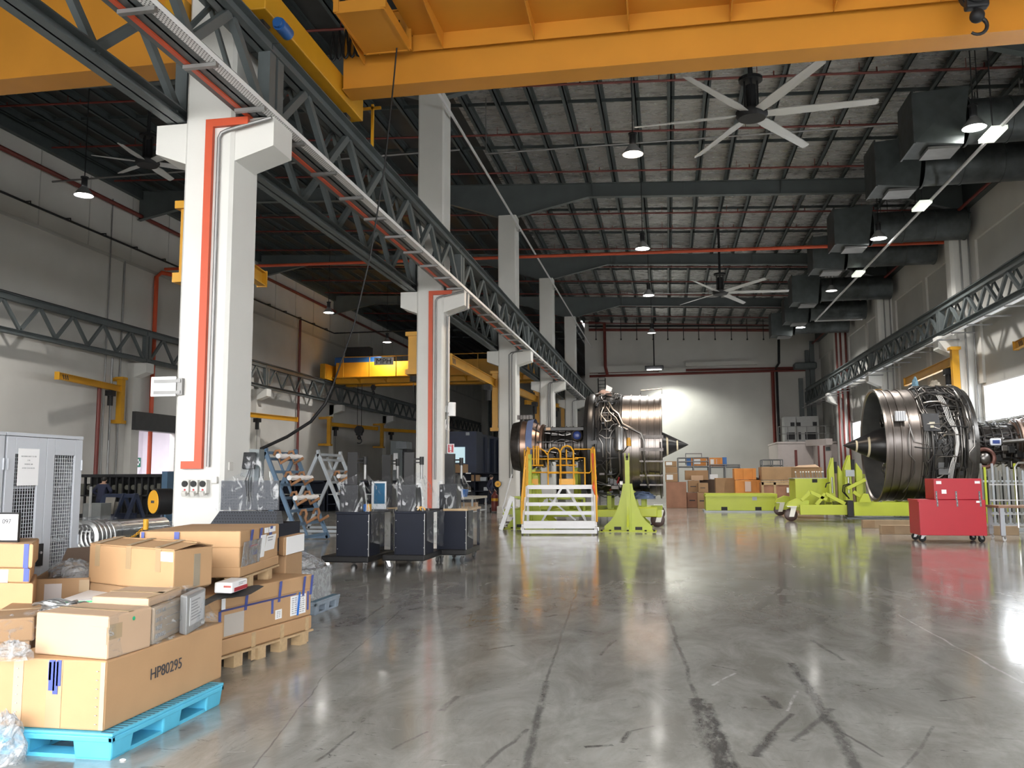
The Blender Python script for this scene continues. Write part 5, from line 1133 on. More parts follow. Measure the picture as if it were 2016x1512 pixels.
# left stack and number board
Ys = 5.6
def stackbox(px1, y_top, y_bot, label, m=CARD, dx=0.0):
    p = at(px1, y_top, Y=Ys); q = at(px1, y_bot, Y=Ys)
    return Box('carton_box', label, (p.x-0.75, Ys, 0), (p.x, Ys, 0), at(px1+8, 1120, Y=Ys+0.55), q.z, p.z, m, flap=False)
s1 = stackbox(66, 1071, 1119, 'top cardboard box of the left edge stack, with a blue tape strip'); s1.patch('blue_tape', 'F', 0.90, 0.955, 0.0, 1.0, BTAPE)
s2 = stackbox(60, 1119.5, 1148, 'second cardboard box of the left edge stack, with a white label'); s2.patch('paper_label', 'F', 0.55, 0.76, 0.0, 0.9, PAPER); s2.patch('blue_tape', 'F', 0.93, 0.99, 0.1, 1.0, BTAPE); s2.lines('F', 0.6, 0.74, 0.2, 0.8, 3, s2.t)
s3 = stackbox(66, 1148.5, 1203, 'third cardboard box of the left edge stack')
s4 = stackbox(62, 1203.5, 1300, 'fourth cardboard box down the left edge stack', CARD2)
q = at(60, 1300, Y=Ys); Box('carton_box', 'lowest cardboard box of the left edge stack', (q.x-0.78, Ys, 0), (q.x, Ys, 0), at(68, 1300, Y=Ys+0.55), 0, q.z-0.002, CARD2, flap=False)
Yn = Ys+0.12; a, c = at(-60, 1067, Y=Yn), at(38, 1009, Y=Yn)
t = thing('number_board', 'white board numbered 097 with black top edge, standing on the left edge stack', 'sign', ((a.x+c.x)/2, Yn, s1.z1))
MB().bx(a.x, c.x, Yn, Yn+0.02, s1.z1+0.002, c.z).build('frame', BLACK, t)
MB().bx(a.x+0.01, c.x-0.004, Yn-0.004, Yn, s1.z1+0.016, c.z-0.014).build('panel', PAPER, t)
p = at(13, 1027, Y=Yn-0.006); text('lettering', '097', INK, t, p, (1, 0, 0), (0, 0, 1), 0.05)

# --- mesh cabinets
MESHM = mat('cabinet_mesh', (0.55, 0.58, 0.62), 0.4, 0.3, var=0)
def cabinet(y0, y1, label, notice):
    x0, x1, H = -6.18, -5.67, 2.0; t = thing('mesh_cabinet', label, 'cabinet', ((x0+x1)/2, (y0+y1)/2, 0), group='grey mesh-door cabinets')
    m = MB(); m.bx(x0, x0+0.02, y0, y1, 0.0, H); m.bx(x0, x1-0.03, y0, y0+0.02, 0, H); m.bx(x0, x1-0.03, y1-0.02, y1, 0, H); m.bx(x0, x1, y0, y1, H-0.03, H); m.bx(x0, x1, y0, y1, 0.0, 0.08); m.build('body', CABW, t)
    for h in (0.5, 1.0, 1.5): MB().bx(x0+0.03, x1-0.06, y0+0.03, y1-0.03, h, h+0.02).build('shelf', CABW, t)
    MB().bx(x0+0.021, x0+0.03, y0+0.02, y1-0.02, 0.08, H-0.03).build('interior_shade', DARK, t)  # dark sheet painted in for the shade inside the cabinet
    ym = (y0+y1)/2
    for i, (a, b) in enumerate(((y0+0.006, ym-0.003), (ym+0.003, y1-0.006))):
        m = MB(); w = 0.105; X0, X1 = x1-0.025, x1
        m.bx(X0, X1, a, a+w, 0.09, H-0.035); m.bx(X0, X1, b-w, b, 0.09, H-0.035); m.bx(X0, X1, a+w, b-w, H-0.19, H-0.035); m.bx(X0, X1, a+w, b-w, 0.09, 0.25)
        d = m.build('door', CABW, t, bevel=0.004)
        m = MB(); n = 9
        for j in range(1, n): yy = a+w+(b-a-2*w)*j/n; m.bx(x1-0.018, x1-0.014, yy-0.0025, yy+0.0025, 0.25, H-0.19)
        for j in range(1, 48): zz = 0.25+(H-0.44)*j/48; m.bx(x1-0.0178, x1-0.0142, a+w, b-w, zz-0.0022, zz+0.0022)
        m.build('mesh_panel', MESHM, d)
        for zz in (0.3, 1.0, 1.72):
            yy = a+0.012 if i == 0 else b-0.012; MB().cyl((x1+0.006, yy, zz-0.05), (x1+0.006, yy, zz+0.05), 0.008, 8).build('hinge', CABW, d)
    MB().bx(x1, x1+0.02, ym-0.075, ym-0.005, 0.80, 1.0).build('lock', BLACK, t); MB().cyl((x1+0.02, ym-0.04, 0.92), (x1+0.03, ym-0.04, 0.92), 0.012, 12).build('keyhole', STEEL, t)
    if notice:
        o = MB().bx(x1+0.001, x1+0.003, y0+0.14, y0+0.40, 1.53, 1.86).build('notice', PAPER, t)
        for j, b in enumerate(('MATERIALS NOT TO USE', 'FOR', 'NORMAL AIR', 'AFTER TOOL BOXES')): text('lettering', b, GREYT, o, (x1+0.004, y0+0.27, 1.79-j*0.035), (0, 1, 0), (0, 0, 1), 0.017)
    return t
cabinet(6.60, 7.60, 'grey double-door mesh cabinet with a paper notice, left of the nearest column', True)
cabinet(5.585, 6.585, 'grey mesh cabinet at the left edge of the picture', False)

# --- behind the boxes: wrapped rolls, post, chain, hose reel
t = thing('wrapped_duct', 'silver ribbed pipe sections shrink-wrapped in film, behind the mesh cabinet', 'pipe', (at(250, 1050, Y=10.5).x, 10.5, 0))
a, b = at(165, 1058, Y=9.4), at(338, 1042, Y=11.0); d = (b-a).normalized(); LL = (b-a).length
RIB = mat('ribbed_silver', (0.42, 0.41, 0.39), 0.28, 0.85, var=0.1)
prof = []
for i in range(5): prof += [(i*0.07, 0.16), (i*0.07+0.02, 0.20), (i*0.07+0.05, 0.20)]
MB().lathe(prof+[(0.36, 0.13), (0.36, 0.0)], a, d, 24).build('ribbed_end', RIB, t, smooth=True)
MB().lathe([(0, 0), (0.0, 0.13), (LL-0.5, 0.13), (LL-0.5, 0)], a+d*0.3+Vector((0, 0, 0.05)), d, 24).build('duct', RIB, t, smooth=True)
MB().lathe([(-0.02, 0), (-0.02, 0.22), (0.4, 0.23), (0.45, 0.16), (LL-0.15, 0.15), (LL-0.15, 0)], a+Vector((0, 0, 0.02)), d, 20).build('plastic_wrap', WRAP, t, smooth=True)
for f in (0.3, 1.1, 1.9): q = a+d*f; MB().bx(q.x-0.15, q.x+0.15, q.y-0.1, q.y+0.1, 0, q.z-0.16).build('cradle', DARK, t)
p = at(285, 1085, Y=9.4)
t = thing('barrier_post', 'short yellow and black barrier post behind the boxes', 'post', (p.x, 9.4, 0)); zt = at(285, 1022, Y=9.4).z; zm = at(285, 1043, Y=9.4).z
MB().cyl((p.x, 9.4, 0), (p.x, 9.4, zm), 0.028, 12).build('lower_post', BLACK, t); MB().cyl((p.x, 9.4, zm), (p.x, 9.4, zt), 0.03, 12).build('upper_post', SAFETY, t); MB().cyl((p.x, 9.4, 0), (p.x, 9.4, 0.04), 0.14, 20).build('foot', BLACK, t)
a, b = V3((p.x-0.03, 9.4, zm+0.02)), at(232, 1062, Y=9.0)
t = thing('barrier_chain', 'yellow plastic chain slung from the yellow and black post', 'chain', b)
for i in range(20):
    c = a.lerp(b, (i+0.5)/20)-Vector((0, 0, 0.05*math.sin(PI*(i+0.5)/20))); dv = (b-a).normalized(); MB().torus(c, 0.014, 0.004, (0, 0, 1) if i % 2 else Vector((dv.z, 0.2, -dv.x)), 10, 5).build('link', SAFETY, t)
def hose_reel(label, c, r, ax, stand, face=SAFETY, depth=None):
    c = V3(c); ax = V3(ax).normalized(); D = depth or r*1.3; t = thing('hose_reel', label, 'hose reel', (c.x, c.y, 0 if stand else c.z-r), group='hose reels on stands')
    MB().lathe([(0, 0), (0, r*0.8), (r*0.12, r*1.12), (D-r*0.1, r*1.12), (D, r*0.8), (D, 0)], c-ax*D, ax, 28).build('drum', BLACK, t, smooth=True)
    o = MB().lathe([(0, 0), (0, r), (0.012, r*0.97), (0.012, 0)], c, ax, 28).build('cover', face, t)
    s = ax.cross(Vector((0, 0, 1))).normalized(); q = c+ax*0.013; MB().bar(q-s*r*0.3, q+s*r*0.3, r*0.22, 0.006, up=ax).build('badge', INK, o)
    if stand:
        q = c-ax*(D*0.5); MB().bx(q.x-0.02, q.x+0.02, q.y-0.02, q.y+0.02, 0.03, c.z-r).bx(q.x-0.2, q.x+0.2, q.y-0.15, q.y+0.15, 0, 0.03).build('stand', NAVYM, t)
    else: MB().rbox(c-ax*(D+0.05), 0.12, 0.12, r).build('bracket', DARK, t)
    return t
hose_reel('big yellow-faced black hose reel on a stand, left of the nearest column', at(302, 988, Y=12.8), 0.19, (-0.55, -0.835, 0), True, depth=0.3)
hose_reel('black hose reel seen edge-on at the right side of the second column', at(903, 952, Y=24.6), 0.26, (1, 0.1, 0), False, BLACK, 0.16)
hose_reel('small yellow-faced hose reel at the left of the third column', at(980, 953, Y=36.3), 0.13, (0.25, -1, 0), False)

# --- dark rack, blue stands, panels far left
Yr = 31.0
a, c = at(150, 1025, Y=Yr), at(330, 933, Y=Yr)
t = thing('equipment_rack', 'long low black equipment rack in the left bay beyond the mesh cabinet', 'rack', ((a.x+c.x)/2, Yr+0.4, 0))
m = MB(); m.bx(a.x, c.x, Yr, Yr+0.9, c.z-0.12, c.z); m.bx(a.x, c.x, Yr, Yr+0.9, 0.0, 0.15); m.bx(a.x, c.x, Yr+0.85, Yr+0.9, 0.15, c.z); m.build('frame', DARK, t)
n = 14
for i in range(n+1): x = a.x+(c.x-a.x)*i/n; MB().bx(x-0.03, x+0.03, Yr+0.02, Yr+0.12, 0.15, c.z-0.12).build('upright', DARK, t)
MB().bx(a.x, c.x, Yr+0.02, Yr+0.85, 0.85, 0.9).build('shelf', DARK, t)
for i in range(n):
    x = a.x+(c.x-a.x)*(i+0.5)/n
    if i % 3: MB().cyl((x, Yr+0.1, 1.2), (x, Yr+0.6, 1.2), 0.10, 14).build('fitting', mat('oily_grey', (0.14, 0.14, 0.12), 0.5, 0.4), t)
    else: MB().bx(x-0.09, x+0.09, Yr+0.1, Yr+0.5, 0.9, 1.35).build('fitting', mat('oily_grey', (0.14, 0.14, 0.12), 0.5, 0.4), t)
def panel(px0, px1, py0, py1, Y, label, m, name='panel_board', cat='board', th=0.06):
    a, c = at(px0, py1, Y=Y), at(px1, py0, Y=Y)
    return tag(MB().bx(a.x, c.x, Y, Y+th, 0, c.z).build(name, m), label, cat)
panel(162, 199, 991, 1032, 24, 'grey metal cabinet standing before the black rack', mat('drab_grey', (0.19, 0.20, 0.20), 0.5), 'low_cabinet', 'cabinet', 0.5)
for x0, x1, y0, y1, Y, lb in ((207, 227, 979, 1012, 25.6, 'larger beige panel hung on the navy stand before the black rack'), (226, 233, 988, 1011, 25.8, 'smaller pale panel right of the beige one on the navy stand')):
    a, c = at(x0, y1, Y=Y), at(x1, y0, Y=Y); t = thing('panel_board', lb, 'board', ((a.x+c.x)/2, Y, a.z)); m = MB(); m.hexa([(a.x-0.05, Y, a.z), (c.x-0.07, Y, a.z), (c.x-0.07, Y+0.03, a.z), (a.x-0.05, Y+0.03, a.z)], [(a.x, Y, c.z), (c.x, Y, c.z), (c.x, Y+0.03, c.z), (a.x, Y+0.03, c.z)]); m.build('sheet', mat('beige_board', (0.30, 0.28, 0.25), 0.6), t)
t = thing('navy_stand', 'navy blue A-frame stand before the black rack', 'stand', (at(238, 1010, Y=26).x, 26, 0))
for px_ in (243, 266):
    x = at(px_, 1010, Y=26).x; ztp = at(px_, 972, Y=26).z
    for q in (-0.35, 0.35): MB().bar((x+q*0.5, 26+q, 0), (x, 26, ztp), 0.10, 0.10).build('leg', NAVYM, t)
xa, xb = at(205, 1015, Y=26).x, at(266, 1015, Y=26).x
MB().bx(xa, xb, 25.95, 26.1, at(230, 1022, Y=26).z, at(230, 1010, Y=26).z).build('rail', NAVYM, t); MB().bx(xa, xb, 25.95, 26.1, at(230, 975, Y=26).z-0.08, at(230, 972, Y=26).z).build('rail', NAVYM, t)
for px_ in (199, 204): x = at(px_, 1010, Y=26).x; MB().bar((x-0.2, 26.0, 0), (x+0.1, 26.0, at(200, 975, Y=26).z), 0.12, 0.1).build('leg', NAVYM, t)
p = at(178, 1030, Y=22); t = thing('steel_post', 'thin bright steel post standing before the grey cabinet at the left', 'post', (p.x, 22, 0)); MB().bar((p.x-0.03, 22, 0), (at(179, 958, Y=22).x, 22, at(179, 958, Y=22).z), 0.05, 0.05).build('post', STEEL, t); MB().bx(p.x-0.15, p.x+0.15, 21.9, 22.1, 0, 0.02).build('foot', STEEL, t)
panel(318, 330, 928, 957, 27, 'blue machine part standing behind the big hose reel', BLUE, 'blue_machine', 'machine', 0.5)

# --- wrapped pegboard cart before the nearest column
PEG = dots('pegboard_grey', (0.055, 0.06, 0.072), (0.012, 0.012, 0.014), scale=26, r=0.2)
Yc = 10.55
a, c = at(434, 1005, Y=Yc), at(549, 946, Y=Yc)
t = thing('pegboard_cart', 'dark pegboard work cart wrapped in stretch film, before the nearest column', 'cart', ((a.x+c.x)/2, Yc+0.3, 0))
MB().bx(a.x, c.x, Yc, Yc+0.03, at(430, 1004, Y=Yc).z, c.z).build('pegboard', PEG, t)
zl = at(430, 1006, Y=Yc).z
m = MB(); m.hexa([(a.x-0.07, Yc-0.12, zl-0.16), (c.x+0.03, Yc-0.12, zl-0.16), (c.x+0.03, Yc+0.1, zl-0.16), (a.x-0.07, Yc+0.1, zl-0.16)], [(a.x, Yc-0.02, zl), (c.x, Yc-0.02, zl), (c.x, Yc+0.1, zl), (a.x, Yc+0.1, zl)]); m.build('sloped_panel', PEG, t)
MB().bx(a.x-0.08, c.x+0.04, Yc-0.12, Yc+0.6, 0.12, zl-0.16).build('cabinet', NAVY, t)
for x in (a.x, c.x-0.05):
    for y in (Yc, Yc+0.5): caster(t, (x, y, 0.12), 0.05, 0.5)
p = at(502, 915, Y=Yc+0.1)
MB().bx(p.x-0.06, p.x+0.08, Yc+0.05, Yc+0.2, c.z, at(500, 884, Y=Yc).z).build('monitor_post', GREYST, t)
MB().rbox((p.x-0.02, Yc-0.02, p.z+0.05), 0.16, 0.07, 0.22, 0.2, -0.3).build('monitor', BLACK, t, bevel=0.01)
for dx in (0, 0.02, -0.02): MB().tube([(p.x+dx, Yc+0.0, p.z-0.05), (p.x+dx*2-0.02, Yc-0.03, p.z-0.2), (p.x+dx-0.01, Yc-0.02, zl+0.12)], 0.006, 6).build('cable', BLACK, t)
m = MB(); top = V3((p.x, Yc-0.08, p.z+0.12))
pa = [V3((a.x-0.02, Yc-0.05, c.z-0.02)), V3((p.x-0.1, Yc-0.09, c.z+0.1)), top+Vector((0.10, 0, 0)), V3((c.x+0.02, Yc-0.05, c.z-0.02))]
lo = [V3((a.x-0.03, Yc-0.06, zl)), V3((p.x-0.12, Yc-0.07, zl)), V3((p.x+0.12, Yc-0.07, zl)), V3((c.x+0.02, Yc-0.06, zl))]
for i in range(3):
    A0, B0, C0, D0 = lo[i], lo[i+1], pa[i+1], pa[i]; m.grid(6, 6, lambda u, v: A0.lerp(B0, u).lerp(D0.lerp(C0, u), v)+Vector((0, -0.015*math.sin(u*8+v*5), 0)))
m.lathe([(-0.16, 0.15), (0.0, 0.13), (0.13, 0.10), (0.16, 0.05)], (p.x, Yc+0.02, p.z), (0, 0, 1), 16)
m.build('plastic_wrap', WRAPD, t, smooth=True)

# --- A-frame racks with wooden hooks and wrapped rolls
def aframe(label, xc, y0, y1, H, sp, m, rows, rolls=True, back=True):
    t = thing('hanger_rack', label, 'rack', (xc, (y0+y1)/2, 0), group='A-frame hanger racks')
    for y in (y0, y1):
        for q in ((1, -1) if back else (1,)):
            MB().bar((xc+q*sp, y, 0.03), (xc, y, H), 0.09, 0.07, up=(0, 1, 0)).build('leg', m, t)
        MB().bar((xc-sp, y, 0.06), (xc+sp, y, 0.06), 0.07, 0.07).build('foot_rail', m, t)
        MB().cyl((xc-0.04, y, H+0.05), (xc+0.04, y, H+0.05), 0.06, 14).build('lifting_eye', m, t)
    n = 7
    for i in range(n):
        f = (i+0.6)/n; z = H*(1-f)+0.02; x = xc+sp*f
        MB().bar((x, y0, z), (x, y1, z), 0.05, 0.07).build('rail', m, t)
    for yy in (y0+(y1-y0)*0.35,): MB().bar((xc+sp*0.93, yy, 0.1), (xc+0.03, yy, H-0.1), 0.05, 0.05, up=(0, 1, 0)).build('strut', m, t)
    MB().bar((xc, y0, H-0.02), (xc, y1, H-0.02), 0.07, 0.07).build('ridge', m, t)
    for r, (f, dy) in enumerate(rows):
        z = H*(1-f); x = xc+sp*f; ys = [y0+(y1-y0)*u+dy for u in (0.22, 0.68)]
        for yy in ys:
            k = MB(); k.tube([(x-0.02, yy, z+0.05), (x+0.03, yy, z+0.16), (x+0.12, yy, z+0.17), (x+0.15, yy, z+0.08), (x+0.12, yy, z-0.02), (x+0.16, yy, z-0.14), (x+0.40, yy, z+0.0)], 0.036, 8); k.build('wooden_hook', HOOKW, t, smooth=True)
        if rolls and r != 3:
            k = MB(); k.tube([(x+0.21, ys[0]-0.25+(ys[1]-ys[0]+0.55)*i/12, z+0.03+0.012*math.sin(i*2.1)) for i in range(13)], 0.062, 8); o = k.build('wrapped_roll', PAPER, t, smooth=True)
    return t
RW_ = [(0.06, 0.0), (0.30, 0.15), (0.52, 0.05), (0.72, 0.2)]
aframe('blue A-frame rack with wooden hooks and white rolls, right of the pegboard cart', -9.55, 19.4, 21.1, 2.2, 0.95, BLUE, RW_)
aframe('grey A-frame rack with wooden hooks, between the blue rack and the wrapped carts', -9.85, 23.3, 25.0, 2.25, 1.0, GREYF, RW_[1:3], rolls=True)

# --- white-fronted open box, wrapped cartons on the grey pallet
Wb = Box('carton_box', 'open box with a white front and torn film, right of the tall taped box', at(548, 1094, Z=0.82), at(558, 1096, Z=0.82), at(598, 1085, Z=0.82), 0.825, at(558, 1058, Y=at(558, 1096, Z=0.82).y).z, CARD, flap=False)
Wb.patch('white_sheet', 'R', 0.12, 1.0, 0.02, 0.98, PAPER)
q_ = V3(at(554, 1095, Z=0.82)); Box('carton_box', 'small brown carton wedged under the white-fronted box', (q_.x-0.4, q_.y+0.1, 0), (q_.x, q_.y+0.1, 0), (q_.x, q_.y+0.5, 0), 0.0, 0.823, CARD2, flap=False)
gp = at(614, 1212, Z=0), at(652, 1200, Z=0)
plastic_pallet(gp[0].x-0.75, gp[0].x+0.05, gp[0].y, gp[0].y+0.75, 'grey-blue plastic pallet behind the wooden one', PALG, 0.15)
V = Box('white_carton', 'white film-wrapped carton on the grey-blue pallet', (gp[0].x-0.65, gp[0].y+0.05, 0), (gp[0].x-0.02, gp[0].y+0.05, 0), (gp[0].x-0.02, gp[0].y+0.6, 0), 0.152, 0.50, mat('dull_white_card', (0.6, 0.61, 0.62), 0.6), 'carton', flap=False)
V.lines('F', 0.55, 0.95, 0.3, 0.8, 4, V.t)
MB().hexa(V.loop(0.16, 0.012), V.loop(0.515, 0.012)).build('plastic_wrap', WRAPC, V.t)
c = (V.FL+V.BR)/2; crumple('crumpled_film', 'heap of crumpled clear film on the white wrapped carton', (c.x, c.y, 0.52), 0.30, 0.26, 0.16, WRAPC, 31)

# --- workstation carts
def workcart(label, x0, x1, y0, dpt, top=1.0, pillar=2.02, base_l=0.2, wood=True, tall=1.45, side=1, yellow=False):
    t = thing('workstation_cart', label, 'cart', ((x0+x1)/2, y0+dpt/2, 0), group='film-wrapped workstation carts')
    MB().bx(x0-base_l, x1, y0-0.04, y0+dpt, 0.155, 0.26).build('base_frame', BLACK, t, bevel=0.02)
    for x in (x0-base_l+0.08, x1-0.08):
        for y in (y0+0.06, y0+dpt-0.1): caster(t, (x, y, 0.155), 0.062, 0.4 if x < x0 else 2.4, wheel=mat('caster_grey', (0.12, 0.12, 0.125), 0.5, var=0))
    MB().bx(x0, x1, y0, y0+0.04, 0.26, top-0.04).build('end_panel', NAVY, t)
    MB().bx(x0, x1, y0+0.04, y0+0.55, 0.26, top-0.04).build('cabinet', NAVY, t)
    for zz in (0.38, 0.62, 0.84):
        for x in (x0+0.02, x1-0.02): MB().cyl((x, y0-0.006, zz), (x, y0, zz), 0.007, 8).build('bolt', STEEL, t)
    for x in (x0+0.007, x1-0.007): MB().bx(x-0.007, x+0.007, y0-0.01, y0+0.02, 0.26, top-0.02).build('corner_post', GALV if x > (x0+x1)/2 else NAVY, t)
    MB().bx(x1-0.05, x1, y0+dpt-0.06, y0+dpt, 0.26, top-0.04).build('leg', NAVY, t)
    MB().bx(x0-0.01, x1+0.02, y0-0.02, y0+dpt, top-0.04, top).build('worktop', WOOD if wood else NAVY, t, bevel=0.006)
    MB().bx(x0+0.03, x0+0.36, y0+0.04, y0+0.4, top, tall).build('screen_box', DARK, t)
    MB().bx(x0+0.06, x0+0.24, y0+0.3, y0+0.42, tall-0.1, pillar).build('back_pillar', BLACK, t)
    q = V3((x0+0.24, y0+0.30, pillar-0.12))
    m = MB(); m.bar(q, q+Vector((0.14, -0.02, 0.0)), 0.03, 0.03); m.bar(q+Vector((0, 0, -0.06)), q+Vector((0.14, -0.02, -0.06)), 0.02, 0.02); m.cyl(q+Vector((0.15, -0.02, -0.1)), q+Vector((0.15, -0.02, 0.04)), 0.04, 12); ar = m.build('monitor_arm', BLACK, t)
    MB().cyl(q+Vector((0.15, -0.02, -0.35)), q+Vector((0.15, -0.02, -0.1)), 0.025, 10).build('arm_post', GALV, ar)
    # film over the upper part and the right side
    m = MB(); P0, P1, P2, P3 = V3((x0, y0-0.03, top)), V3((x1+0.03, y0-0.03, top)), V3((x0+0.42, y0+0.05, pillar-0.35)), V3((x0, y0+0.02, tall+0.05))
    m.grid(8, 8, lambda u, v: P0.lerp(P1, u).lerp(P3.lerp(P2, u), v)+Vector((0, -0.02*math.sin(u*6+v*4), 0)))
    R0, R1, R2, R3 = V3((x1+0.03, y0-0.02, top)), V3((x1+0.03, y0+dpt, top)), V3((x0+0.40, y0+0.42, pillar-0.4)), V3((x0+0.40, y0+0.1, tall))
    m.grid(6, 6, lambda u, v: R0.lerp(R1, u).lerp(R3.lerp(R2, u), v))
    m.build('plastic_wrap', WRAPD, t, smooth=True)
    m = MB()
    Q0, Q1, Q2, Q3 = V3((x1+0.02, y0-0.02, 0.5)), V3((x1+0.02, y0+dpt, 0.28)), V3((x1+0.03, y0+dpt, top)), V3((x1+0.03, y0-0.02, top))
    m.grid(6, 8, lambda u, v: Q0.lerp(Q1, u).lerp(Q3.lerp(Q2, u), v)+Vector((0.012*math.sin(u*7+v*3), 0, 0)))
    m.build('side_wrap', WRAPS, t, smooth=True)
    return t
workcart('leftmost navy workstation cart wrapped in film, on a wide black base', -5.56, -4.98, 14.0, 1.35, base_l=0.26, wood=False)
workcart('second navy workstation cart, with yellow strap tools on its top', -4.66, -4.12, 14.4, 1.3, base_l=0.22, wood=False)
xb = at(735, 1000, Y=16.0).x
workcart('wrapped workstation cart behind the first two, with a wooden worktop', xb, xb+0.55, 16.0, 1.2, base_l=0.1)
workcart('rightmost wrapped workstation cart, set back with a wooden worktop', -4.22, -3.66, 15.55, 1.15, base_l=0.0)
a, c = at(731, 1001, Y=15.2), at(760, 948, Y=15.2)
t = thing('framed_poster', 'white framed board with blue picture standing on the carts', 'board', ((a.x+c.x)/2, 15.2, 1.002)); MB().bx(a.x, c.x, 15.2, 15.23, 1.002, c.z).build('frame', PAPER, t); MB().bx(a.x+0.05, c.x-0.02, 15.19, 15.2, 1.10, c.z-0.03).build('picture', mat('poster_blue', (0.02, 0.16, 0.32), 0.4, var=0.15), t)
a, c = at(759, 1082, Y=15.55), at(780, 992, Y=15.55)
tag(MB().bx(a.x, c.x, 15.48, 15.54, 0.0, 0.99).build('foam_board', mat('cream_board', (0.62, 0.60, 0.56), 0.7, var=0.03)), 'tall cream board standing between the wrapped carts', 'board')
t = thing('strap_tools', 'yellow strap clamps with white cords lying on the second cart', 'tool', (at(828, 998, Y=14.55).x, 14.55, 1.0))
for i, px_ in enumerate((822, 830)):
    p = at(px_, 994, Y=14.5+0.05*i); MB().tube(arc((p.x, p.y, 1.005), (1, 0.3, 0), (0, 0, 1), 0.06, 0.1, PI-0.1, 8), 0.014, 8).build('clamp', SAFETY, t, smooth=True)
p = at(808, 1000, Y=14.5); rnd = random.Random(5); MB().tube([(p.x+rnd.uniform(-0.09, 0.13), 14.5+rnd.uniform(-0.06, 0.1), 1.012+0.02*rnd.random()) for _ in range(16)], 0.008, 6).build('cord', PAPER, t, smooth=True)
p = at(717, 995, Y=14.3); tag(MB().rbox((p.x, 14.35, 1.06), 0.09, 0.08, 0.12).build('spray_can_box', BLUEB), 'small blue box on the first wrapped cart', 'box'); p = at(725, 995, Y=14.3); tag(MB().rbox((p.x, 14.35, 1.06), 0.06, 0.08, 0.12).build('spray_can_box', SAFETY), 'small yellow box beside the blue one on the first cart', 'box')

# --- left wall machines and benches
t = thing('machine_tool', 'tall grey machine tool with a lit window, on the left wall between columns', 'machine', (at(785, 940, Y=46).x, 46.5, 0))
a, c = at(768, 945, Y=46), at(792, 868, Y=46); MB().bx(a.x, c.x, 46, 47.5, 0, c.z).build('column', GREYST, t)
a, c = at(775, 925, Y=45.95), at(783, 892, Y=45.95); MB().bx(a.x, c.x, 45.9, 46.0, a.z, c.z).build('window', PAPER, t)
a, c = at(784, 884, Y=45.6), at(805, 870, Y=45.6); MB().bx(a.x, c.x, 45.2, 46.2, a.z, c.z).build('head', mat('head_grey', (0.16, 0.18, 0.2), 0.4), t)
a, c = at(784, 945, Y=46), at(800, 884, Y=46); MB().bx(a.x, c.x, 46.1, 47.3, 0, c.z).build('bed', DARK, t)
for i, (x0, x1, Y) in enumerate(((505, 575, 38), (578, 640, 38), (643, 705, 38), (708, 768, 38))):
    a, c = at(x0, 1000, Y=Y), at(x1, 946, Y=Y)
    t = thing('storage_bench', ['leftmost navy steel storage bench along the left wall, behind the blue rack', 'second navy storage bench, behind the blue rack', 'third navy storage bench, behind the grey rack', 'rightmost navy storage bench, behind the first carts'][i], 'bench', ((a.x+c.x)/2, Y+0.5, 0), group='navy storage benches')
    MB().bx(a.x, c.x, Y, Y+1.0, c.z-0.08, c.z).bx(a.x, c.x, Y+0.9, Y+1.0, 0, c.z).bx(a.x, a.x+0.06, Y, Y+1.0, 0, c.z).bx(c.x-0.06, c.x, Y, Y+1.0, 0, c.z).build('frame', NAVY, t)
    for h in (0.3, 0.75): MB().bx(a.x+0.06, c.x-0.06, Y+0.02, Y+0.9, h, h+0.04).build('shelf', STEEL if h > 0.5 else NAVY, t)
# blue machine, shelving and table between second and third columns
t = thing('test_cell', 'large dark blue ribbed machine enclosure with a lit window, between second and third columns', 'machine', (at(930, 900, Y=56).x, 60, 0))
a, c = at(884, 938, Y=56), at(938, 849, Y=56); e = at(974, 858, Y=68)
MB().bx(a.x, c.x, 56, 58, 0, c.z).build('front', NAVYM, t)
w0, w1 = at(884, 912, Y=55.9), at(915, 880, Y=55.9); MB().bx(w0.x, w1.x, 55.9, 56, w0.z, w1.z).build('window', emit('cell_window', (0.55, 0.75, 0.82), 0.45), t)
h0, h1 = at(917, 857, Y=55.9), at(924, 851, Y=55.9); MB().bx(h0.x, h1.x, 55.9, 56, h0.z, h1.z).build('plate', GREYF, t)
MB().bx(c.x-2.5, c.x, 58, 70, 0, c.z-0.1).build('body', NAVYM, t)
for i in range(6): y = 58.5+i*2.2; MB().bx(c.x, c.x+0.25, y, y+0.35, 0, c.z-0.3).build('rib', NAVYM, t)
a, c = at(884, 1002, Y=48), at(985, 930, Y=48)
t = thing('parts_shelving', 'dark navy parts shelving under the blue machine, beside the third column', 'shelving', ((a.x+c.x)/2, 48.5, 0))
MB().bx(a.x, c.x, 48.9, 49, 0, c.z).bx(a.x, a.x+0.06, 48, 49, 0, c.z).bx(c.x-0.06, c.x, 48, 49, 0, c.z).bx((a.x+c.x)/2-0.03, (a.x+c.x)/2+0.03, 48, 49, 0, c.z).build('frame', NAVY, t)
rnd = random.Random(9)
for py_ in (931, 947, 966):
    z_ = at(930, py_, Y=48).z; MB().bx(a.x, c.x, 48, 49, z_-0.05, z_).build('shelf', NAVY, t); MB().bx(at(917, py_, Y=47.98).x, at(927, py_, Y=47.98).x, 47.98, 48, z_-0.05, z_+0.01).build('tag', PAPER, t)
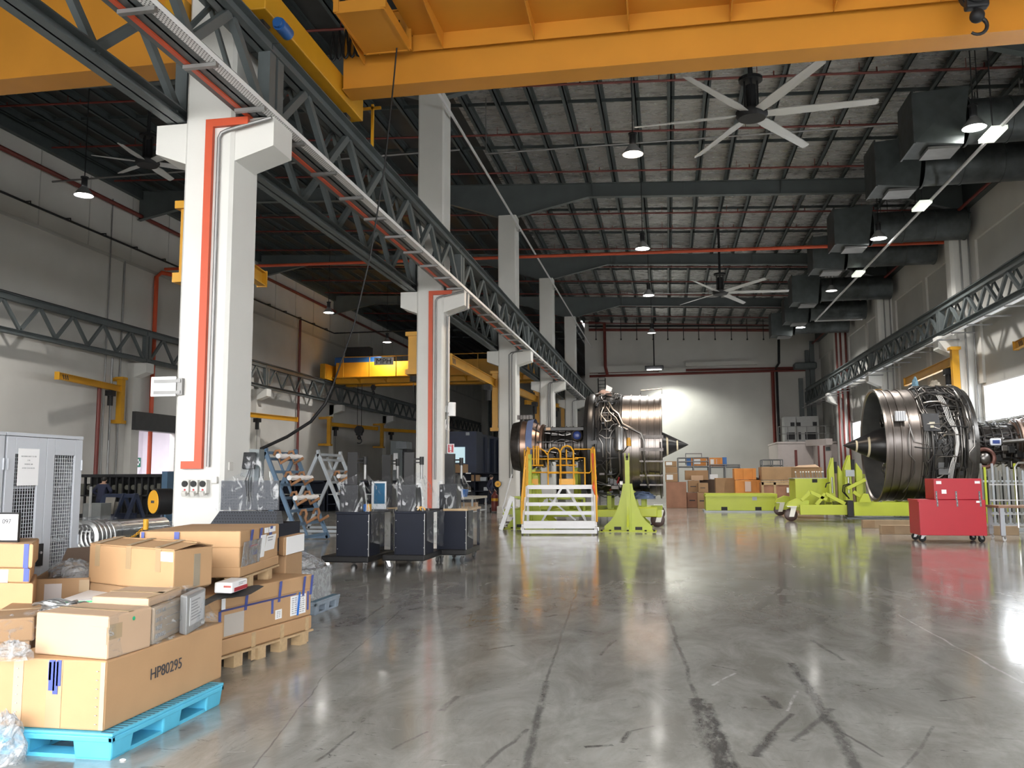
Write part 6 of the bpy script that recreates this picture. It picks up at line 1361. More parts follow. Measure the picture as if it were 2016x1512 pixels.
for j, (px_, py_, w_, h_, mm, lb) in enumerate(((937, 947, 0.5, 0.35, CARD2, 'brown carton on the middle of the navy shelving'), (952, 947, 0.35, 0.22, GREYF, 'grey carton right of the brown one on the navy shelving'), (958, 966, 0.3, 0.2, GREYF, 'grey tin on the lower navy shelf'), (922, 966, 0.3, 0.2, CARDD, 'dark carton on the lower navy shelf'))):
    p = at(px_, py_, Y=48.2); tag(MB().bx(p.x-w_/2, p.x+w_/2, 48.1, 48.5, p.z+0.002, p.z+h_).build('storage_carton', mm), lb, 'box')
p = at(901, 931, Y=48); tag(MB().bx(p.x-0.4, p.x+0.45, 48.0, 48.7, at(900, 931, Y=48).z+0.004, at(900, 914, Y=48).z).build('storage_carton', CARD2, bevel=0.01), 'brown carton on top of the navy shelving by the second column', 'box')
a, c = at(885, 982, Y=31), at(956, 976, Y=33.0)
t = thing('work_table', 'grey-topped steel work table beyond the wrapped carts', 'table', ((c.x-1.0), 32, 0)); zt = c.z
x0, x1 = at(876, 978, Y=33).x, c.x
MB().bx(x0, x1, 30.8, 33.3, zt-0.08, zt).build('tabletop', mat('table_cream', (0.42, 0.40, 0.34), 0.5), t)
for x in (x0+0.04, x1-0.04):
    for y in (30.85, 33.2): MB().bx(x-0.03, x+0.03, y-0.03, y+0.03, 0, zt-0.08).build('leg', GREYF, t)
MB().bx(x0, x1, 30.9, 33.2, 0.28, 0.31).build('undershelf', GREYF, t)
for i, px_ in enumerate((905, 925)): p = at(px_, 1000, Y=31.4); tag(MB().bx(p.x-0.25, p.x+0.25, 31.2, 31.7, 0.312, 0.62).build('storage_carton', CARD2, bevel=0.01), ['left', 'right'][i]+' brown carton on the undershelf of the work table', 'box')
p = at(908, 968, Y=31.2); t = thing('plastic_bin', 'bright blue plastic bin on the work table', 'bin', (p.x, 31.2, zt)); MB().hexa([(p.x-0.18, 31.0, zt+0.002), (p.x+0.18, 31.0, zt+0.002), (p.x+0.18, 31.4, zt+0.002), (p.x-0.18, 31.4, zt+0.002)], [(p.x-0.22, 30.95, zt+0.28), (p.x+0.22, 30.95, zt+0.28), (p.x+0.22, 31.45, zt+0.28), (p.x-0.22, 31.45, zt+0.28)]).build('bin', BLUEB, t)
p = at(974, 1009, Z=0); t = thing('fire_extinguisher', 'large red wheeled fire extinguisher left of the third column', 'fire extinguisher', (p.x, p.y, 0))
MB().lathe([(0.06, 0), (0.06, 0.15), (0.75, 0.15), (0.86, 0.06), (0.92, 0.05), (0.92, 0)], (p.x, p.y, 0), (0, 0, 1), 20).build('cylinder', RED if False else REDP, t, smooth=True)
for q in (-1, 1): MB().cyl((p.x+q*0.17, p.y+0.1, 0.11), (p.x+q*0.22, p.y+0.1, 0.11), 0.11, 16).build('wheel', BLACK, t)
MB().tube([(p.x, p.y, 0.9), (p.x-0.2, p.y-0.1, 0.95), (p.x-0.28, p.y-0.1, 0.6), (p.x-0.15, p.y-0.16, 0.45)], 0.02, 6).build('hose', BLACK, t)
MB().cyl((p.x, p.y, 0.5), (p.x, p.y, 0.62), 0.153, 20).build('band', SAFETY, t)
# ---------------------------------------------------------------- engines
BRONZE = mat('fan_case_metal', (0.28, 0.25, 0.235), 0.32, 1.0, var=0.12, vscale=1.2, stretch=(6, 1, 1), bump=0.05, bscale=6)
ENGBLK = mat('engine_black_panel', (0.018, 0.018, 0.019), 0.35, 0.2, var=0.1, vscale=6)
ENGDK = mat('engine_core_dark', (0.11, 0.10, 0.095), 0.38, 0.85, var=0.3, vscale=5, bump=0.3, bscale=8)
PIPEM = mat('engine_pipe_metal', (0.22, 0.21, 0.20), 0.33, 1.0, var=0.05)
HARN = mat('engine_harness_black', (0.02, 0.02, 0.021), 0.4, var=0)
LINER = mat('fan_liner_dark', (0.17, 0.175, 0.18), 0.3, 0.6, var=0.1)
BLADE = mat('fan_blade_dark', (0.30, 0.29, 0.28), 0.25, 0.9, var=0.1)
CREAM = mat('spinner_stripe', (0.78, 0.70, 0.50), 0.5, var=0)
def engine(label, fc, dr, R, seed, metal_to=1.25, rear_mat=ENGBLK, npipe=34):
    """turbofan with its fan face centre at fc, facing dr (+1 = +x, -1 = -x); near side is toward -y"""
    k = R/1.7; fc = V3(fc); A = Vector((-dr, 0, 0))      # A points backwards from the fan
    t = thing('jet_engine', label, 'jet engine', (fc.x-dr*2.4*k, fc.y, fc.z-R*1.02))
    P = lambda tt, th, r: fc+A*(tt*k)+Vector((0, -math.cos(th)*r*k, math.sin(th)*r*k))
    L = lambda prof, n=56: MB().lathe([(a*k, b*k) for a, b in prof], fc, A, n)
    L([(0.04, 1.60), (0.0, 1.64), (0.0, 1.70), (0.06, 1.70), (0.07, 1.665), (0.20, 1.655), (0.21, 1.68), (0.24, 1.68), (0.25, 1.65), (0.42, 1.64), (0.43, 1.67), (0.47, 1.67), (0.48, 1.645), (0.66, 1.65), (0.67, 1.68), (0.71, 1.68), (0.72, 1.655), (0.95, 1.665), (0.96, 1.69), (1.0, 1.69), (1.01, 1.665), (metal_to, 1.67)], 72).build('fan_case', BRONZE, t, smooth=True)
    L([(metal_to, 1.67), (metal_to+0.02, 1.71), (metal_to+0.08, 1.71), (metal_to+0.1, 1.66), (2.10, 1.66), (2.12, 1.70), (2.2, 1.74), (2.34, 1.74), (2.36, 1.69), (2.47, 1.66), (2.47, 1.35), (2.40, 0.75)], 72).build('rear_case', rear_mat, t, smooth=True)
    L([(0.04, 1.60), (0.30, 1.57), (1.2, 1.55), (1.2, 0.6)], 64).build('inlet_liner', LINER, t, smooth=True)
    # spinner and blades
    sp = L([(-0.86, 0.0), (-0.80, 0.035), (-0.40, 0.235), (0.0, 0.43), (0.28, 0.53), (0.45, 0.55), (0.8, 0.55)], 48).build('spinner', mat('spinner_black', (0.012, 0.012, 0.014), 0.35, var=0), t, smooth=True)
    for a, b in ((-0.52, -0.47), (-0.20, -0.14)):
        ra, rb = 0.235+(a+0.40)*0.49+0.004, 0.235+(b+0.40)*0.49+0.004
        n = 40; m = MB(); o = []
        for j in range(31):
            w = -2.2+3.6*j/30; m.v.append(tuple(P(a+0.012*j/30, w, ra))); m.v.append(tuple(P(b+0.012*j/30, w, rb)))
        for j in range(30): m.f.append((2*j, 2*j+1, 2*j+3, 2*j+2))
        lab(m.build('stripe', CREAM, sp), 'cream stripe')
    for i in range(22):
        w = 2*PI*i/22; m = MB(); secs = []
        for r_, tw, ch in ((0.52, 0.15, 0.30), (0.9, 0.55, 0.38), (1.3, 0.9, 0.44), (1.545, 1.1, 0.40)):
            s = []
            for f in (-0.5, -0.17, 0.17, 0.5):
                ct, cw = f*ch*math.cos(tw), f*ch*math.sin(tw)/r_+0.12*math.sin((r_-0.5)*2.2); s.append(P(0.62+ct, w+cw, r_))
            secs.append(s)
        for a, b in zip(secs, secs[1:]):
            for j in range(3):
                m.quad(a[j], a[j+1], b[j+1], b[j])
        o = m.build('fan_blade', BLADE, t, smooth=True); md = o.modifiers.new('thick', 'SOLIDIFY'); md.thickness = 0.016
    # core
    L([(2.3, 0.85), (2.5, 0.66), (2.62, 0.66), (2.64, 0.56), (2.9, 0.55), (2.92, 0.60), (2.98, 0.60), (3.0, 0.54), (3.3, 0.54), (3.32, 0.585), (3.38, 0.585), (3.4, 0.53), (3.75, 0.54), (3.8, 0.60), (3.86, 0.60)], 48).build('core_case', ENGDK, t, smooth=True)
    L([(3.86, 0.60), (3.95, 0.74), (4.02, 0.74), (4.05, 0.70), (4.30, 0.80), (4.32, 0.86), (4.40, 0.86), (4.42, 0.83), (4.66, 0.87)], 48).build('turbine_case', mat('turbine_case_tan', (0.35, 0.24, 0.19), 0.35, 0.9, var=0.15), t, smooth=True)
    L([(4.66, 0.87), (4.67, 0.92), (4.72, 0.92), (4.74, 0.86), (5.0, 0.80), (5.02, 0.4), (5.0, 0.0)], 48).build('exhaust_frame', ENGDK, t, smooth=True)
    # pipework on the near side
    rnd = random.Random(seed)
    for i in range(npipe):
        t0, t1 = rnd.uniform(metal_to-0.05, 1.6), rnd.uniform(1.7, 2.3); w = rnd.uniform(-1.3, 1.35); pts = []; n = rnd.randint(5, 8); kind = rnd.random(); r_ = 1.70+rnd.uniform(0.0, 0.07); th = w; tt = t0
        if kind < 0.55:      # runs around the case
            tt = rnd.uniform(metal_to+0.05, 2.3)
            for j in range(n*2):
                pts.append(P(tt, th, r_)); th += rnd.uniform(0.06, 0.15)
                if rnd.random() < 0.3: tt = min(2.34, max(metal_to, tt+rnd.uniform(-0.14, 0.14)))
                if th > 1.6: break
        else:
            for j in range(n):
                pts.append(P(t0+(t1-t0)*j/(n-1), th, r_+(0.03 if 0 < j < n-1 else -0.04)));
                if rnd.random() < 0.4: th += rnd.uniform(-0.12, 0.12)
        if len(pts) < 3: continue
        MB().tube(pts, rnd.choice((0.012, 0.016, 0.022, 0.03))*k, 7).build('pipe', PIPEM if rnd.random() < 0.55 else HARN, t, smooth=True)
    for i in range(18):
        t0 = rnd.uniform(2.5, 3.1); w = rnd.uniform(-1.2, 1.3); pts = []; th = w
        for j in range(7):
            tt = t0+j*rnd.uniform(0.12, 0.2); rc = 0.62 if tt < 3.8 else 0.62+(tt-3.8)*0.42; pts.append(P(tt, th, rc+0.02*rnd.random())); th += rnd.uniform(-0.12, 0.12)
        MB().tube(pts, rnd.choice((0.012, 0.02, 0.03))*k, 7).build('pipe', rnd.choice((PIPEM, HARN, ENGDK)), t, smooth=True)
    for i in range(10):
        tt = 2.7+0.24*i; rc = 0.66 if tt < 3.8 else 0.66+(tt-3.8)*0.38
        if tt < 4.5: MB().tube([P(tt, -1.5+3.0*j/16, rc) for j in range(17)], 0.018*k, 6).build('manifold', rnd.choice((PIPEM, ENGDK)), t, smooth=True)
    # accessories under the core and small units on the case
    for i in range(16):
        tt, w = rnd.uniform(2.55, 4.2), rnd.uniform(-1.35, -0.2); q = P(tt, w, 0.66+rnd.uniform(0, 0.08)); MB().rbox(q, rnd.uniform(0.08, 0.22)*k, rnd.uniform(0.08, 0.16)*k, rnd.uniform(0.08, 0.2)*k, rnd.uniform(0, 1)).build('accessory', rnd.choice((ENGDK, ENGBLK, PIPEM)), t, bevel=0.01)
    for i in range(22):
        tt, w = rnd.uniform(metal_to+0.1, 2.3), rnd.uniform(-1.45, 1.35); q = P(tt, w, 1.72); MB().rbox(q, rnd.uniform(0.05, 0.14)*k, 0.06*k, rnd.uniform(0.04, 0.12)*k).build('bracket', rnd.choice((ENGDK, ENGBLK, ENGBLK)), t)
    return t, P, k
# left engine: fan to the right
EY = 29.0; e0 = at(1304, 876, Y=EY); R1 = (1304-1304)+99/FPX*EY*1.0
e1, P1, k1 = engine('left jet engine, fan to the right, big bronze fan case behind the yellow stairs', (e0.x, EY, e0.z), 1, R1, 4)
def on1(px_, py_, dr=0.05):
    """point on the near skin of the left engine's fan case seen at a pixel"""
    p = at(px_, py_, Y=EY-R1); s = max(-0.98, min(0.98, (p.z-e0.z)/(R1+dr))); return Vector((p.x, EY-(R1+dr)*math.sqrt(1-s*s), e0.z+s*(R1+dr)))
q = on1(1220, 862, 0.16); MB().lathe([(-0.42, 0), (-0.42, 0.09), (-0.38, 0.13), (0.30, 0.13), (0.36, 0.10), (0.40, 0.05), (0.40, 0)], q, (0, 0, 1), 20).build('oil_tank', mat('tank_silver', (0.36, 0.36, 0.36), 0.3, 0.9, var=0.04), e1, smooth=True)
q = on1(1238, 872, 0.12); MB().cyl((q.x, q.y, q.z-0.10), (q.x, q.y, q.z+0.10), 0.075, 14).cyl((q.x, q.y, q.z+0.10), (q.x, q.y, q.z+0.16), 0.05, 14).build('filter_pot', YELLOW, e1, smooth=True)
for pts, r_ in ((((1196, 790), (1206, 806), (1217, 815), (1226, 835), (1240, 842), (1262, 853), (1268, 868), (1268, 900), (1270, 930), (1276, 960)), 0.045), (((1192, 800), (1200, 812), (1212, 822), (1222, 840), (1236, 846)), 0.03), (((1195, 830), (1205, 828), (1214, 840), (1205, 850), (1200, 862)), 0.02), (((1198, 795), (1196, 820), (1194, 850), (1194, 910), (1193, 950)), 0.022), (((1186, 800), (1182, 815), (1190, 826), (1192, 840)), 0.02), (((1236, 880), (1232, 850), (1228, 838)), 0.02), (((1300, 870), (1301, 900), (1300, 940), (1302, 985)), 0.03), (((1263, 862), (1264, 900), (1263, 950)), 0.02), (((1210, 862), (1209, 880), (1214, 892), (1228, 890), (1236, 878)), 0.02), (((1170, 795), (1174, 775), (1186, 772), (1200, 777)), 0.025)):
    MB().tube([on1(a, b, 0.07) for a, b in pts], r_, 8).build('pipe', PIPEM, e1, smooth=True)
for y_ in (860, 885, 908, 936, 955): MB().bar(on1(1259, y_, 0.06), on1(1306, y_, 0.06), 0.05, 0.05 if y_ > 890 else 0.10).build('rail', ENGDK, e1)
a, b, c, d = on1(1258, 772, 0.02), on1(1304, 771, 0.05), V3((at(1303, 766, Y=EY).x, EY, at(1303, 765, Y=EY).z)), V3((at(1262, 770, Y=EY).x, EY, at(1262, 769, Y=EY).z))
MB().tube([(a.x, EY, e0.z+R1), d, c, (c.x, EY, e0.z+R1)], 0.02, 6).build('top_rail', PIPEM, e1)
q = at(1198, 763, Y=EY-0.3); MB().hexa([(q.x-0.1, EY-0.3, q.z-0.1), (q.x+0.08, EY-0.3, q.z-0.14), (q.x+0.08, EY-0.28, q.z-0.14), (q.x-0.1, EY-0.28, q.z-0.1)], [(q.x-0.07, EY-0.25, q.z+0.1), (q.x+0.13, EY-0.25, q.z-0.01), (q.x+0.13, EY-0.23, q.z-0.01), (q.x-0.07, EY-0.23, q.z+0.1)]).build('tag_sheet', PAPER, e1)
q = at(1190, 774, Y=EY-0.2); crumple('plastic_cover', '', (q.x, EY-0.2, e0.z+R1*0.97), 0.24, 0.2, 0.2, mat('pink_cover', (0.6, 0.42, 0.36), 0.4), 41, e1)
o = at(1136, 857, Y=EY-0.75); MB().torus(o, 0.17, 0.035, (0, 1, 0), 24).build('port_ring', ENGDK, e1, smooth=True); MB().ball((o.x, o.y+0.03, o.z), 0.15, 16, 8, (1, 0.35, 1)).build('port_cover', mat('port_cover_blue', (0.03, 0.06, 0.25), 0.3, var=0), e1, smooth=True)
a, c = at(1072, 846, Y=EY-0.8), at(1160, 842, Y=EY-0.8); MB().bx(a.x, c.x, EY-0.8, EY-0.35, a.z-0.03, a.z+0.06).build('cowl_beam', ENGBLK, e1); MB().bx(a.x+0.05, a.x+0.2, EY-0.82, EY-0.8, a.z-0.02, a.z+0.07).build('placard', CARD3, e1)
a, c = at(1034, 893, Y=EY-0.9), at(1051, 822, Y=EY-0.9); MB().lathe([(0, 0.89*k1), (0.22, 0.93*k1)], (a.x, EY, e0.z), (1, 0, 0), 48).build('blue_band', mat('band_blue', (0.16, 0.22, 0.42), 0.45, 0.2), e1, smooth=True)
rnd = random.Random(12)
for i in range(5): MB().rbox((at(1022+i*6, 823, Y=EY).x, EY-0.05, e0.z+0.93*k1+0.06), 0.09, 0.2, 0.14).build('lug', ENGDK, e1)
a = on1(1262, 975, 0.05); crumple('plastic_cover', '', (a.x, EY-0.9, e0.z-R1-0.05), 0.45, 0.4, 0.22, mat('blue_cloth', (0.16, 0.22, 0.36), 0.5, var=0.3), 44, e1)
a = on1(1205, 945, 0.05)
for i in range(10): MB().rbox((a.x+rnd.uniform(-0.35, 0.3), a.y+rnd.uniform(0.0, 0.3), a.z+rnd.uniform(-0.35, 0.25)), rnd.uniform(0.1, 0.3), 0.15, rnd.uniform(0.1, 0.25)).build('gearbox_unit', rnd.choice((ENGBLK, ENGDK, PIPEM)), e1, bevel=0.02)
MB().tube([on1(1218, 940, 0.12), on1(1212, 955, 0.12), on1(1204, 962, 0.12), on1(1198, 966, 0.1)], 0.03, 8).build('red_hose', mat('hose_red', (0.25, 0.02, 0.03), 0.4, var=0), e1, smooth=True)
# right engine: fan to the left
EY2 = 32.0; R2 = 104/FPX*EY2; e2c = at(1718, 876.5, Y=EY2)
e2, P2, k2 = engine('right jet engine, black cone to the left, covered in pipes, behind the red chest', (e2c.x, EY2, e2c.z), -1, R2, 9, 1.0, mat('engine_case_grey', (0.16, 0.155, 0.15), 0.32, 0.9, var=0.2, vscale=4), 90)
def on2(px_, py_, dr=0.05):
    p = at(px_, py_, Y=EY2-R2); s = max(-0.98, min(0.98, (p.z-e2c.z)/(R2+dr))); return Vector((p.x, EY2-(R2+dr)*math.sqrt(1-s*s), e2c.z+s*(R2+dr)))
a, c = on2(1818, 849, 0.12), on2(1849, 813, 0.12); o = MB().hexa([(a.x, a.y, a.z), (c.x, a.y, a.z), (c.x, a.y+0.25, a.z), (a.x, a.y+0.25, a.z)], [(a.x, c.y-0.02, c.z), (c.x, c.y-0.02, c.z), (c.x, c.y+0.3, c.z), (a.x, c.y+0.3, c.z)]).build('control_unit', mat('unit_charcoal', (0.055, 0.058, 0.065), 0.45, var=0.05), e2, bevel=0.02)
p = on2(1832, 833, 0.2); MB().rbox((p.x, p.y-0.06, p.z), 0.17, 0.01, 0.06).rbox((p.x, p.y-0.04, p.z-0.12), 0.10, 0.01, 0.07).build('data_plate', mat('plate_cream', (0.55, 0.52, 0.42), 0.5, var=0), o)
a, c = on2(1763, 829, 0.06), on2(1783, 809, 0.06); MB().bx(a.x, c.x, a.y-0.06, a.y+0.15, a.z, c.z).build('ribbed_box', bands('ribbed_aluminium', (0.55, 0.56, 0.58), (0.25, 0.26, 0.28), 0, 14, 0.6, 0.4, 0.5), e2, bevel=0.01)
a, c = on2(1851, 935, 0.08), on2(1872, 905, 0.08); MB().bx(a.x, c.x, a.y-0.05, a.y+0.2, a.z, c.z).build('access_panel', mat('panel_grey', (0.13, 0.135, 0.14), 0.5), e2, bevel=0.02)
for j in range(4):
    pts = [(1856+j*3.2, 775), (1862+j*3.2, 800), (1866+j*3.2, 825), (1872+j*2.8, 838), (1879+j*1.8, 850), (1881+j*1.8, 875), (1879+j*1.8, 893), (1873+j*2.6, 910), (1871+j*2.8, 930), (1873+j*2.6, 945)]
    MB().tube([on2(a, b, 0.09) for a, b in pts], 0.013, 6).build('white_harness', mat('harness_white', (0.72, 0.72, 0.72), 0.4, var=0), e2, smooth=True)
for pts in (((1792, 840), (1788, 860), (1790, 895), (1802, 908), (1804, 930), (1797, 955), (1790, 970)), ((1852, 806), (1848, 850), (1860, 870), (1846, 885), (1836, 900), (1834, 930)), ((1800, 880), (1820, 883), (1860, 880), (1874, 870)), ((1790, 835), (1800, 870), (1830, 878))):
    MB().tube([on2(a, b, 0.06) for a, b in pts], 0.02, 7).build('pipe', PIPEM if pts[0][0] < 1795 else HARN, e2, smooth=True)
q = P2(0.35, PI/2, 1.70)
p = at(1802, 765, Y=EY2); crumple('bag_cover', '', (p.x, EY2, e2c.z+R2*0.98), 0.12, 0.12, 0.42, mat('bag_blue', (0.22, 0.42, 0.56), 0.4, var=0.3), 51, e2)
p = at(1841, 768, Y=EY2); crumple('bag_cover', '', (p.x, EY2, e2c.z+R2*0.98), 0.22, 0.15, 0.30, mat('bag_beige', (0.48, 0.42, 0.33), 0.5, var=0.3), 52, e2)
p = at(1735, 992, Y=EY2-0.6); crumple('drip_film', '', (p.x, EY2-0.6, e2c.z-R2-0.42), 0.28, 0.2, 0.42, WRAPC, 53, e2)
o = at(1938, 902, Y=EY2-1.0); MB().torus(o, 0.30, 0.07, (0, 1, 0), 24).build('start_duct_ring', mat('duct_red', (0.16, 0.07, 0.055), 0.4, 0.4), e2, smooth=True); MB().ball((o.x, o.y, o.z), 0.2, 14, 8, (1, 0.6, 1)).build('start_duct_cap', PIPEM, e2, smooth=True)
o = at(1960, 870, Y=EY2-0.95); MB().rbox(o, 0.36, 0.1, 0.24).build('port_cover', mat('port_white', (0.75, 0.80, 0.92), 0.3, var=0), e2, bevel=0.05); MB().rbox(V3(o)-Vector((0, 0.06, 0)), 0.22, 0.02, 0.12).build('port_window', mat('port_cover_blue', (0.03, 0.06, 0.25), 0.3, var=0), e2, bevel=0.02)
a, b = at(1972, 870, Y=EY2-1.0), at(2030, 866, Y=EY2-1.0); MB().cyl(a, b, 0.07, 12).build('pipe', PIPEM, e2, smooth=True)
a, c = at(1885, 950, Y=EY2-0.9), at(1893, 873, Y=EY2-0.9); MB().bx(a.x, c.x+0.06, EY2-1.1, EY2-0.7, a.z-0.3, c.z).build('side_panel', mat('tan_panel', (0.40, 0.28, 0.15), 0.6), e2)
# film on the top of the right core
a = P2(2.6, 1.2, 0.78); b = P2(4.9, 1.2, 1.0); m = MB(); m.grid(14, 5, lambda u, v: P2(2.55+2.5*u, 0.75+0.9*v, 0.72+0.25*u+0.03*math.sin(u*17+v*5))); m.build('plastic_wrap', WRAPD, e2, smooth=True)

# ---------------------------------------------------------------- lime green stands and cradles
def flare_stand(label, x, y, s=1.0, post=2.0, fork=True, dy=0.0):
    t = thing('engine_stand', label, 'stand', (x, y, 0), group='lime green engine stands')
    prof = [(0.68, 0.02), (0.68, 0.14), (0.50, 0.30), (0.38, 0.47), (0.28, 0.70), (0.19, 1.02), (0.13, 1.36)]
    poly = [(x-a*s, z*s) for a, z in prof]+[(x+a*s, z*s) for a, z in prof[::-1]]
    MB().prism(poly, 'xz', y-0.03, y+0.03).build('flared_plate', LIME, t)
    polyy = [(y-a*s*0.45, z*s) for a, z in prof]+[(y+a*s*0.45, z*s) for a, z in prof[::-1]]
    MB().prism(polyy, 'yz', x-0.03, x+0.03).build('cross_plate', LIME, t)
    MB().bx(x-0.80*s, x+0.80*s, y-0.36*s, y+0.36*s, 0, 0.02).build('base_plate', LIME, t)
    MB().bx(x-0.085, x+0.085, y-0.085, y+0.085, 0.02, 1.36*s).build('sleeve', LIME, t)
    MB().bx(x-0.065, x+0.065, y-0.065, y+0.065, 1.36*s, post).build('post', LIME, t)
    for q in (-0.30, 0.30):
        MB().bx(x+q*s-0.10, x+q*s+0.10, y-0.04, y-0.031, 0.04, 0.13).build('fork_pocket', BLACK, t)
    for q in (-0.74, -0.5, 0, 0.5, 0.74): MB().cyl((x+q*s, y-0.30*s, 0.02), (x+q*s, y-0.30*s, 0.06), 0.035, 6).build('foot_bolt', BLACK, t)
    if fork:
        for q in (-0.055, 0.055): MB().bx(x+q-0.015, x+q+0.015, y-0.05, y+0.05, post, post+0.2).build('fork_ear', LIME, t)
        MB().cyl((x-0.075, y, post+0.1), (x+0.075, y, post+0.1), 0.035, 10).build('pin', DARK, t)
    return t
p = at(1237, 1046, Z=0); flare_stand('lime green flared engine stand in front of the left engine', p.x, p.y, 1.0, at(1230, 906, Y=p.y).z)
flare_stand('second lime green flared stand just behind the front one, under the left engine', p.x+0.02, 28.15, 0.8, 1.12, False)
p = at(1014, 1043, Z=0); flare_stand('lime green flared stand at the far left, behind the step ladder', p.x+0.35, p.y+0.6, 1.0, 2.25, False)
flare_stand('lime green flared stand seen through the yellow stairs', at(1056, 1020, Y=28.6).x, 28.6, 1.0, 1.6, False)
WCAST = mat('caster_white', (0.78, 0.78, 0.74), 0.5, var=0)
def bigcaster(t, x, y, r, ztop): 
    m = MB(); m.bx(x-0.16, x+0.16, y-0.16, y+0.16, ztop-0.03, ztop)
    for q in (-0.1, 0.1): m.hexa([(x-0.10, y+q-0.012, r*0.7), (x+0.06, y+q-0.012, r*0.7), (x+0.06, y+q+0.012, r*0.7), (x-0.10, y+q+0.012, r*0.7)], [(x-0.02, y+q-0.012, ztop-0.03), (x+0.16, y+q-0.012, ztop-0.03), (x+0.16, y+q+0.012, ztop-0.03), (x-0.02, y+q+0.012, ztop-0.03)])
    f = m.build('caster', WCAST, t); MB().lathe([(-0.07, 0), (-0.07, r*0.8), (-0.05, r), (0.05, r), (0.07, r*0.8), (0.07, 0)], (x-0.03, y, r), (0, 1, 0), 26).build('wheel', mat('wheel_brown', (0.05, 0.025, 0.02), 0.4, var=0), f, smooth=True)
def beam(t, name, p, q, w, h, m=LIME): return MB().bar(p, q, w, h).build(name, m, t, bevel=0.01)
t = thing('engine_cradle', 'lime green wheeled cradle under the left engine', 'cradle', (-2.8, EY, 0), group='lime green engine cradles')
xw = at(1300, 1021, Z=0).x
for y in (27.2, 31.2): beam(t, 'side_beam', (-5.2, y, 0.42), (xw+0.1, y, 0.42), 0.16, 0.22)
for x in (-5.0, -3.6, -2.0, -0.7): beam(t, 'cross_beam', (x, 27.2, 0.42), (x, 31.2, 0.42), 0.16, 0.2)
for x in (-4.4, -3.0): beam(t, 'saddle_post', (x, 28.4, 0.5), (x, 28.7, e0.z-0.75), 0.14, 0.14); beam(t, 'saddle_post', (x, 29.6, 0.5), (x, 29.3, e0.z-0.75), 0.14, 0.14); beam(t, 'saddle', (x, 28.3, e0.z-0.85), (x, 29.7, e0.z-0.85), 0.16, 0.12)
for x in (-1.9, -0.8): beam(t, 'saddle_post', (x, 28.4, 0.5), (x, 28.4, e0.z-R1*0.9), 0.14, 0.16); beam(t, 'saddle_post', (x, 29.9, 0.5), (x, 29.9, e0.z-R1*0.9), 0.14, 0.16)
MB().bx(-1.5, -0.35, 27.0, 27.3, 0.32, 0.62).build('corner_plate', LIME, t, bevel=0.03)
for x, y in ((xw, 27.3), (xw-0.05, 31.3), (-5.0, 27.3), (-5.0, 31.3)): bigcaster(t, x, y, 0.27 if y > 30 else 0.22, 0.52 if y < 30 else 0.56)
beam(t, 'rail', (-4.9, 27.1, 0.9), (-2.6, 27.1, 0.9), 0.08, 0.10); 
for x in (-4.9, -3.7, -2.6): beam(t, 'rail_post', (x, 27.1, 0.5), (x, 27.1, 0.9), 0.08, 0.08)

yn, yfz = at(1559, 1026, Z=0).y, at(1537, 1015, Z=0).y
t = thing('engine_cradle', 'lime green wheeled cradle with control box and levers under the right engine', 'cradle', (7, EY2, 0), group='lime green engine cradles')
x0 = at(1575, 1010, Y=yn-0.2).x; x1 = 11.0
beam(t, 'side_beam', (x0, yn-0.2, 0.40), (x1, yn-0.2, 0.40), 0.2, 0.34); beam(t, 'side_beam', (x0-0.3, yfz, 0.40), (x1, yfz, 0.40), 0.2, 0.34)
for x in (x0+0.3, 6.5, 8.0, 9.6): beam(t, 'cross_beam', (x, yn-0.2, 0.42), (x, yfz, 0.42), 0.2, 0.24)
for px_, y in ((1559, yn), (1537, yfz)):
    x = at(px_, 1020, Y=y).x; bigcaster(t, x, y, 0.22, 0.52); m = MB(); m.prism([(x-0.22, 0.50), (x+0.55, 0.46), (x+0.6, 0.70), (x+0.15, 0.78), (x-0.1, 0.66)], 'xz', y-0.12, y+0.12); m.build('nose_plate', LIME, t, bevel=0.02)
x = at(1668, 1010, Y=yn-0.3).x; MB().bx(x, x+0.18, yn-0.45, yn+0.1, 0.18, 0.72).build('joint_block', DARK, t); beam(t, 'side_beam', (x+0.2, yn-0.35, 0.44), (x1, yn-0.35, 0.44), 0.14, 0.46)
MB().prism([(x+0.35, 0.66), (x+0.75, 0.66), (x+0.66, 0.95), (x+0.50, 0.95)], 'xz', yn-0.5, yn-0.3).build('lug', LIME, t)
MB().bx(x-0.05, x1, yn-0.5, yn+0.2, 0.10, 0.16).build('base_strip', GREYST, t)
Yb = 33.2; a, c = at(1567, 990, Y=Yb), at(1634, 942, Y=Yb)
cb = MB().bx(a.x, c.x, Yb, Yb+1.6, 0.5, c.z).build('control_box', LIME, t, bevel=0.01); p, q = at(1599, 950, Y=Yb-0.01), at(1609, 943, Y=Yb-0.01); MB().bx(p.x, q.x, Yb-0.012, Yb-0.002, p.z, q.z).build('window', BLACK, cb)
for i, px_ in enumerate((1568, 1578, 1583, 1589, 1594, 1601, 1605, 1610, 1615, 1620, 1622)):
    x = at(px_, 938, Y=Yb+0.2).x; o = MB().cyl((x, Yb+0.25, c.z), (x-0.03, Yb+0.2, c.z+0.22), 0.014, 6).build('lever', STEEL, t); MB().ball((x-0.03, Yb+0.2, c.z+0.24), 0.028, 8, 6).build('knob', PAPER, o)
MB().bx(a.x-0.05, c.x+0.3, Yb+0.05, Yb+1.5, c.z, c.z+0.02).build('lever_plate', GREYF, t)
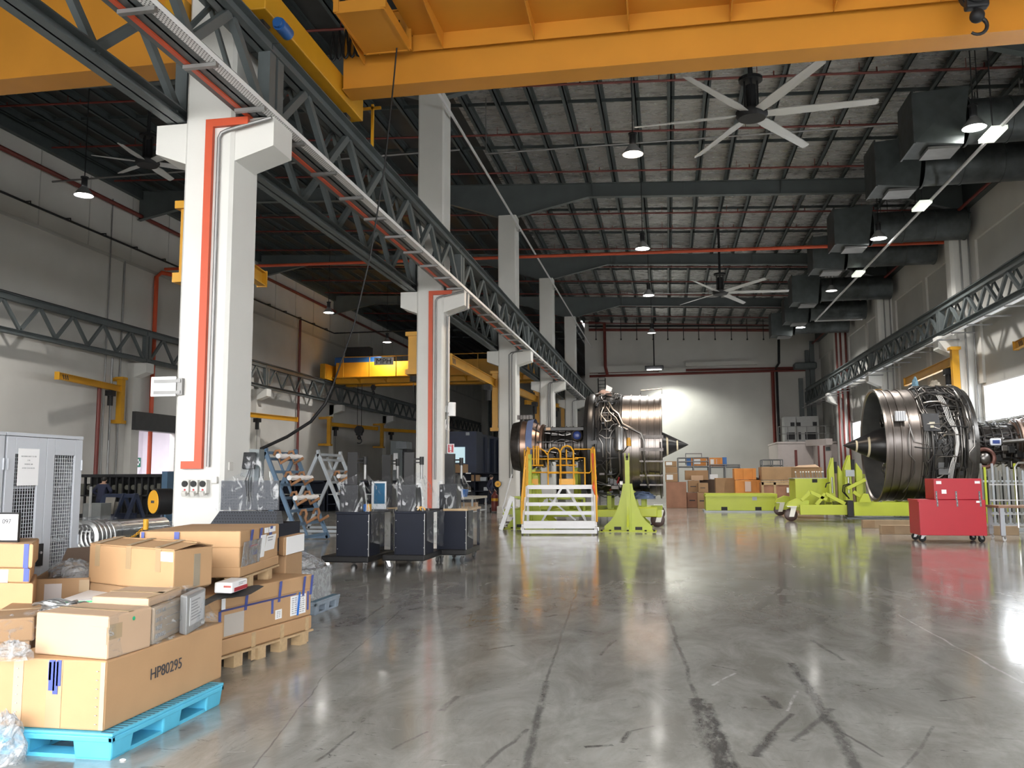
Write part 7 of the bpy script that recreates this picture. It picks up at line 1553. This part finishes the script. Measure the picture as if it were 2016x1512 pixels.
for pl, pr, pt, pb, Y in ((1634, 1662, 901, 985, 31.9), (1665, 1700, 896, 985, 31.5)):
    a, b = at(pl, 985, Y=Y), at(pr, 985, Y=Y); zt = at(pl, pt, Y=Y).z; w = b.x-a.x
    for d in (0, 0.34):
        m = MB(); m.prism([(a.x, 0.5), (a.x+w*0.42, 0.5), (a.x+w*0.36, zt), (a.x+w*0.3, zt), (a.x, zt-0.45)], 'xz', Y+d, Y+d+0.05); m.prism([(a.x+w*0.62, 0.5), (b.x, 0.5), (b.x, zt-0.55), (a.x+w*0.66, zt-0.25)], 'xz', Y+d, Y+d+0.05); m.build('tower_plate', LIME, t)
    m = MB(); m.bx(a.x+w*0.42, a.x+w*0.60, Y+0.02, Y+0.3, zt-0.55, zt-0.15); m.build('roller_block', BLACK, t); MB().bx(a.x+w*0.44, a.x+w*0.58, Y+0.05, Y+0.25, 0.6, zt-0.55).build('slide_bar', mat('slide_brown', (0.22, 0.15, 0.09), 0.5), t)
    MB().cyl((a.x+w*0.2, Y-0.03, 0.95), (a.x+w*0.2, Y-0.03, 1.5), 0.03, 8).build('screw', STEEL, t)
a, c = at(1668, 938, Y=31.4), at(1677, 925, Y=31.4); MB().bx(a.x-0.05, c.x+0.08, 31.38, 31.42, a.z, c.z).build('placard', GREYF, t)
for pts in (((1625, 960), (1627, 952), (1634, 950)), ((1672, 952), (1660, 956), (1659, 968), (1668, 978)), ((1675, 953), (1663, 958), (1663, 970), (1672, 982))): MB().tube([at(a, b, Y=31.3) for a, b in pts], 0.022, 6).build('hydraulic_hose', BLACK, t, smooth=True)
for p0, p1 in (((1595, 968), (1578, 985)), ((1595, 968), (1628, 984)), ((1625, 972), (1607, 994)), ((1625, 972), (1664, 992)), ((1668, 962), (1704, 944)), ((1680, 968), (1706, 986))):
    beam(t, 'brace', at(*p0, Y=31.0), at(*p1, Y=31.0), 0.06, 0.12)
m = MB(); a = at(1700, 988, Y=31.4); m.prism([(a.x-0.5, 0.55), (a.x+0.2, 0.55), (a.x+0.2, 1.6), (a.x, 1.65), (a.x-0.1, 1.1)], 'xz', 31.9, 32.1); m.build('saddle_plate', LIME, t)
for x in (8.2, 9.8): beam(t, 'saddle_post', (x, 31.6, 0.5), (x, 31.9, e2c.z-1.0 if x > 9 else e2c.z-R2*0.95), 0.16, 0.16); beam(t, 'saddle_post', (x, 33.6, 0.5), (x, 33.2, e2c.z-1.0 if x > 9 else e2c.z-R2*0.9), 0.16, 0.16)
rnd = random.Random(6)
for i in range(8): MB().rbox((5.2+i*0.22, yn+0.05+rnd.uniform(-0.1, 0.1), 0.62), 0.14, 0.14, rnd.uniform(0.06, 0.14), rnd.uniform(0, 1)).build('fitting', mat('greasy_olive', (0.12, 0.13, 0.03), 0.5), t)

# ---------------------------------------------------------------- yellow-railed stairs
ox, oy, rz = -2.93, 23.35, 0.105
t = thing('maintenance_stairs', 'white aluminium maintenance stairs with yellow guard rails before the left engine', 'stairs', (ox, oy, 0), rz)
def lb(name, m, x0, x1, y0, y1, z0, z1): return MB().bx(x0, x1, y0, y1, z0, z1).build(name, m, t, local=True)
def lbar(name, m, p, q, w, h): return MB().bar(p, q, w, h).build(name, m, t, local=True)
def ltube(name, m, pts, r=0.022): return MB().tube(pts, r, 8).build(name, m, t, local=True, smooth=True)
W2 = 1.0
for i, (y, z) in enumerate(((0.12, 0.36), (0.70, 0.60), (1.22, 0.83), (1.72, 1.06))):
    m = MB(); m.bx(-W2+0.03, W2-0.03, y, y+0.30, z-0.03, z); m.bx(-W2+0.03, W2-0.03, y-0.02, y+0.01, z-0.09, z+0.01); m.build('tread', ALU, t, local=True)
m = MB(); m.bx(-W2, W2, 2.20, 3.7, 1.27, 1.31); m.bx(-W2, W2, 2.18, 2.22, 1.20, 1.32); m.build('platform', ALU, t, local=True)
for z in (0.09, 0.22): lb('lower_beam', ALU, -W2-0.02, W2+0.02, -0.05+z*0.5, 0.02+z*0.5, z-0.05, z+0.05)
for s in (-1, 1):
    lbar('stringer', ALU, (s*W2, 0.0, 0.14), (s*W2, 2.25, 1.22), 0.05, 0.14)
    for y in (2.3, 3.6): lbar('post', ALU, (s*(W2-0.03), y, 0.12), (s*(W2-0.03), y, 1.28), 0.07, 0.07)
    lbar('side_rail', ALU, (s*(W2-0.02), 0.0, 0.16), (s*(W2-0.02), 3.7, 0.16), 0.06, 0.08)
for y in (2.25, 3.65): lbar('brace', ALU, (-W2+0.45, y, 0.25), (0.05, y, 1.25), 0.05, 0.06); lbar('brace', ALU, (W2-0.25, y, 0.25), (0.18, y, 1.25), 0.05, 0.06)
lbar('brace', ALU, (-0.35, 2.9, 0.9), (0.45, 2.9, 0.25), 0.05, 0.05); lbar('brace', ALU, (-0.4, 2.9, 0.9), (-0.9, 2.9, 0.45), 0.05, 0.05)
for x, y in ((-W2, 0.1), (W2+0.03, 0.1), (-W2, 3.5), (W2, 3.5)):
    f = MB().bx(x-0.04, x+0.04, y-0.05, y+0.05, 0.12, 0.2).build('caster', STEEL, t, local=True); MB().cyl((x-0.025, y, 0.1), (x+0.025, y, 0.1), 0.1, 18).build('wheel', mat('caster_grey', (0.12, 0.12, 0.125), 0.5, var=0), f, local=True)
for s in (-1, 1):      # stair handrails
    x = s*(W2+0.02)
    if s < 0:
        ltube('handrail', SAFETY, [(x, 0.05, 0.3), (x, 0.12, 0.9), (x+0.02, 1.6, 2.15), (x+0.02, 2.1, 2.35), (x+0.02, 2.15, 1.3)], 0.026)
        ltube('handrail', SAFETY, [(x, 0.15, 0.9), (x+0.02, 1.2, 1.75), (x+0.02, 2.1, 1.85)], 0.022)
        for y, z in ((0.9, 1.5), (1.6, 2.1)): ltube('baluster', SAFETY, [(x, y, 0.14+y*0.48), (x, y, z)], 0.022)
    else:
        ltube('handrail', SAFETY, [(x, 0.05, 0.35), (x, 0.30, 1.1), (x, 1.9, 2.36), (x, 2.3, 2.45), (x, 2.35, 1.3)], 0.026)
        for y in (1.9, 2.1): ltube('baluster', SAFETY, [(x, y, 1.15), (x, y, 2.38)], 0.024)
    for y in (2.4, 3.0, 3.65): ltube('guard_post', SAFETY, [(s*(W2-0.02), y, 1.3), (s*(W2-0.02), y, 2.45)], 0.022)
    if s < 0:
        for z in (1.72, 2.1, 2.45): ltube('guard_rail', SAFETY, [(s*(W2-0.02), 2.3, z), (s*(W2-0.02), 3.65, z)])
for z in (1.70, 2.12): ltube('guard_rail', SAFETY, [(-W2-0.12, 3.65, z), (0.55, 3.65, z)])
ltube('guard_rail', SAFETY, [(-0.9, 3.65, 1.92), (-0.55, 3.65, 1.92)]); ltube('guard_rail', SAFETY, [(-0.15, 3.65, 1.92), (0.5, 3.65, 1.92)])
ltube('guard_frame', SAFETY, [(-W2-0.14, 3.6, 1.3), (-W2-0.14, 3.6, 2.44), (-0.62, 3.6, 2.44), (-0.5, 3.6, 2.36), (-0.42, 3.6, 2.25)])
ltube('guard_frame', SAFETY, [(-0.40, 3.6, 1.3), (-0.40, 3.6, 2.3), (-0.33, 3.6, 2.42), (-0.2, 3.6, 2.47), (-0.07, 3.6, 2.42), (-0.02, 3.6, 2.3), (-0.02, 3.6, 1.3)])
ltube('guard_gate', SAFETY, [(0.0, 3.3, 1.3), (0.0, 3.3, 2.36), (0.08, 3.3, 2.48), (0.2, 3.3, 2.52), (0.32, 3.3, 2.48), (0.40, 3.3, 2.36), (0.40, 3.3, 1.3)], 0.026)
ltube('guard_frame', SAFETY, [(0.42, 3.65, 2.42), (0.95, 3.65, 2.42), (0.95, 3.65, 1.75), (0.9, 3.65, 1.68), (-0.4, 3.65, 1.68)])
ltube('guard_frame', SAFETY, [(0.18, 3.65, 2.42), (0.18, 3.65, 1.92)]); ltube('guard_frame', SAFETY, [(0.45, 3.4, 2.15), (0.75, 3.4, 2.15), (0.75, 3.4, 1.3)])
for x in (-0.72, -0.80, -0.66): ltube('folded_rail', SAFETY, [(x, 2.6, 1.92), (x, 2.6, 2.5)], 0.024)
lb('kick_plate', SAFETY, -0.05, 0.45, 3.28, 3.31, 1.32, 1.50); lb('kick_plate', SAFETY, -0.95, -0.7, 3.28, 3.31, 1.32, 1.5)
m = MB(); m.tube([(W2-0.03, 2.0, 2.25), (W2-0.0, 2.0, 1.9), (W2+0.04, 1.95, 1.5), (W2-0.02, 1.9, 1.25), (W2+0.06, 1.7, 1.0), (W2+0.02, 1.5, 0.7)], 0.045, 8); lab(m.build('ribbon', mat('ribbon_orange', (0.85, 0.13, 0.04), 0.5, var=0.1), t, local=True, smooth=True), 'orange-red warning ribbon tied to the rail')
# step ladder beside the stairs
t = thing('step_ladder', 'small white step ladder with thin loop handrails, left of the yellow stairs', 'ladder', (at(992, 1040, Z=0).x, 25.0, 0))
Yl = 25.0
for d in (0, 0.45):
    MB().bar(at(986, 1043, Y=Yl+d), at(1008, 977, Y=Yl+d), 0.05, 0.12).build('stile', ALU, t)
    MB().tube([at(a, b, Y=Yl+d) for a, b in ((1008, 934), (1003, 950), (993, 990), (989, 1000), (992, 1008), (998, 1012))], 0.018, 7).build('handrail', ALU, t, smooth=True)
    MB().bar(at(1011, 978, Y=Yl+d), at(1013, 1044, Y=Yl+d), 0.06, 0.06).build('rear_leg', ALU, t)
for f in (0.15, 0.4, 0.65, 0.9): a = at(986, 1043, Y=Yl).lerp(at(1008, 977, Y=Yl), f); MB().bx(a.x-0.1, a.x+0.12, Yl, Yl+0.45, a.z, a.z+0.03).build('step', ALU, t)

# ---------------------------------------------------------------- red tool chest
Yc = 21.9; a, c = at(1812, 1054, Y=Yc), at(1940, 984, Y=Yc); D = 0.88
t = thing('tool_chest', 'bright red wheeled tool chest before the right engine', 'tool chest', ((a.x+c.x)/2, Yc+D/2, 0))
MB().bx(a.x, c.x, Yc, Yc+D, a.z, c.z).build('lower_chest', RED, t, bevel=0.012)
MB().bx(a.x-0.02, a.x+0.02, Yc-0.0, Yc+D, c.z-0.05, c.z+0.005).build('lip', RED, t)
u, v = at(1840, 983, Y=Yc+0.05), at(1932, 942, Y=Yc+0.05); MB().bx(u.x, v.x, Yc+0.05, Yc+D-0.1, c.z+0.003, v.z).build('upper_chest', RED, t, bevel=0.012)
for px_ in (1845, 1884, 1930):
    x = at(px_, 980, Y=Yc).x; m = MB(); m.bx(x-0.018, x+0.018, Yc-0.008, Yc+0.049, c.z-0.16, c.z+0.0); m.bx(x-0.018, x+0.018, Yc+0.035, Yc+0.049, c.z, c.z+0.2); h = m.build('hinge', mat('hinge_grey', (0.16, 0.16, 0.17), 0.4, 0.5), t)
    for i in range(4): MB().cyl((x, Yc+0.030 if i > 1 else Yc-0.012, c.z-0.12+i*0.085), (x, Yc+0.04 if i > 1 else Yc-0.005, c.z-0.12+i*0.085), 0.008, 8).build('rivet', STEEL, h)
for px0, px1, py0, py1, rr in ((1843, 1853, 947, 953, 0), (1919, 1929, 947, 952, 0), (1854, 1863, 964, 972, 0.1), (1922, 1929, 986, 990, 0)):
    yy = Yc+0.048 if py1 < 984 else Yc-0.002; p, q = at(px0, py1, Y=yy), at(px1, py0, Y=yy); MB().bx(p.x, q.x, yy-0.002, yy, p.z, q.z).build('label', PAPER, t)
for x in (a.x+0.12, c.x-0.12):
    for y in (Yc+0.14, Yc+D-0.14): caster(t, (x, y, a.z), 0.085, 2.6 if x < c.x-0.5 else 0.4, wheel=BLACK, w=0.04)
# brown timber beams on the floor
for i, (px_, py_, Yb_, lb_) in enumerate(((1699, 1040, 0, 'long brown timber beam on the floor, farther of two, by the red chest'), (1735, 1052, 0, 'long brown timber beam on the floor, nearer of two, by the red chest'))):
    p = at(px_, py_, Z=0); t = thing('timber_beam', lb_, 'beam', (p.x+2, p.y, 0)); MB().bx(p.x, p.x+3.4, p.y, p.y+0.22, 0, 0.24).build('timber', mat('timber_tan', (0.36, 0.26, 0.16), 0.7, var=0.1), t, bevel=0.01)
    MB().bx(p.x+0.02, p.x+0.34, p.y-0.01, p.y+0.1, 0.02, 0.23).build('end_block', mat('timber_end', (0.30, 0.20, 0.11), 0.7), t)
# work trolley and slatted rack at the right edge
p = at(1977, 1066, Z=0); y = p.y
t = thing('work_trolley', 'grey trolley with wooden top and tube handle at the right edge', 'trolley', (p.x+0.5, y+0.4, 0))
zt = at(1975, 996, Y=y).z; x0 = at(1953, 996, Y=y+0.4).x
MB().bx(x0, x0+1.6, y-0.02, y+0.85, zt-0.05, zt).build('top', mat('trolley_wood', (0.28, 0.16, 0.10), 0.6, var=0.15), t)
for x in (p.x, p.x+1.2):
    for yy in (y, y+0.78): MB().bx(x-0.05, x+0.05, yy, yy+0.06, 0.14, zt-0.05).build('leg', GREYF, t); caster(t, (x, yy+0.03, 0.14), 0.06, 0.5, wheel=mat('caster_clear', (0.6, 0.6, 0.6), 0.4, var=0))
xh = at(2000, 950, Y=y+0.5).x; zz = at(2003, 911, Y=y+0.5).z
MB().tube([(xh, y+0.5, 0.3), (xh, y+0.5, zz-0.1), (xh+0.08, y+0.5, zz), (xh+0.8, y+0.5, zz)], 0.025, 8).build('handle', STEEL, t, smooth=True)
for z_ in (0.35, 0.62, zt+0.12, zt+0.5): MB().bar((xh-0.6, y+0.52, z_), (xh+0.8, y+0.52, z_), 0.03, 0.03).build('tube_rail', STEEL, t)
Yr = 26.5; a, c = at(1936, 1030, Y=Yr), at(2040, 912, Y=Yr)
SLAT = mat('slat_grey', (0.2, 0.21, 0.2), 0.5)
t = thing('slatted_rack', 'steel rack of upright grey and green slats at the right, under the engine core', 'rack', ((a.x+c.x)/2, Yr+0.3, 0))
n = 15
for i in range(n):
    x = a.x+(c.x-a.x)*i/n; MB().bx(x, x+0.055, Yr, Yr+0.05, 0.2, c.z-0.1*(i % 3)).build('slat', (SLAT, LIME, SLAT, GREYF)[i % 4] if i % 5 else SLAT, t)
    if i % 2: MB().bx(x+0.06, x+0.13, Yr+0.08, Yr+0.12, 0.35, c.z-0.25-0.12*(i % 4)).build('panel', BLACK, t)
for z_ in (0.2, 0.5, c.z-0.5): MB().bar((a.x-0.1, Yr+0.03, z_), (c.x, Yr+0.03, z_), 0.05, 0.06).build('rail', GREYF, t)
MB().bx(a.x-0.2, c.x, Yr-0.1, Yr+0.6, 0.0, 0.06).build('base', GREYF, t)

# ---------------------------------------------------------------- lime box, crates and cartons at the back
Yl = 38.6; a, c = at(1390, 1004, Y=Yl), at(1530, 972, Y=Yl)
t = thing('lime_box', 'long low lime green steel box on the floor before the crates', 'box', ((a.x+c.x)/2, Yl+0.9, 0))
MB().bx(a.x-0.08, c.x+0.02, Yl-0.05, Yl+1.75, 0, 0.06).build('base', GREYF, t)
MB().bx(a.x, c.x, Yl, Yl+1.7, 0.06, c.z).build('body', LIME, t, bevel=0.02); MB().bx(a.x-0.03, c.x, Yl-0.03, Yl+1.73, c.z-0.12, c.z-0.06).build('lip', LIME, t)
for px_ in (1426, 1493): x = at(px_, 1000, Y=Yl).x; MB().bx(x-0.13, x+0.13, Yl-0.006, Yl+0.2, 0.07, 0.22).build('fork_pocket', BLACK, t)
p, q = at(1481, 985, Y=Yl), at(1490, 978, Y=Yl); MB().bx(p.x, q.x, Yl-0.01, Yl, p.z, q.z).build('plate', GREYF, t)
for x in (a.x+0.04, c.x-0.04): MB().bx(x-0.04, x+0.04, Yl-0.02, Yl, 0.06, c.z).build('corner_post', LIME, t)
def back(px0, px1, py0, py1, Y, label, m=CARD2, name='carton_box', cat='cardboard box', d=0.9, floor=False, group=None, marks=0):
    a, c = at(px0, py1, Y=Y), at(px1, py0, Y=Y); z0 = 0.0 if floor else a.z
    o = MB().bx(a.x, c.x, Y, Y+d, z0, c.z).build(name, m, bevel=0.01); tag(o, label, cat, group)
    if marks & 1: MB().bx(a.x+(c.x-a.x)*0.1, a.x+(c.x-a.x)*0.62, Y-0.008, Y-0.001, z0+(c.z-z0)*0.25, z0+(c.z-z0)*0.85).build('label', PAPER, o)
    if marks & 2: MB().bx(a.x+(c.x-a.x)*0.2, a.x+(c.x-a.x)*0.7, Y-0.006, Y-0.001, z0+(c.z-z0)*0.45, z0+(c.z-z0)*0.52).build('print', INK, o)
    if marks & 4:
        for k_ in (0.0, 0.42, 0.84): MB().bx(a.x+(c.x-a.x)*k_, a.x+(c.x-a.x)*(k_+0.16), Y-0.05, Y-0.001, z0, c.z).build('batten', m, o)
        MB().bx(a.x, c.x, Y-0.03, Y-0.001, c.z-0.08, c.z).build('batten', m, o)
        if marks & 8: MB().bx(a.x+(c.x-a.x)*0.38, a.x+(c.x-a.x)*0.62, Y-0.058, Y-0.051, z0+(c.z-z0)*0.6, z0+(c.z-z0)*0.95).build('label', mat('label_pinkish', (0.62, 0.48, 0.42), 0.6, var=0), o)
    return o
back(1312, 1351, 949, 996, 43, 'large reddish plywood crate on the floor beside the left engine', PLY, 'plywood_crate', 'crate', 1.4, True)
back(1310, 1334, 932, 948.7, 43.1, 'carton with a white label on top of the reddish plywood crate', CARD2, marks=1)
back(1310, 1333, 919, 931.5, 43.1, 'plain carton second from top of the stack by the left engine fan', CARD2)
back(1309, 1332, 908, 918.5, 43.1, 'open grey-brown tray on top of the stack by the left engine fan', CARD2, 'card_tray', 'tray', marks=1)
back(1355, 1377, 946, 969, 43.6, 'upper carton of the pair right of the reddish plywood crate', CARD2, marks=2)
back(1353, 1375, 970, 1000, 43.4, 'lower dark carton of the pair right of the reddish plywood crate', PLY, floor=True, marks=2)
back(1375, 1394, 951, 969.5, 42.6, 'upper carton with printed marks, left behind the lime box', CARD2, marks=2)
back(1374, 1392, 970, 1001, 42.5, 'lower tall carton at the left end of the lime box', CARD2, floor=True, marks=2)
bb = back(1349, 1394, 926, 945, 45, 'wide carton with crossed box marks, behind the small pale carton', CARD2)
back(1361, 1384, 936, 945.5, 44, 'small pale carton before the wide carton', CARD3)
back(1380, 1411, 944, 1000, 45.5, 'dark brown crate behind the cartons', CARDD, 'plywood_crate', 'crate', 1.0, True)
back(1410, 1447, 941, 1000, 42.8, 'plain brown carton behind the lime box, left of the orange crates', CARD2, floor=True)
back(1449, 1497, 945, 1000, 42.2, 'lower orange wooden crate with a pale label, behind the lime box', CRATEO, 'wooden_crate', 'crate', 1.2, True, 'orange wooden crates', marks=12)
back(1446, 1488, 922, 944.5, 42.3, 'upper orange wooden crate with battens, on the lower one', CRATEO, 'wooden_crate', 'crate', 1.1, False, 'orange wooden crates', marks=4)
back(1361, 1390, 901, 918, 50, 'orange wooden crate on the back rack, left one', CRATEO, 'wooden_crate', 'crate', 1.1, False, 'orange wooden crates', marks=1)
back(1394, 1422, 901, 918, 50, 'orange wooden crate on the back rack, right one', CRATEO, 'wooden_crate', 'crate', 1.1, False, 'orange wooden crates', marks=5)
back(1398, 1413, 934, 943, 46.5, 'small bright white box among the crates', PAPER, 'white_carton', 'box', 0.6)
c_ = at(1488, 944, Y=43); tag(MB().ball((c_.x, 43, c_.z), 0.3, 14, 6, (1.1, 1, 0.35)).build('dust_cover', GREYST, smooth=True), 'grey cloth cover lying right of the upper orange crate', 'cover')
big = back(1500, 1566, 919, 945, 41.5, 'wide brown carton on pallet boards left of the lime control box', CARD2, d=1.4)
back(1500, 1560, 946, 949, 41.5, 'thin pallet boards under the wide brown carton', WOOD, 'wooden_pallet', 'pallet', 1.3)
a, c = at(1500, 998, Y=41.4), at(1562, 949.5, Y=41.4)
t = thing('framed_crate', 'reddish crate with pale wooden frame under the wide brown carton', 'crate', ((a.x+c.x)/2, 42, 0)); MB().bx(a.x, c.x, 41.45, 42.8, 0.08, c.z-0.01).build('panels', PLY, t)
for px_ in (1502, 1526, 1556): x = at(px_, 970, Y=41.4).x; MB().bx(x-0.05, x+0.05, 41.40, 41.45, 0.08, c.z).build('frame_post', WOOD, t)
MB().bx(a.x, c.x, 41.40, 41.45, c.z-0.12, c.z).build('frame_rail', WOOD, t); MB().bx(a.x, c.x, 41.45, 42.8, 0, 0.08).build('skid', BLUEM, t)
p, q = at(1549, 970, Y=41.38), at(1553, 960, Y=41.38); MB().bx(p.x, q.x, 41.38, 41.4, p.z, q.z).build('label', PAPER, t)
a, c = at(1566, 945, Y=37.5), at(1618, 920, Y=37.5)
t = thing('carton_box', 'brown carton with pale curled open flaps behind the control levers', 'cardboard box', ((a.x+c.x)/2, 38, 0)); MB().bx(a.x, c.x, 37.5, 38.7, 0, c.z).build('carton', CARDD if False else CARD2, t)
m = MB(); m.hexa([(a.x-0.1, 37.4, c.z), (c.x-0.1, 37.4, c.z), (c.x+0.05, 38.7, c.z), (a.x+0.3, 38.7, c.z)], [(a.x+0.15, 37.5, c.z+0.08), (c.x-0.25, 37.5, c.z+0.12), (c.x-0.1, 38.6, c.z+0.10), (a.x+0.4, 38.6, c.z+0.10)]); m.build('flap', CARD3, t, bevel=0.03)
def tubeframe(label, px0, px1, py0, py1, Y, shelves=()):
    a, c = at(px0, py1, Y=Y), at(px1, py0, Y=Y); t = thing('tube_rack', label, 'rack', ((a.x+c.x)/2, Y, 0), group='grey tube racks at the back')
    for x in (a.x, (a.x+c.x)/2, c.x):
        for y in (Y, Y+1.1): MB().cyl((x, y, 0), (x, y, c.z), 0.04, 8).build('post', GALV, t)
    for z_ in [c.z]+[at(px0, s, Y=Y).z for s in shelves]:
        for y in (Y, Y+1.1): MB().cyl((a.x, y, z_), (c.x, y, z_), 0.035, 8).build('rail', GALV, t)
    for s in shelves[-1:]: z_ = at(px0, s, Y=Y).z; MB().bx(a.x, c.x, Y, Y+1.2, z_-0.06, z_-0.005).build('deck', GREYST, t)
    return t
tubeframe('tall grey tube rack behind the left cartons', 1337, 1395, 901, 1000, 49.8, (909, 918.6))
tubeframe('grey tube rack carrying the right orange crate at the back', 1401, 1457, 915, 1000, 49.9, (919, ))
tubeframe('thin grey railing by the back wall, above the wide brown carton', 1502, 1541, 905, 940, 56, (916,))
p = at(1376, 893, Y=50.8); q = at(1350, 901, Y=50.8)
tag(MB().tube([(q.x, 50.8, q.z-0.4), (q.x, 50.8, p.z), (p.x+0.15, 50.8, p.z), (p.x+0.15, 50.8, q.z-0.4)], 0.035, 8).build('push_handle', GALV), 'grey tube handle frame rising above the back crates', 'handle frame')
for px_ in (1356, 1425): a = at(px_, 918, Y=51); tag(MB().bx(a.x-0.12, a.x+0.12, 50.2, 51.0, a.z, a.z+0.5).build('blue_bin', BLUEB), 'dark blue bin beside the '+('left' if px_ < 1400 else 'right')+' orange crate at the back', 'bin')

# ---------------------------------------------------------------- people
SKIN = mat('skin', (0.45, 0.27, 0.19), 0.6, var=0); COVER = mat('navy_coverall', (0.012, 0.016, 0.045), 0.8, var=0.15); HAIR = mat('hair_black', (0.012, 0.011, 0.010), 0.6, var=0)
def skin(name, J, E, m, parent, sub=1):
    """one continuous skinned surface over a little skeleton: J = {joint: (xyz, radius)}"""
    ks = list(J); me = bpy.data.meshes.new(name); me.from_pydata([J[k_][0] for k_ in ks], [(ks.index(a), ks.index(b)) for a, b in E], []); me.materials.append(m)
    o = bpy.data.objects.new(name, me); COL.objects.link(o); o.parent = parent
    md = o.modifiers.new('skin', 'SKIN'); md.use_smooth_shade = True
    for i, k_ in enumerate(ks): r = J[k_][1]; me.skin_vertices[0].data[i].radius = (r, r) if not isinstance(r, tuple) else r
    me.skin_vertices[0].data[0].use_root = True
    o.modifiers.new('sub', 'SUBSURF').levels = sub; o.modifiers['sub'].render_levels = sub+1; return o
def person(label, loc, rz, hips, legs, arms, lean=0.0, cap=False, H=1.0):
    """facing local -y"""
    t = thing('person', label, 'person', loc, rz)
    ly = -lean
    J = {'pelvis': ((0, 0, hips), (0.15, 0.11)), 'waist': ((0, ly*0.3, hips+0.16), (0.14, 0.10)), 'chest': ((0, ly*0.8, hips+0.40), (0.18, 0.115)), 'neck': ((0, ly*1.1, hips+0.55), 0.055), 'head': ((0, ly*1.3-0.01, hips+0.66), (0.075, 0.09)), 'crown': ((0, ly*1.35, hips+0.76), (0.07, 0.085)),
         'nose': ((0, ly*1.3-0.105, hips+0.655), 0.018)}
    E = [('pelvis', 'waist'), ('waist', 'chest'), ('chest', 'neck'), ('neck', 'head'), ('head', 'crown'), ('head', 'nose')]
    for s, nm in ((-1, 'L'), (1, 'R')):
        J['sh'+nm] = ((s*0.17, ly*0.9, hips+0.48), 0.065); J['el'+nm] = (arms[nm][0], 0.047); J['wr'+nm] = (arms[nm][1], 0.032)
        J['hip'+nm] = ((s*0.085, 0, hips-0.05), 0.095); J['kn'+nm] = (legs[nm][0], 0.062); J['an'+nm] = (legs[nm][1], 0.042); a = legs[nm][1]; J['toe'+nm] = ((a[0], a[1]-0.17, 0.035), 0.035)
        E += [('chest', 'sh'+nm), ('sh'+nm, 'el'+nm), ('el'+nm, 'wr'+nm), ('pelvis', 'hip'+nm), ('hip'+nm, 'kn'+nm), ('kn'+nm, 'an'+nm), ('an'+nm, 'toe'+nm)]
        e, w = Vector(arms[nm][0]), Vector(arms[nm][1]); d = (w-e).normalized(); sd = d.cross(Vector((0, 1, 0.2))).normalized(); pa = w+d*0.07
        J['pa'+nm] = (tuple(pa), (0.034, 0.02)); E.append(('wr'+nm, 'pa'+nm))
        for i, (o_, l_) in enumerate(((-0.028, 0.075), (-0.009, 0.088), (0.01, 0.082), (0.028, 0.062))):
            b = pa+sd*o_+d*0.02; J['f%d%s' % (i, nm)] = (tuple(b), 0.009); J['g%d%s' % (i, nm)] = (tuple(b+d*l_+Vector((0, -0.012, 0))), 0.007); E += [('pa'+nm, 'f%d%s' % (i, nm)), ('f%d%s' % (i, nm), 'g%d%s' % (i, nm))]
        J['th'+nm] = (tuple(w+d*0.035-sd*0.045), 0.010); J['tt'+nm] = (tuple(w+d*0.08-sd*0.06), 0.008); E += [('wr'+nm, 'th'+nm), ('th'+nm, 'tt'+nm)]
    body = skin('body', J, E, SKIN, t)
    keep = [k_ for k_ in J if k_ in ('pelvis', 'waist', 'chest') or k_[:2] in ('sh', 'el', 'wr', 'hi', 'kn', 'an')]
    grow = lambda r: (r[0]+0.022, r[1]+0.022) if isinstance(r, tuple) else r+0.020
    J2 = {k_: (J[k_][0], grow(J[k_][1])) for k_ in keep}; J2['collar'] = (tuple(Vector(J['chest'][0]).lerp(Vector(J['neck'][0]), 0.62)), 0.085)
    E2 = [(a, b) for a, b in E if a in J2 and b in J2]+[('chest', 'collar')]
    skin('coverall', J2, E2, COVER, t)
    for nm in 'LR': a = legs[nm][1]; MB().ball((a[0], a[1]-0.07, 0.045), 0.06, 12, 8, (0.85, 2.2, 0.8)).build('shoe', BLACK, t, local=True, smooth=True)
    h = J['head'][0]; MB().ball((h[0], h[1]+0.02, h[2]+0.055), 0.105, 14, 10, (0.92, 1.05, 0.95)).build('cap' if cap else 'hair', HAIR, t, local=True, smooth=True)
    for s in (-1, 1): MB().ball((h[0]+s*0.032, h[1]-0.088, h[2]+0.018), 0.011, 8, 6).build('eye', INK, t, local=True, smooth=True); MB().ball((h[0]+s*0.083, h[1]+0.01, h[2]), 0.026, 8, 6, (0.4, 0.7, 1.2)).build('ear', SKIN, t, local=True, smooth=True)
    return t
p = at(197, 1014, Y=29.2)
person('person in navy overalls seen from behind, elbows out, before the black rack', (p.x, 29.2, 0), PI+0.1, 0.82, {'L': ((-0.12, 0.0, 0.43), (-0.13, 0.04, 0.07)), 'R': ((0.12, -0.02, 0.43), (0.13, 0.02, 0.07))}, {'L': ((-0.36, -0.05, 1.08), (-0.20, -0.22, 0.92)), 'R': ((0.36, -0.05, 1.08), (0.20, -0.22, 0.92))}, 0.14)
p = at(965, 995, Z=0)
person('person in dark overalls walking right, beside the third column', (p.x, p.y, 0), PI/2, 0.86, {'L': ((-0.09, -0.16, 0.46), (-0.09, -0.22, 0.08)), 'R': ((0.09, 0.06, 0.46), (0.09, 0.33, 0.12))}, {'L': ((-0.24, 0.10, 1.02), (-0.25, -0.02, 0.80)), 'R': ((0.24, -0.05, 1.02), (0.25, -0.20, 0.84))}, 0.05, H=1.0)
